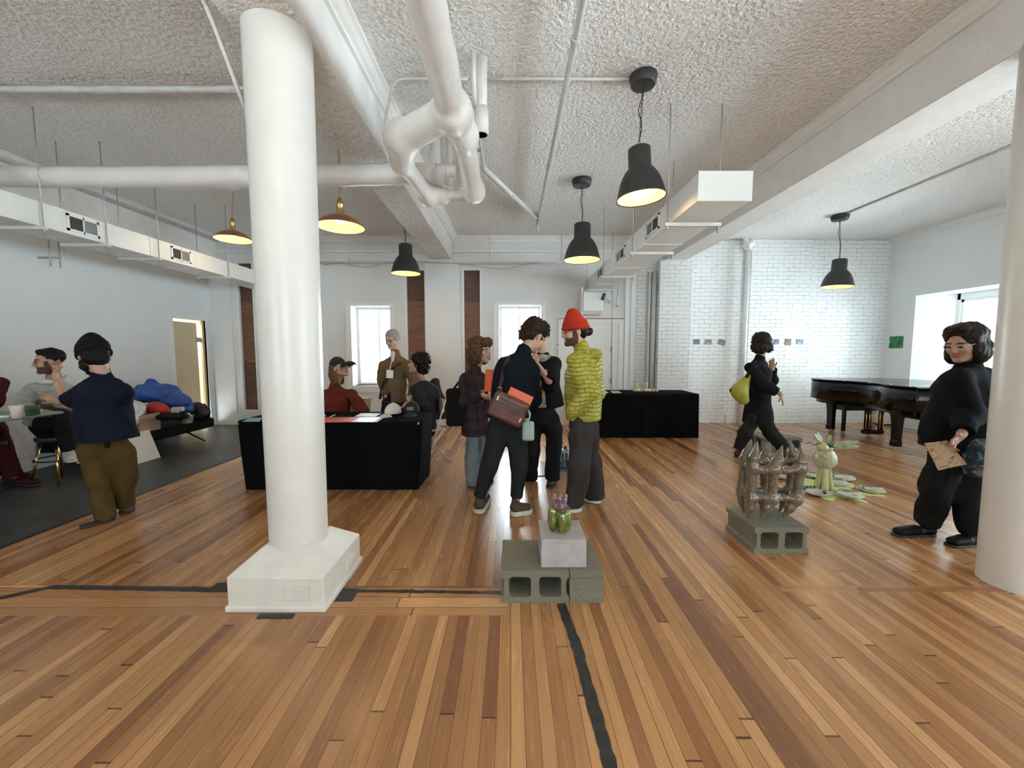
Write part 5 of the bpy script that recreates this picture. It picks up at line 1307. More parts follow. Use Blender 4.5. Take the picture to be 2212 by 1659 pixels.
def add_hand(g, W, d, n, curl=.5, s=1.0, spread=.25, flip=1):
    """W wrist, d towards the fingers, n where the palm looks, flip = thumb side"""
    d = nrm(d); n = nrm(V3(n)-d*np.dot(n, d)); l = np.cross(d, n)*flip; W = V3(W)
    g.cap(W-d*.02*s, W+d*.02*s, .023*s, .020*s, k=.01, lat=l, ls=1.25)
    g.cap(W+d*.02*s, W+d*.078*s, .0125*s, .0115*s, k=.012, lat=l, ls=3.0)
    fl_ = [(.030, .066, .0088), (.010, .074, .0090), (-.010, .069, .0086), (-.028, .054, .0076)]
    for i, (o, ln, r) in enumerate(fl_):
        p = W+d*(.086-(.004*i if i > 1 else 0))*s+l*o*s; a = curl*(.7+.12*i)
        dd = nrm(d+l*o*spread*6); up_ = n
        for q, fr in enumerate((.44, .31, .25)):
            ang = a*(q+.6)*.75
            v = dd*math.cos(ang)+up_*math.sin(ang); e = p+v*ln*fr*s
            g.cap(p, e, r*s*(1-.1*q), r*s*(.92-.1*q), k=.003); p = e
    p = W+d*.022*s+l*.026*s
    v1 = nrm(d*.62+l*.75+n*.30); e = p+v1*.040*s; g.cap(p, e, .0125*s, .0105*s, k=.008)
    v2 = nrm(d*.85+l*.35+n*(.30+.5*curl)); g.cap(e, e+v2*.033*s, .0105*s, .0085*s, k=.004)

def pt(q):
    return V3(at(*q)) if not isinstance(q, np.ndarray) else q
def shoe(root, a, toe, mat, sole, W=.047, name='shoe', high=0.0, chunky=.022, heel_lift=0.0):
    """a = ankle joint, toe = ground point under the toe tip"""
    a = V3(a); toe = V3(toe); d = V3(toe[0]-a[0], toe[1]-a[1], 0); L_ = np.linalg.norm(d); d = d/(L_+1e-9)
    heel = V3(a[0], a[1], toe[2])-d*.065+V3(0, 0, heel_lift)
    ln = np.linalg.norm(toe-heel)
    dd = nrm(toe-heel); lat = nrm(np.cross(dd, (0, 0, 1))); up = np.cross(lat, dd); M = np.stack([lat, dd, up], 1)
    L = lambda x, y, z: heel+M @ V3(x, y, z)
    lo = np.minimum(np.minimum(heel, toe), a)-.09; hi = np.maximum(np.maximum(heel, toe), a)+.10
    g = SDF(lo, hi, .006); c = chunky
    g.cap(L(0, .04, c+.026), L(0, ln-.045, c+.020), .032, .026, k=.03, lat=lat, ls=W/.036)
    g.cap(L(0, ln*.45, c+.032), L(0, ln-.05, c+.018), .034, .026, k=.02, lat=lat, ls=1.3)
    g.cap(L(0, .045, c+.03), a+V3(0, 0, high), .034, .040, k=.03)
    g.cut(L(0, 0, c*.9), -up); g.cut(a+V3(0, 0, high+.012), V3(0, 0, 1))
    o = g.mesh(name, mat, root, 1)
    g = SDF(lo, hi, .006)
    g.cap(L(0, W, c*.5), L(0, ln-W, c*.5), W, W*.98, k=.02); g.cut(L(0, 0, c), up); g.cut(L(0, 0, 0.001), -up)
    g.mesh('sole', sole, o, 1)
    return o
def hair_mesh(root, C, M, s, prims, subs, mat, nz=(.004, 60, 1), vox=.005, name='hair', cuts=(), curls=0):
    s = s*1.045
    L = lambda x, y, z: C+M @ (V3(x, y, z)*s)
    ps = [L(*p[0]) for p in prims]; rr = [max(p[1])*s for p in prims]
    lo = np.min([p-r for p, r in zip(ps, rr)], 0)-.02; hi = np.max([p+r for p, r in zip(ps, rr)], 0)+.02
    g = SDF(lo, hi, vox)
    for p, r in zip(prims, rr): g.ell(L(*p[0]), V3(p[1])*s, M, .025)
    if nz: g.noise(nz[0]*1.25, nz[1]*.85, nz[2], (1, 1, 1), 3)
    for c, r in subs: g.ell(L(*c), V3(r)*s, M, .008, 'sub')
    rnd = np.random.RandomState(curls+7)
    for _ in range(curls):
        p = prims[rnd.randint(len(prims))]; d = nrm(rnd.randn(3)); q = V3(p[0])+V3(p[1])*d*.97
        if any((((q-V3(c))/(V3(r)*1.02))**2).sum() < 1 for c, r in subs): continue
        if any((((q-V3(o[0]))/(V3(o[1])*.85))**2).sum() < 1 for o in prims): continue
        w_ = nrm(rnd.randn(3)); a = L(*q); rr2 = rnd.uniform(.009, .015)
        g.cap(a-w_*.012, a+w_*.012, rr2*s, rr2*.8*s, k=.006)
    for c, n in cuts: g.cut(L(*c), M @ V3(n), .01)
    return g.mesh(name, mat, root, 1)
FACE_SUB = ((0, .085, -.035), (.062, .060, .080))
def glasses(root, C, M, s=1.0, mat=None):
    L = lambda x, y, z: Vector(C+M @ (V3(x, y, z)*s)); mb = MB(); mat = mat or M_black
    for q in (-1, 1):
        mb.tube([L(q*.033+.024*math.cos(a*PI/8), .099, .002+.018*math.sin(a*PI/8)) for a in range(16)], .0022, 6, closed=True)
        mb.tube([L(q*.057, .096, .006), L(q*.074, .05, .006), L(q*.082, -.01, .004)], .0018, 6)
    mb.tube([L(-.009, .103, .005), L(.009, .103, .005)], .0018, 6)
    return mb.build('glasses', mat, root)

def person(label, J, face, up=(0, 0, 1), skin=None, s=1.0, top=None, pants=None, hands=None, beard=False, brow=True, base=None, vox=.0065, group=None, hs=1.07, neck_r=.056, lean_lat=None):
    """J: head, neck, sa, sb, ea, eb, wa, wb, ha, hb, ka, kb, fa, fb (joints as pixel + depth)"""
    J = {k: pt(v) for k, v in J.items()}
    for q in 'ab':                                              # joints sit inside the shoulder
        J['s'+q] = J['s'+q]+(J['neck']-J['s'+q])*.10+V3(0, 0, -.030)
    b0 = V3(base if base is not None else ((J['fa'][0]+J['fb'][0])/2, (J['fa'][1]+J['fb'][1])/2, 0))
    t = thing('person', label, 'person', b0, group=group)
    M = head_basis(face, up); C = J['head']; sk = skin or SK1
    P = np.array(list(J.values())); lo = P.min(0)-.16; hi = P.max(0)+.16; lo[2] = max(lo[2], -.02)
    lat = nrm(lean_lat) if lean_lat is not None else nrm(J['sb']-J['sa']); pel = (J['ha']+J['hb'])/2; nk = J['neck']; plat = nrm(J['hb']-J['ha'])
    wst = pel+(nk-pel)*.36; ch = pel+(nk-pel)*.70
    J.update(pel=pel, wst=wst, ch=ch)
    g = SDF(lo, hi, vox)
    g.cap(pel, wst, .082*s, .082*s, k=.04, lat=plat, ls=1.18).cap(wst, ch, .085*s, .10*s, k=.04, lat=lat, ls=1.4)
    sm = (J['sa']+J['sb'])/2
    g.cap(ch, sm*.5+nk*.5-V3(0, 0, .03), .10*s, .06*s, k=.04, lat=lat, ls=1.4)
    g.cap(J['sa'], J['sb'], .045*s, k=.05)
    g.cap(nk-V3(0, 0, .01), C-M[:, 2]*.055-M[:, 1]*.018, neck_r*s, neck_r*.92*s, k=.025)
    for q in 'ab':
        g.cap(J['s'+q], J['e'+q], .045*s, .036*s, k=.03).cap(J['e'+q], J['w'+q], .036*s, .024*s, k=.02)
        g.cap(J['h'+q], J['k'+q], .060*s, .046*s, k=.03).cap(J['k'+q], J['f'+q], .050*s, .034*s, k=.03)
        g.ell(J['f'+q]-V3(0, 0, .02), (.036, .036, .03), None, .02)
    add_head(g, C, M, s*hs)
    for q, h in (hands or {}).items():
        if h is None: continue
        d, n, curl, flip = h[:4]; add_hand(g, J['w'+q], d, n, curl, s*1.0, flip=flip)
    o = g.mesh('body', [sk, M_brow, M_eye, M_lip, M_beard], t, 1)
    me = o.data; n = len(me.polygons); cc = np.empty(n*3, np.float32); me.polygons.foreach_get('center', cc); cc = cc.reshape(-1, 3)+b0
    q = (cc-C) @ M / (s*hs); X, Y_, Z = np.abs(q[:, 0]), q[:, 1], q[:, 2]
    mi = np.zeros(n, np.int32)
    if beard:
        mi[(Y_ > -.005) & (Y_ < .12) & (Z < -.046) & (Z > -.125) & (X < .075)] = 4
        mi[(Y_ > -.005) & (Y_ < .04) & (Z < .005) & (Z > -.05) & (X > .05) & (X < .075)] = 4
    if brow: mi[(Y_ > .06) & (X > .014) & (X < .052) & (Z > .020-.1*(X-.03)) & (Z < .030)] = 1
    mi[(Y_ > .06) & (((X-.032)/.015)**2+((Z-.001)/.0055)**2 < 1)] = 2
    mi[(Y_ > .076) & (X < .023) & (Z < -.053) & (Z > -.071) & (Z < -.048-.2*X)] = 3
    me.polygons.foreach_set('material_index', mi)
    if pants:
        r = pants['r']; g = SDF(lo, hi, .009)
        g.cap(pel+V3(0, 0, .02+pants.get('rise', 0)), pel-V3(0, 0, .04), r[0]*.95*s, r[0]*s, k=.03, lat=plat, ls=1.18)
        for q_ in 'ab':
            kk = J['k'+q_]; ff = J['f'+q_]+V3(0, 0, pants.get('hem', -.02)); dn = nrm(ff-kk)
            g.cap(J['h'+q_], J['h'+q_]+(kk-J['h'+q_])*.3, r[1]*.88*s, r[1]*.96*s, k=.035).cap(J['h'+q_]+(kk-J['h'+q_])*.3, kk, r[1]*.96*s, r[2]*s, k=.03).cap(kk, ff, r[2]*s, r[3]*s, k=.03)
        g.noise(pants.get('nz', .006)*1.6, 21, pants.get('seed', 3), (1, 1, .8), 3)
        for q_ in 'ab':
            kk = J['k'+q_]; ff = J['f'+q_]+V3(0, 0, pants.get('hem', -.02)); dn = nrm(ff-kk)
            g.cut(ff+dn*.01, dn, 0, ff-.14, ff+V3(.14, .14, .10)+dn*.0)
        g.cut((0, 0, .008), (0, 0, -1))
        J['pants'] = g.mesh('trousers', pants['mat'], t, 1)
    if top:
        r = top['r']; g = SDF(lo, hi, .008); hem = pt(top['hem']) if 'hem' in top else pel-V3(0, 0, .02)
        g.cap(hem-nrm(wst-hem)*.06, wst, r[0]*s, r[1]*s, k=.04, lat=plat, ls=top.get('ls', 1.35)).cap(wst, ch, r[1]*s, r[2]*s, k=.05, lat=lat, ls=top.get('ls', 1.35))
        g.cap(ch, sm*.4+nk*.6-V3(0, 0, .035), r[2]*s, .07*s, k=.06, lat=lat, ls=1.35)
        for q_ in 'ab': g.cap(nk-V3(0, 0, .035)+(J['s'+q_]-nk)*.15, J['s'+q_]+V3(0, 0, .0), .050*s, .056*s, k=.05)
        if top.get('collar', .0): g.cap(nk-V3(0, 0, .02), nk+nrm(C-nk)*top['collar'], .070*s, .064*s, k=.02)
        for q_ in 'ab':
            sl = top.get('sleeve', {}).get(q_, 1.0); a, e, w = J['s'+q_], J['e'+q_], J['w'+q_]; sr = top['sr']
            if sl > 1e-3 and sl < .6:
                ee = a+(e-a)*sl*2; g.cap(a, ee, sr[0]*.9*s, sr[1]*s*1.1, k=.03)
            else:
                m_ = a+(e-a)*.35; g.cap(a, m_, sr[0]*.88*s, sr[0]*.93*s, k=.035).cap(m_, e, sr[0]*.93*s, sr[1]*s, k=.012); w2 = e+(w-e)*min(1, (sl-.5)*2); g.cap(e, w2, sr[1]*s, sr[2]*s, k=.012)
        for e_ in top.get('extra', []): e_(g, J)
        fo_ = top.get('fold', (.008, 17, 4)); g.noise(fo_[0]*1.35, fo_[1]*1.15, fo_[2], (1, 1, .8), 3)
        for q_ in 'ab':
            sl = top.get('sleeve', {}).get(q_, 1.0); a, e, w = J['s'+q_], J['e'+q_], J['w'+q_]
            if sl < .6: ee = a+(e-a)*sl*2; dn = nrm(e-a); g.cut(ee+dn*.012, dn, 0, ee-.10+dn*.04, ee+.10+dn*.04)
            elif not top.get('nocuff'):
                dn = nrm(w-e); w2 = e+(w-e)*min(1, (sl-.5)*2); g.cut(w2+dn*.004, dn, 0, w2-.06+dn*.03, w2+.06+dn*.03)
        # neckline follows the neck, flat hem
        hd = nrm(nrm(hem-wst)*.35+V3(0, 0, -.65)); g.cut(hem, hd, .01, np.minimum(hem, hem+hd*.25)-.30, np.maximum(hem, hem+hd*.25)+.30) if top.get('hemcut', True) else None
        for e_ in top.get('post', []): e_(g, J)
        J['top'] = g.mesh(top.get('name', 'jacket'), top['mat'], t, 1)
    J['C'] = C; J['M'] = M; J['root'] = t
    return t, J
def LL(J, x, y, z, s=1.0): return J['C']+J['M'] @ (V3(x, y, z)*s)
def strap_tube(root, name, pts, mat, w=.02, th=.004):
    """flat strap through world points"""
    P = [Vector(p) for p in arc([Vector(q) for q in pts], 5, .08)]; vs = []; fs = []
    for i, p in enumerate(P):
        t_ = (P[min(i+1, len(P)-1)]-P[max(i-1, 0)]).normalized(); n = Vector((0, -1, 0)); n = (n-t_*n.dot(t_)).normalized(); l = t_.cross(n)
        vs += [p+l*w+n*th, p-l*w+n*th, p-l*w-n*th, p+l*w-n*th]
    for i in range(len(P)-1):
        a, b = 4*i, 4*i+4; fs += [(a, a+1, b+1, b), (a+1, a+2, b+2, b+1), (a+2, a+3, b+3, b+2), (a+3, a, b, b+3)]
    fs += [(0, 3, 2, 1), tuple(len(P)*4-4+k for k in range(4))]
    return MB().add(vs, fs).build(name, mat, root)
Z = lambda p, z: V3(p[0], p[1], z)
# --- man in the black beanie and navy shirt, seen from behind (left)
M_navy = cloth('navy polo cotton', (.008, .010, .022)); M_khaki = cloth('brown cotton trousers', (.080, .048, .016), var=.15); M_beanie = cloth('black knit', (.010, .009, .009), .95, b=.8, bs=70)
M_clog = cloth('grey green felt clog', (.075, .085, .07)); M_dsole = simple('dark sole', (.03, .03, .03), .7); M_skinw = SK1
t, J = person('person standing in black beanie, navy short-sleeved shirt and brown trousers, back turned, grey clogs',
    dict(head=(203, 770, 3.42), neck=(222, 812, 3.42), sa=(178, 838, 3.52), sb=(266, 842, 3.36), ea=(150, 874, 3.52), eb=(240, 878, 3.62), wa=(124, 828, 3.58), wb=(180, 862, 3.75),
         ha=(208, 952, 3.45), hb=(246, 952, 3.44), ka=(214, 1040, 3.38), kb=(267, 1030, 3.52), fa=(228, 1118, 3.36), fb=(273, 1090, 3.56)),
    (-.72, .45, -.50), skin=SK1, s=1.08,
    top=dict(name='polo_shirt', mat=M_navy, r=(.168, .150, .138), ls=1.25, sr=(.075, .072, .06), hem=(236, 950, 3.42), sleeve=dict(a=.40, b=.42), collar=.035),
    pants=dict(mat=M_khaki, rise=.07, r=(.118, .106, .080, .062), hem=.0, nz=.009), hands=dict(a=((-.25, .1, 1), (1, .3, 0), .9, 1), b=((-1, .2, .5), (0, .5, -1), .8, 1)))
shoe(t, J['fa']-V3(0, 0, .03), V3(fl(172, 1143)), M_clog, M_dsole, .052); shoe(t, J['fb']-V3(0, 0, .03), V3(fl(262, 1112)), M_clog, M_dsole, .050)
hair_mesh(t, J['C'], J['M'], 1.08, [((0, -.045, .03), (.088, .078, .10)), ((0, -.05, -.05), (.075, .05, .05)), ((.05, .03, -.02), (.035, .04, .05))], [FACE_SUB], M_hairk, (.006, 70, 2))
hair_mesh(t, J['C'], J['M'], 1.08, [((0, -.02, .052), (.098, .114, .098)), ((0, -.06, .12), (.05, .05, .045))], [], M_beanie, (.003, 50, 2), name='beanie', cuts=[((0, 0, -.002), (0, .25, -1))])
hair_mesh(t, J['C'], J['M'], 1.08, [((0, -.018, .012), (.104, .118, .036))], [], M_beanie, (.002, 60, 2), name='beanie_cuff')
hair_mesh(t, J['C'], J['M'], 1.08, [((0, .062, -.085), (.05, .04, .05)), ((-.05, .03, -.06), (.03, .04, .05))], [((0, .03, -.03), (.06, .06, .08))], M_hairk, (.007, 80, 2), name='beard')
strap_tube(t, 'wallet_chain', [J['hb']+V3(.06, -.12, .06), J['hb']+V3(.075, -.13, -.0), J['hb']+V3(.07, -.13, -.03)], M_bench, .014, .012)

# --- seated man in the grey sweatshirt
M_grey = cloth('heather grey fleece', (.33, .32, .31), var=.15, nscale=30); M_blackp = cloth('black cotton trousers', (.012, .012, .013)); M_wsneak = cloth('off white canvas', (.55, .50, .45)); M_tee = cloth('white tee', (.7, .68, .62))
t, J = person('bearded person in heather grey sweatshirt seated at the high green table, face turned aside',
    dict(head=(106, 781, 4.10), neck=(118, 822, 4.18), sa=(64, 842, 4.10), sb=(165, 842, 4.35), ea=(46, 880, 3.92), eb=(168, 878, 4.25), wa=(74, 886, 3.80), wb=(120, 868, 3.98),
         ha=(88, 918, 4.35), hb=(125, 915, 4.40), ka=(130, 905, 3.98), kb=(165, 915, 4.15), fa=(148, 972, 4.10), fb=(172, 975, 4.25)),
    (-.62, -.76, -.10), skin=SK2, s=1.0, beard=True,
    top=dict(name='sweatshirt', mat=M_grey, r=(.135, .13, .13), sr=(.082, .078, .05), hem=(106, 915, 4.35), sleeve=dict(a=.92, b=.92), collar=.03, fold=(.011, 15, 4)),
    pants=dict(mat=M_blackp, r=(.12, .10, .082, .06), hem=.02), hands=dict(a=((.8, .1, -.1), (0, 0, -1), .4, 1), b=((-.6, -.3, .6), (-.5, .5, 0), .8, 1)))
hair_mesh(t, J['C'], J['M'], 1.0, [((0, -.025, .048), (.083, .098, .085)), ((0, .035, .10), (.06, .04, .025))], [((0, .10, -.01), (.075, .075, .085)), ((0, .02, -.08), (.1, .1, .07))], M_hairk, (.003, 90, 2))
glasses(t, J['C'], J['M'])
g = SDF(J['neck']-.1, J['neck']+.12, .006); g.ell(J['neck']+V3(-.02, -.05, -.01), (.075, .055, .03), None, .01); g.mesh('undershirt', M_tee, t, 1)
for q, tp in (('fa', (172, 985)), ('fb', (196, 990))):
    f = J[q]; shoe(t, f-V3(0, 0, .02), V3(f[0]+.17, f[1]-.13, f[2]-.10), M_wsneak, M_wsneak, .045)
# stool under him
t = thing('bar_stool', 'black bar stool with brass legs under the person in grey sweatshirt', 'stool', (J['pel'][0], J['pel'][1]+.06, 0))
px_, py_ = J['pel'][0], J['pel'][1]+.06; zz = J['pel'][2]-.135
MB().cyl((px_, py_, zz-.05), (px_, py_, zz), .17, 32).build('seat', M_black, t, bevel=.01)
for k in range(4):
    a = PI/4+k*PI/2; MB().cyl((px_+math.cos(a)*.12, py_+math.sin(a)*.12, zz-.05), (px_+math.cos(a)*.22, py_+math.sin(a)*.22, 0), .012, 10).build('leg', M_brassl, t)
MB().tube([(px_+math.cos(k*PI/8)*.19, py_+math.sin(k*PI/8)*.19, .27) for k in range(16)], .009, 8, closed=True).build('footrest', M_black, t)

# --- person mostly outside the frame on the left; only the maroon leg shows
M_maroon = cloth('maroon corduroy', (.055, .010, .014)); M_msh = cloth('maroon suede', (.05, .014, .015))
kA = at(-12, 912, 4.0); fA = V3(fl(30, 1046)); fA[2] = .09; fB = fA+V3(-.18, .12, 0)
t, J = person('person at the left edge, only a maroon trouser leg and shoe in view',
    dict(head=V3(-5.42, 3.95, 1.42), neck=V3(-5.44, 4.0, 1.22), sa=V3(-5.62, 3.95, 1.16), sb=V3(-5.28, 4.15, 1.16), ea=V3(-5.66, 3.82, .98), eb=V3(-5.25, 4.05, .95), wa=V3(-5.55, 3.68, 1.0), wb=V3(-5.38, 3.84, 1.0),
         ha=V3(-5.60, 4.05, .64), hb=V3(-5.42, 4.13, .64), ka=V3(fB[0]-.10, fB[1]-.02, .62), kb=V3(fA[0]-.10, fA[1]-.04, .62), fa=fB, fb=fA), (.3, -.95, 0), skin=SK2, s=.95,
    top=dict(name='shirt', mat=M_maroon, r=(.12, .115, .11), sr=(.07, .06, .045), sleeve=dict(a=.95, b=.95)), pants=dict(mat=M_maroon, r=(.11, .095, .088, .085), hem=-.0, nz=.008), hands=dict(a=((0, -1, 0), (0, 0, -1), .4, 1), b=((0, -1, 0), (0, 0, -1), .4, -1)))
shoe(t, fA-V3(0, 0, .03), V3(fl(86, 1050)), M_msh, M_dsole, .048); shoe(t, fB-V3(0, 0, .03), V3(fl(70, 1034)), M_msh, M_dsole, .048)
hair_mesh(t, J['C'], J['M'], 1, [((0, -.03, .04), (.085, .1, .09))], [FACE_SUB], M_hairb)
t = thing('bar_stool', 'stool hidden behind the high table under the person in maroon', 'stool', (-5.51, 4.12, 0))
MB().cyl((-5.51, 4.12, .46), (-5.51, 4.12, .51), .16, 24).build('seat', M_black, t); MB().cyl((-5.51, 4.12, .0), (-5.51, 4.12, .46), .03, 12).build('leg', M_black, t); MB().cyl((-5.51, 4.12, 0), (-5.51, 4.12, .02), .17, 24).build('foot', M_black, t)

# --- seated woman with black cap behind the black table
M_rust = cloth('rust red wool shirt', (.125, .024, .016), var=.15, b=.5, bs=60)
t, J = person('person seated behind the black table in black cap and rust red shirt',
    dict(head=(733, 796, 4.98), neck=(722, 834, 5.02), sa=(704, 850, 5.03), sb=(766, 848, 5.03), ea=(704, 890, 5.0), eb=(784, 888, 4.93), wa=(740, 900, 4.80), wb=(768, 893, 4.80),
         ha=(712, 948, 5.12), hb=(748, 948, 5.12), ka=(712, 955, 4.66), kb=(752, 955, 4.66), fa=V3(-2.22, 4.72, .09), fb=V3(-1.98, 4.72, .09)),
    (.93, -.18, .30), skin=SK1, s=.96, base=(-2.1, 5.1, 0),
    top=dict(name='shirt', mat=M_rust, r=(.125, .135, .125), sr=(.082, .080, .055), sleeve=dict(a=.95, b=.93), collar=.03, fold=(.009, 17, 2)),
    pants=dict(mat=M_blackp, r=(.12, .09, .07, .055)), hands=dict(a=((.6, -.2, -.1), (0, 0, -1), .5, 1), b=((-.35, -.6, -.15), (0, 0, -1), .9, -1)))
hair_mesh(t, J['C'], J['M'], .96, [((0, -.035, .02), (.084, .088, .095)), ((.064, -.065, -.07), (.026, .05, .12)), ((-.064, -.065, -.07), (.026, .05, .12)), ((0, -.10, -.09), (.085, .045, .12))], [FACE_SUB, ((0, .09, -.08), (.09, .085, .16)), ((0, .11, 0), (.09, .06, .12))], M_hairl, (.003, 90, 2))
cap_obj(LL(J, 0, -.008, .036), J['M'][:, 1], None, M_capb, 1.02, parent=t, up=J['M'][:, 2]+J['M'][:, 1]*-.10)
MB().tube([Vector(J['wb']+(J['eb']-J['wb'])*.12+V3(math.cos(a*PI/8)*.034, 0, math.sin(a*PI/8)*.034)) for a in range(16)], .012, 8, closed=True).build('watch', M_black, t)
for q in 'ab': shoe(t, J['f'+q]-V3(0, 0, .03), V3(J['f'+q][0], J['f'+q][1]-.17, .0), M_black, M_dsole)

# --- man with glasses and tan jacket
M_tan = cloth('tan waxed jacket', (.135, .085, .045), .7, .12); M_denim = cloth('dark navy jeans', (.014, .018, .034)); M_shirtw = cloth('pale shirt', (.55, .54, .54)); M_strap = cloth('brown strap', (.05, .02, .015))
t, J = person('grey-haired person with glasses in tan jacket standing behind the black table, badge on chest',
    dict(head=(847, 733, 5.50), neck=(853, 765, 5.55), sa=(826, 788, 5.52), sb=(886, 788, 5.52), ea=(823, 822, 5.58), eb=(893, 826, 5.50), wa=(833, 856, 5.45), wb=(886, 860, 5.32),
         ha=(838, 870, 5.58), hb=(868, 870, 5.58), ka=(838, 925, 5.56), kb=(870, 925, 5.56), fa=V3(-1.66, 5.56, .09), fb=V3(-1.44, 5.60, .09)),
    (-.30, -.88, -.30), skin=SK1, s=1.02, brow=False,
    top=dict(name='jacket', mat=M_tan, r=(.135, .125, .125), sr=(.074, .066, .050), hem=(853, 868, 5.56), sleeve=dict(a=.97, b=.93), collar=.025, fold=(.007, 15, 7)),
    pants=dict(mat=M_denim, r=(.115, .09, .075, .06), rise=.08), hands=dict(a=None, b=((-.1, -.25, -1), (-1, -.2, 0), .5, 1)))
hair_mesh(t, J['C'], J['M'], 1.06, [((0, -.02, .036), (.081, .098, .088)), ((0, -.05, -.0), (.072, .06, .06))], [((0, .112, -.02), (.068, .062, .085))], M_hairg, (.002, 100, 2))
glasses(t, J['C'], J['M'], 1.02)
n0 = J['neck']; g = SDF(n0-.14, n0+.12, .006); g.cap(n0+V3(-.01, -.07, .01), n0+V3(-.0, -.115, -.09), .035, .018, k=.01); g.mesh('shirt_collar', M_shirtw, t, 1)
strap_tube(t, 'bag_strap', [J['sb']+V3(-.05, -.02, .06), J['ch']+V3(.04, -.165, .04), J['wst']+V3(-.12, -.165, .02), J['pel']+V3(-.19, -.06, .06)], M_strap, .017)
b = V3(at(842, 808, 5.33)); o = MB().obox(b, (.045, .003, .055), Matrix.Rotation(.06, 3, 'Y')).build('name_badge', M_paper, t)
strap_tube(t, 'lanyard', [b+V3(.0, 0, .055), n0+V3(-.01, -.13, -.10), n0+V3(0, -.08, .0)], M_shirtw, .006)
MB().obox(J['ch']+V3(.10, -.148, .03), (.055, .006, .012)).build('pocket_flap', M_tan, t)
for q in 'ab': shoe(t, J['f'+q]-V3(0, 0, .03), V3(J['f'+q][0], J['f'+q][1]-.2, 0), M_black, M_dsole)

# --- seated woman in grey cardigan at the table's right end
M_char = cloth('charcoal knit', (.020, .020, .021), b=.6, bs=80)
t, J = person('dark curly-haired person in charcoal cardigan seated at the right end of the table, looking away',
    dict(head=(901, 787, 5.12), neck=(916, 822, 5.18), sa=(895, 838, 5.02), sb=(938, 838, 5.32), ea=(918, 878, 4.98), eb=(948, 885, 5.36), wa=(890, 871, 4.88), wb=(900, 872, 5.16),
         ha=(912, 925, 5.15), hb=(930, 922, 5.35), ka=(878, 925, 5.02), kb=(888, 925, 5.22), fa=V3(-1.45, 5.02, .09), fb=V3(-1.40, 5.30, .09)),
    (-.90, -.05, .12), skin=SK2, s=.96, base=(-1.15, 5.25, 0),
    top=dict(name='cardigan', mat=M_char, r=(.125, .12, .12), sr=(.078, .070, .045), sleeve=dict(a=.9, b=.9), hem=(922, 930, 5.25), fold=(.008, 18, 9)),
    pants=dict(mat=M_blackp, r=(.12, .09, .07, .055)), hands=dict(a=((-.9, -.1, -.1), (0, .6, -.6), .9, 1), b=((-.9, 0, 0), (0, 0, -1), .5, 1)))
hair_mesh(t, J['C'], J['M'], .98, [((0, -.045, .055), (.112, .115, .110)), ((0, -.075, -.03), (.10, .08, .085))], [((0, .115, -.04), (.075, .075, .095)), ((.09, .02, -.06), (.04, .04, .05)), ((-.09, .02, -.06), (.04, .04, .05))], M_hairk, (.006, 52, 3), curls=330)
for q in 'ab': shoe(t, J['f'+q]-V3(0, 0, .03), V3(J['f'+q][0]-.2, J['f'+q][1], 0), M_black, M_dsole)
# coat hanging over her chair
g = SDF((-1.12, 5.22, .42), (-.70, 5.62, 1.10), .009)
A_ = V3(at(940, 826, 5.42)); B_ = V3(at(950, 880, 5.45)); D_ = V3(at(957, 899, 5.5)); E_ = V3(at(938, 902, 5.46))
g = SDF(np.minimum.reduce([A_, B_, D_, E_])-.15, np.maximum.reduce([A_, B_, D_, E_])+.15, .008)
g.cap(A_, B_, .055, .095, k=.03, lat=(.3, .9, 0), ls=1.4).cap(B_, D_, .09, .07, k=.03, lat=(.3, .9, 0), ls=1.5).cap(B_, E_, .09, .08, k=.03, lat=(.3, .9, 0), ls=1.5); g.noise(.009, 22, 5); g.cut(V3(0, 0, D_[2]-.03), (0, 0, -1))
o = g.mesh('coat', M_char, None, 1); o.data.transform(Matrix.Translation(-Vector(A_))); o.location = A_; tag(o, 'charcoal coat hanging over the chair back behind the seated curly-haired person', 'coat')
# --- curly-haired woman in plaid coat
def mat_plaid():
    m, t, b = nt('dark plaid wool'); v = coords(t); sp = N(t, 'ShaderNodeSeparateXYZ'); t.links.new(v, sp.inputs[0])
    def st(o, f, w): return M_(t, 'GREATER_THAN', M_(t, 'SINE', M_(t, 'MULTIPLY', o, f)), w)
    a = st(M_(t, 'ADD', sp.outputs[0], sp.outputs[1]), 52, .45); c = st(sp.outputs[2], 52, .45)
    k = M_(t, 'MULTIPLY', M_(t, 'ADD', a, c), .5)
    t.links.new(mixc(t, k, (.040, .022, .026), (.012, .010, .013)), b.inputs['Base Color']); b.inputs['Roughness'].default_value = .9; b.inputs['Specular IOR Level'].default_value = .3
    bump(t, b, noise(t, v, 150, 3), .4, .003); return m
M_plaid = mat_plaid(); M_jean = cloth('light grey blue jeans', (.17, .20, .225), var=.2); M_redsh = cloth('red shoe', (.30, .03, .03))
fa_ = V3(fl(1030, 1050)); fa_[2] = .09; fb_ = V3(fl(1048, 1040)); fb_[2] = .09
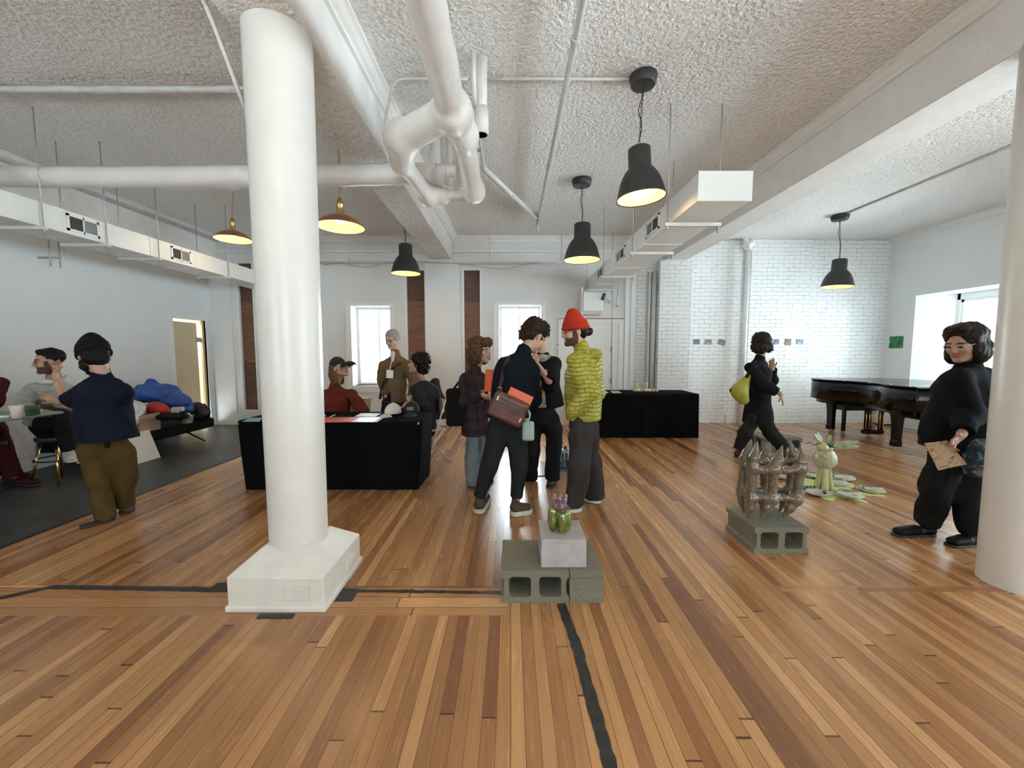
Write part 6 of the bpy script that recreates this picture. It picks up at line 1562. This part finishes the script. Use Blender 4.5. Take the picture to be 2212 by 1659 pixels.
t, J = person('curly chestnut-haired person in dark plaid coat and pale jeans, holding an orange folder',
    dict(head=(1040, 759, 4.28), neck=(1027, 797, 4.30), sa=(1006, 816, 4.18), sb=(1043, 814, 4.44), ea=(1001, 866, 4.16), eb=(1040, 868, 4.46), wa=(1044, 854, 4.10), wb=(1050, 856, 4.26),
         ha=(1022, 915, 4.20), hb=(1036, 915, 4.36), ka=(1020, 985, 4.22), kb=(1040, 985, 4.36), fa=(1022, 1037, 4.26), fb=(1048, 1030, 4.42)),
    (.88, -.46, -.06), skin=SK1, s=.94,
    top=dict(name='coat', mat=M_plaid, r=(.150, .128, .115), ls=1.38, sr=(.075, .072, .058), hem=(1027, 938, 4.28), sleeve=dict(a=.96, b=.96), collar=.01, fold=(.007, 15, 4)),
    pants=dict(mat=M_jean, r=(.090, .075, .078, .088), hem=-.03, nz=.007), hands=dict(a=((.6, -.2, -.2), (-.1, .6, .6), .9, -1), b=((.4, -.6, .0), (-.1, -.6, .6), .9, 1)))
for q, tp in (('fa', (1048, 1050)), ('fb', (1066, 1043))): shoe(t, J[q]-V3(0, 0, .03), V3(fl(*tp)), M_redsh, M_dsole, .044)
hair_mesh(t, J['C'], J['M'], .97, [((0, -.05, .045), (.112, .118, .105)), ((.078, -.035, -.04), (.055, .08, .10)), ((-.078, -.03, -.04), (.055, .08, .10)), ((0, -.10, -.04), (.10, .065, .11)), ((0, .055, .095), (.07, .05, .045))], [((0, .110, -.03), (.055, .07, .085))], M_hairc, (.008, 50, 3), curls=420)
def bag_open(root, name, c, h, M, mat, vox=.008, label=None, nz=(.006, 14, 2)):
    g = SDF(V3(c)-np.linalg.norm(h), V3(c)+np.linalg.norm(h), vox); g.box(c, h, M, min(h)*.8, 0); g.noise(*nz); return g.mesh(name, mat, root, 1)
M_tote = cloth('black canvas tote', (.009, .009, .010))
tb_ = V3(at(989, 880, 4.16)); bg_ = thing('tote_bag', 'black canvas tote bag hanging from the shoulder of the person in plaid', 'bag', tb_)
bag_open(bg_, 'pouch', tb_, (.125, .055, .20), np.stack([nrm((1, .45, 0)), nrm((-.45, 1, 0)), V3(0, 0, 1)], 1), M_tote)
strap_tube(bg_, 'strap', [tb_+V3(-.06, .0, .17), J['sa']+V3(-.005, .01, .075), J['sa']+V3(.03, -.05, .0)], M_tote, .012)
fo = V3(at(1056, 822, 4.10)); tag(MB().obox((0, 0, 0), (.045, .012, .115), Matrix.Rotation(.06, 3, 'Y') @ Matrix.Rotation(R(-40), 3, 'Z')).build('folder', M_red), 'orange folder held upright by the person in the plaid coat', 'folder').location = fo

# --- tall person, back to us, navy jacket, brown bag
M_nj = cloth('dark navy wool jacket', (.006, .009, .014), .95, b=.4, bs=120); M_bj = cloth('washed black jeans', (.016, .017, .019)); M_boot = cloth('brown suede boot', (.07, .048, .032), .8); M_crm = simple('cream rubber sole', (.50, .47, .36), .6)
M_leather = simple('brown leather', (.095, .026, .014), .38, var=.25, nscale=12, bstr=.3, bscale=90); M_zip = simple('brass zip', (.5, .42, .25), .3, .8)
t, J = person('person seen from behind bending forward in dark navy jacket and black jeans, chunky cream-soled boots',
    dict(head=(1153, 728, 3.68), neck=(1130, 762, 3.62), sa=(1088, 786, 3.56), sb=(1150, 800, 3.62), ea=(1080, 850, 3.58), eb=(1152, 862, 3.70), wa=(1130, 845, 3.80), wb=(1160, 845, 3.92),
         ha=(1078, 912, 3.55), hb=(1118, 914, 3.55), ka=(1058, 1005, 3.52), kb=(1122, 1005, 3.50), fa=(1036, 1070, 3.56), fb=(1116, 1072, 3.49)),
    (.62, .52, -.58), skin=SK1, s=1.05, lean_lat=(1, .1, -.15),
    top=dict(name='jacket', mat=M_nj, r=(.140, .135, .135), ls=1.25, sr=(.082, .078, .055), hem=(1094, 905, 3.55), sleeve=dict(a=.96, b=.96), collar=.015, fold=(.008, 13, 5)),
    pants=dict(mat=M_bj, r=(.118, .098, .072, .056), hem=.0, nz=.006), hands=dict(a=((.4, .6, .3), (0, 0, 1), .8, 1), b=((.3, .6, .4), (-1, 0, 0), .8, 1)))
shoe(t, J['fa']-V3(0, 0, .0), V3(fl(1052, 1082)), M_boot, M_crm, .056, 'boot', .03, .045)
shoe(t, J['fb']-V3(0, 0, .0), V3(fl(1150, 1108)), M_boot, M_crm, .056, 'boot', .03, .045)
hair_mesh(t, J['C'], J['M'], 1.05, [((0, -.035, .055), (.095, .11, .095)), ((0, .045, .105), (.068, .055, .05)), ((0, -.075, -.01), (.078, .055, .075))], [((0, .115, -.03), (.08, .08, .085)), ((.08, .03, -.05), (.05, .05, .05)), ((-.08, .03, -.05), (.05, .05, .05))], M_hairb, (.006, 55, 3), curls=170)
MB().obox(LL(J, -.06, -.04, .12, 1.05), (.004, .004, .022), Matrix(J['M'].tolist())).build('hair_clip', M_white, t)
# shoulder bag
bc = V3(at(1098, 884, 3.33)); an = R(-25)
Mb = Matrix.Rotation(-an, 3, 'Y')
bg_ = thing('shoulder_bag', 'brown leather shoulder bag with two zips slung behind the person in navy', 'bag', bc)
Mn = np.array(Mb)
g = SDF(bc-.26, bc+.26, .007); g.box(bc, (.155, .045, .115), Mn, .035, 0); g.noise(.004, 20, 2); pz_ = g.mesh('pouch', M_leather, bg_, 1)
for q, (dz_, w_) in enumerate(((.062, .14), (.028, .13), (-.0, .12))):
    c = bc+Mn @ V3(.0, -.048, dz_); MB().obox(c, (w_, .0035, .004), Mb).build('zip', M_black, bg_)
for c_ in ((-.12, -.054, .055), (.125, -.054, -.035)): MB().obox(bc+Mn @ V3(*c_), (.006, .004, .018), Mb).build('zip_pull', M_zip, bg_)
strap_tube(bg_, 'strap', [bc+Mn @ V3(-.135, -.0, .10), J['ea']+V3(-.005, -.125, .04), J['sa']+V3(.01, -.08, .055), J['sa']+V3(.05, -.0, .095)], M_strap, .016)
MB().tube([Vector(J['ea']+V3(.0, -.135, .05)+V3(math.cos(a*PI/5)*.016, 0, math.sin(a*PI/5)*.02)) for a in range(10)], .004, 8, closed=True).build('buckle', M_zip, bg_)
c = bc+Mn @ V3(.045, .012, .125); tag(MB().obox((0, 0, 0), (.105, .012, .055), Mb).build('folder', M_red), 'orange folder sticking out of the brown shoulder bag', 'folder').location = c
# water bottle hanging from it
bb_ = V3(at(1141, 931, 3.34)); M_bot = simple('pale sage bottle', (.27, .34, .30), .35)
bt = thing('water_bottle', 'flat pale sage water bottle hanging below the brown bag', 'bottle', bb_)
g = SDF(bb_-.11, bb_+.12, .005); g.box(bb_, (.052, .028, .085), None, .026, 0); g.mesh('body', M_bot, bt, 1)
MB().cyl(bb_+V3(-.01, 0, .08), bb_+V3(-.01, 0, .108), .017, 20).build('lid', M_bot, bt, bevel=.003)
MB().tube(arc([bb_+V3(-.03, 0, .09), bb_+V3(-.045, 0, .15), bb_+V3(-.01, 0, .19), bb_+V3(.02, 0, .15), bb_+V3(.005, 0, .095)], 5, .05), .0055, 8).build('loop', M_thin, bt)

# --- person facing us, black shirt open over a tie-dye tee, hand at the mouth
def mat_tie():
    m, t, b = nt('tie dye cotton'); v = coords(t); n = noise(t, v, 7, 3, .6, 1.5)
    t.links.new(ramp(t, n, [(.32, (.05, .06, .08)), (.45, (.30, .30, .26)), (.53, (.42, .36, .26)), (.62, (.42, .17, .03)), (.72, (.33, .32, .28))]), b.inputs['Base Color']); b.inputs['Roughness'].default_value = .9; return m
M_tie = mat_tie(); M_bshirt = cloth('black shirt', (.008, .008, .009))
t, J = person('person in open black shirt over tie-dyed tee facing the viewer, hand raised to the face',
    dict(head=(1165, 724, 4.34), neck=(1172, 764, 4.36), sa=(1138, 784, 4.38), sb=(1200, 782, 4.34), ea=(1140, 820, 4.42), eb=(1186, 822, 4.18), wa=(1146, 790, 4.10), wb=(1158, 783, 4.14),
         ha=(1156, 905, 4.40), hb=(1192, 905, 4.38), ka=(1150, 975, 4.38), kb=(1195, 975, 4.34), fa=(1146, 1030, 4.46), fb=(1193, 1030, 4.32)),
    (-.45, -.75, -.45), skin=SK1, s=1.02,
    top=dict(name='tee', mat=M_tie, r=(.122, .110, .110), ls=1.3, sr=(.062, .056, .045), hem=(1174, 878, 4.38), sleeve=dict(a=.35, b=.35)),
    pants=dict(mat=M_blackp, r=(.115, .10, .078, .080), hem=-.02, nz=.008, rise=.09), hands=dict(a=((.1, -.1, 1), (0, 1, .2), .8, 1), b=((-.25, .1, 1), (0, 1, 0), 1.0, 1)))
def shell(root, name, mat, J, r, hem, ls, sr, slv, gap_c, gap_r, seed=3, s=1.0):
    P = np.array([J[k] for k in ('sa', 'sb', 'ea', 'eb', 'wa', 'wb', 'neck', 'pel')]); g = SDF(P.min(0)-.22, P.max(0)+.16, .008)
    hem = pt(hem); lat = nrm(J['sb']-J['sa'])
    g.cap(hem, J['wst'], r[0], r[1], k=.04, lat=lat, ls=ls).cap(J['wst'], J['ch'], r[1], r[2], k=.05, lat=lat, ls=ls); g.cap(J['ch'], J['neck']-V3(0, 0, .03), r[2], .065, k=.06, lat=lat, ls=1.3); g.cap(J['sa'], J['sb'], .070, k=.05)
    for q in 'ab':
        a, e, w = J['s'+q], J['e'+q], J['w'+q]; k_ = slv[q]
        if k_ <= 1: g.cap(a, a+(e-a)*k_, sr[0], sr[1], k=.04)
        else: g.cap(a, e, sr[0], sr[1], k=.04).cap(e, e+(w-e)*(k_-1), sr[1], sr[1]*.9, k=.03)
    g.noise(.006, 17, seed); g.cut(hem, nrm(hem-J['wst']), 0)
    g.cap(gap_c[0], gap_c[1], gap_r[0], gap_r[1], k=.01, mode='sub')
    for q in 'ab':
        a, e = J['s'+q], J['e'+q]; k_ = slv[q]
        if k_ <= 1: ee = a+(e-a)*k_; dn = nrm(e-a); g.cut(ee+dn*.01, dn, 0, ee-.1+dn*.04, ee+.1+dn*.04)
    return g.mesh(name, mat, root, 1)
shell(t, 'open_shirt', M_bshirt, J, (.150, .135, .128), (1178, 882, 4.38), 1.38, (.076, .072), dict(a=1.0, b=1.0), (J['neck']+V3(-.02, -.17, -.05), pt((1167, 900, 4.20))), (.05, .10))
for q, tp in (('fa', (1128, 1037)), ('fb', (1186, 1056))): shoe(t, J[q]-V3(0, 0, .03), V3(fl(*tp)), M_black, M_dsole, .050)
hair_mesh(t, J['C'], J['M'], 1.02, [((0, -.025, .055), (.090, .105, .090)), ((0, .055, .09), (.07, .05, .045)), ((0, -.07, .0), (.08, .05, .07))], [((0, .115, -.03), (.075, .075, .09))], M_hairk, (.006, 70, 3), curls=60)

# --- person in red beanie and lime quilted jacket
def mat_quilt():
    m, t, b = nt('lime quilted nylon'); tc = N(t, 'ShaderNodeTexCoord'); sp = N(t, 'ShaderNodeSeparateXYZ'); t.links.new(tc.outputs['Object'], sp.inputs[0]); cb = N(t, 'ShaderNodeCombineXYZ'); t.links.new(M_(t, 'ADD', sp.outputs[0], M_(t, 'MULTIPLY', sp.outputs[1], .5)), cb.inputs[0]); t.links.new(M_(t, 'ADD', sp.outputs[2], M_(t, 'MULTIPLY', M_(t, 'SINE', M_(t, 'MULTIPLY', sp.outputs[0], 30)), .006)), cb.inputs[1])
    br = N(t, 'ShaderNodeTexBrick'); t.links.new(cb.outputs[0], br.inputs['Vector']); br.inputs['Scale'].default_value = 1; br.inputs['Brick Width'].default_value = .085; br.inputs['Row Height'].default_value = .036; br.inputs['Mortar Size'].default_value = .006; br.inputs['Mortar Smooth'].default_value = 1
    n = noise(t, tc.outputs['Object'], 9, 3)
    t.links.new(ramp(t, n, [(.3, (.27, .25, .018)), (.7, (.36, .34, .035))]), b.inputs['Base Color']); b.inputs['Roughness'].default_value = .5
    bump(t, b, M_(t, 'MULTIPLY', br.outputs['Fac'], -1), .8, .012); return m
M_quilt = mat_quilt(); M_rb = cloth('red knit', (.34, .030, .014), .95, b=.9, bs=60); M_dg = cloth('dark grey cotton trousers', (.038, .034, .034)); M_grsh = cloth('grey running shoe', (.16, .15, .15)); M_wsole = simple('off white sole', (.62, .58, .50), .6)
t, J = person('person in bright red beanie, glasses and lime quilted jacket, hands in pockets, in profile',
    dict(head=(1241, 717, 3.66), neck=(1258, 757, 3.66), sa=(1240, 778, 3.48), sb=(1282, 776, 3.82), ea=(1272, 848, 3.42), eb=(1288, 848, 3.84), wa=(1238, 888, 3.40), wb=(1246, 884, 3.72),
         ha=(1254, 915, 3.56), hb=(1264, 912, 3.74), ka=(1250, 1005, 3.52), kb=(1278, 1000, 3.76), fa=(1242, 1078, 3.58), fb=(1284, 1064, 3.80)),
    (-.97, -.18, -.10), skin=SK1, s=1.04, beard=True,
    top=dict(name='quilted_jacket', mat=M_quilt, r=(.150, .145, .135), ls=1.18, sr=(.088, .082, .062), hem=(1262, 906, 3.64), sleeve=dict(a=1.0, b=1.0), nocuff=True, collar=.03, fold=(.007, 22, 4),
             extra=[lambda g, J: g.ell(J['neck']+V3(.095, .02, -.035), (.095, .12, .065), None, .04), lambda g, J: g.cap(J['neck']+V3(.0, -.08, .0), J['neck']+V3(-.05, -.06, -.03), .035, .03, k=.03)]),
    pants=dict(mat=M_dg, r=(.128, .108, .092, .088), hem=-.035, nz=.009), hands=dict(a=None, b=None))
shoe(t, J['fa']-V3(0, 0, .035), V3(fl(1216, 1108)), M_grsh, M_wsole, .052, chunky=.035); shoe(t, J['fb']-V3(0, 0, .035), V3(fl(1262, 1080)), M_grsh, M_wsole, .052, chunky=.035)
hair_mesh(t, J['C'], J['M'], 1.04, [((0, -.05, .01), (.082, .065, .08)), ((0, -.125, -.01), (.04, .035, .035))], [FACE_SUB], M_hairk, (.004, 80, 2))
hair_mesh(t, J['C'], J['M'], 1.04, [((0, -.012, .055), (.094, .110, .075)), ((0, .0, .10), (.066, .075, .085)), ((0, .01, .165), (.03, .035, .03))], [], M_rb, (.003, 45, 2), name='beanie', cuts=[((0, 0, .01), (0, .0, -1))])
hair_mesh(t, J['C'], J['M'], 1.04, [((0, -.012, .035), (.103, .119, .040))], [], M_rb, (.0015, 60, 2), name='beanie_cuff', cuts=[((0, 0, .005), (0, 0, -1))])
glasses(t, J['C'], J['M'], 1.04)

# (pocket edge on the lime jacket)
# --- walking person in black with the yellow-green bag
M_blk = cloth('black wool coat', (.009, .009, .010)); M_rbs = cloth('reddish brown leather shoe', (.075, .022, .014), .5); M_ygb = simple('yellow green nylon', (.34, .33, .04), .55, var=.1, bstr=.4, bscale=25, bdist=.01)
t, J = person('person in long black coat striding to the side past the white brick wall',
    dict(head=(1651, 742, 5.45), neck=(1641, 774, 5.45), sa=(1618, 790, 5.34), sb=(1652, 788, 5.62), ea=(1650, 832, 5.22), eb=(1668, 822, 5.70), wa=(1686, 852, 5.16), wb=(1668, 795, 5.56),
         ha=(1634, 892, 5.40), hb=(1644, 892, 5.52), ka=(1612, 935, 5.40), kb=(1664, 935, 5.52), fa=(1597, 968, 5.46), fb=(1692, 966, 5.50)),
    (.92, .36, -.10), skin=SK2, s=1.0,
    top=dict(name='coat', mat=M_blk, r=(.190, .140, .122), ls=1.15, sr=(.078, .072, .056), hem=(1638, 912, 5.46), sleeve=dict(a=.88, b=.95), collar=.02, fold=(.008, 13, 4)),
    pants=dict(mat=M_bj, r=(.125, .105, .095, .082), hem=.0, nz=.009), hands=dict(a=((.45, .0, -1), (-.6, .6, 0), .45, -1), b=((0, .2, 1), (-.5, -.5, 0), .9, 1)))
shoe(t, J['fa']-V3(0, 0, .04), V3(fl(1616, 992)), M_rbs, M_dsole, .046); shoe(t, J['fb']-V3(0, 0, .04), V3(fl(1712, 985)), M_rbs, M_dsole, .046)
hair_mesh(t, J['C'], J['M'], 1.0, [((0, -.05, .04), (.108, .125, .108)), ((0, -.08, -.06), (.105, .080, .085)), ((.06, .0, -.05), (.04, .06, .06)), ((-.06, .0, -.05), (.04, .06, .06))], [((0, .112, -.03), (.056, .062, .09))], M_hairb, (.009, 45, 3), curls=120)
glasses(t, J['C'], J['M'])
yb_ = V3(at(1601, 842, 5.30)); bg_ = thing('sling_bag', 'yellow green nylon bag slung on the back of the striding person in black', 'bag', yb_)
Mq = np.array(Matrix.Rotation(.35, 3, 'Y')); g = SDF(yb_-.26, yb_+.26, .008); g.cap(yb_+V3(.10, .02, .19), yb_+V3(-.015, 0, -.03), .035, .105, k=.03); g.cap(yb_+V3(-.03, 0, .0), yb_+V3(.03, 0, -.13), .09, .07, k=.03); g.noise(.006, 18, 2); g.mesh('pouch', M_ygb, bg_, 1)
MB().tube([yb_+V3(-.11, 0, .02), yb_+V3(-.15, 0, .0), yb_+V3(-.14, 0, -.03)], .01, 8).build('tab', M_black, bg_)
strap_tube(bg_, 'strap', [yb_+V3(.05, -.02, .16), J['sa']+V3(.0, -.07, .05), J['sa']+V3(.06, -.03, .085)], M_blk, .018)

# --- person in black at the right, walking, holding a leaflet
M_bk2 = cloth('black soft jacket', (.0075, .0075, .009), .9); M_bt = cloth('black leather boot', (.012, .011, .011), .5)
t, J = person('person with shoulder-length dark hair and glasses in black jacket walking beside the right column',
    dict(head=(2082, 742, 3.02), neck=(2096, 790, 3.04), sa=(2066, 818, 2.92), sb=(2118, 812, 3.18), ea=(2092, 892, 2.88), eb=(2110, 885, 3.26), wa=(2076, 940, 2.74), wb=(2075, 930, 3.22),
         ha=(2062, 960, 2.98), hb=(2078, 958, 3.12), ka=(2022, 1055, 3.02), kb=(2090, 1055, 2.98), fa=(2003, 1128, 3.10), fb=(2098, 1150, 2.94)),
    (-.93, -.22, -.30), skin=SK2, s=1.06, base=(3.40, 3.0, 0),
    top=dict(name='jacket', mat=M_bk2, r=(.185, .185, .150), ls=1.10, sr=(.092, .088, .060), hem=(2058, 968, 3.05), sleeve=dict(a=.93, b=.93), collar=.03, fold=(.009, 13, 5), extra=[lambda g, J: g.cap(pt((2066, 830, 3.0)), pt((2024, 945, 3.0)), .08, .095, k=.09)]),
    pants=dict(mat=M_blackp, r=(.135, .110, .088, .070), hem=.0, nz=.010), hands=dict(a=((-.7, -.2, -.5), (0, -.9, -.3), .7, 1), b=((-.7, 0, -.6), (0, 1, 0), .6, 1)))
shoe(t, J['fa']+V3(0, 0, .0), V3(fl(1928, 1157)), M_bt, M_dsole, .050, 'boot', .12, .016); shoe(t, J['fb']-V3(0, 0, .0), V3(fl(2046, 1180)), M_bt, M_dsole, .050, 'boot', .12, .016)
hair_mesh(t, J['C'], J['M'], 1.08, [((0, -.035, .045), (.098, .112, .09)), ((.065, -.01, -.06), (.04, .055, .085)), ((-.065, -.02, -.06), (.04, .06, .085)), ((0, -.09, -.06), (.085, .05, .09)), ((0, .03, .11), (.06, .05, .03))], [((0, .105, -.01), (.068, .072, .095))], M_hairb, (.009, 50, 3))
glasses(t, J['C'], J['M'], 1.06, M_thin)
MB().obox(J['neck']+V3(-.16, -.08, -.09), (.012, .004, .016)).build('pendant', M_zip, t)
def mat_leaf():
    m, tt, b = nt('printed cream leaflet'); v = coords(tt); n = noise(tt, v, 22, 3, .6, 1); n2 = noise(tt, v, 4, 2)
    c = ramp(tt, n, [(.42, (.60, .50, .36)), (.55, (.55, .42, .28)), (.62, (.30, .16, .10))]); tt.links.new(mixc(tt, ramp(tt, n2, [(.55, 0.0), (.6, .8)]), c, (.42, .09, .06)), b.inputs['Base Color']); b.inputs['Roughness'].default_value = .5; return m
q = [at(1998, 958, 2.80), at(2048, 952, 2.74), at(2089, 1003, 2.76), at(2028, 1016, 2.82)]; d_ = Vector((.0, .006, 0))
tag(MB().add([*q, *[p+d_ for p in q]], [(0, 1, 2, 3), (7, 6, 5, 4), (0, 4, 5, 1), (1, 5, 6, 2), (2, 6, 7, 3), (3, 7, 4, 0)]).build('leaflet', mat_leaf(), origin=q[0]), 'printed cream and red leaflet held by the person beside the right column', 'leaflet')
def mat_bluebag():
    m, tt, b = nt('blue patterned cloth'); v = coords(tt); n = noise(tt, v, 14, 3, .6, 1.2); tt.links.new(ramp(tt, n, [(.4, (.012, .025, .05)), (.52, (.03, .10, .16)), (.62, (.35, .25, .18))]), b.inputs['Base Color']); b.inputs['Roughness'].default_value = .8; return m
c = V3(at(2112, 990, 2.86)); g = SDF(c-.24, c+.24, .007); g.ell(c, (.10, .12, .15), None, 0); g.noise(.010, 22, 3); o = g.mesh('patterned_bag', mat_bluebag(), None, 1); o.data.transform(Matrix.Translation(-Vector(c))); o.location = c
tag(o, 'dark blue patterned cloth bag at the hip of the person beside the right column', 'bag')
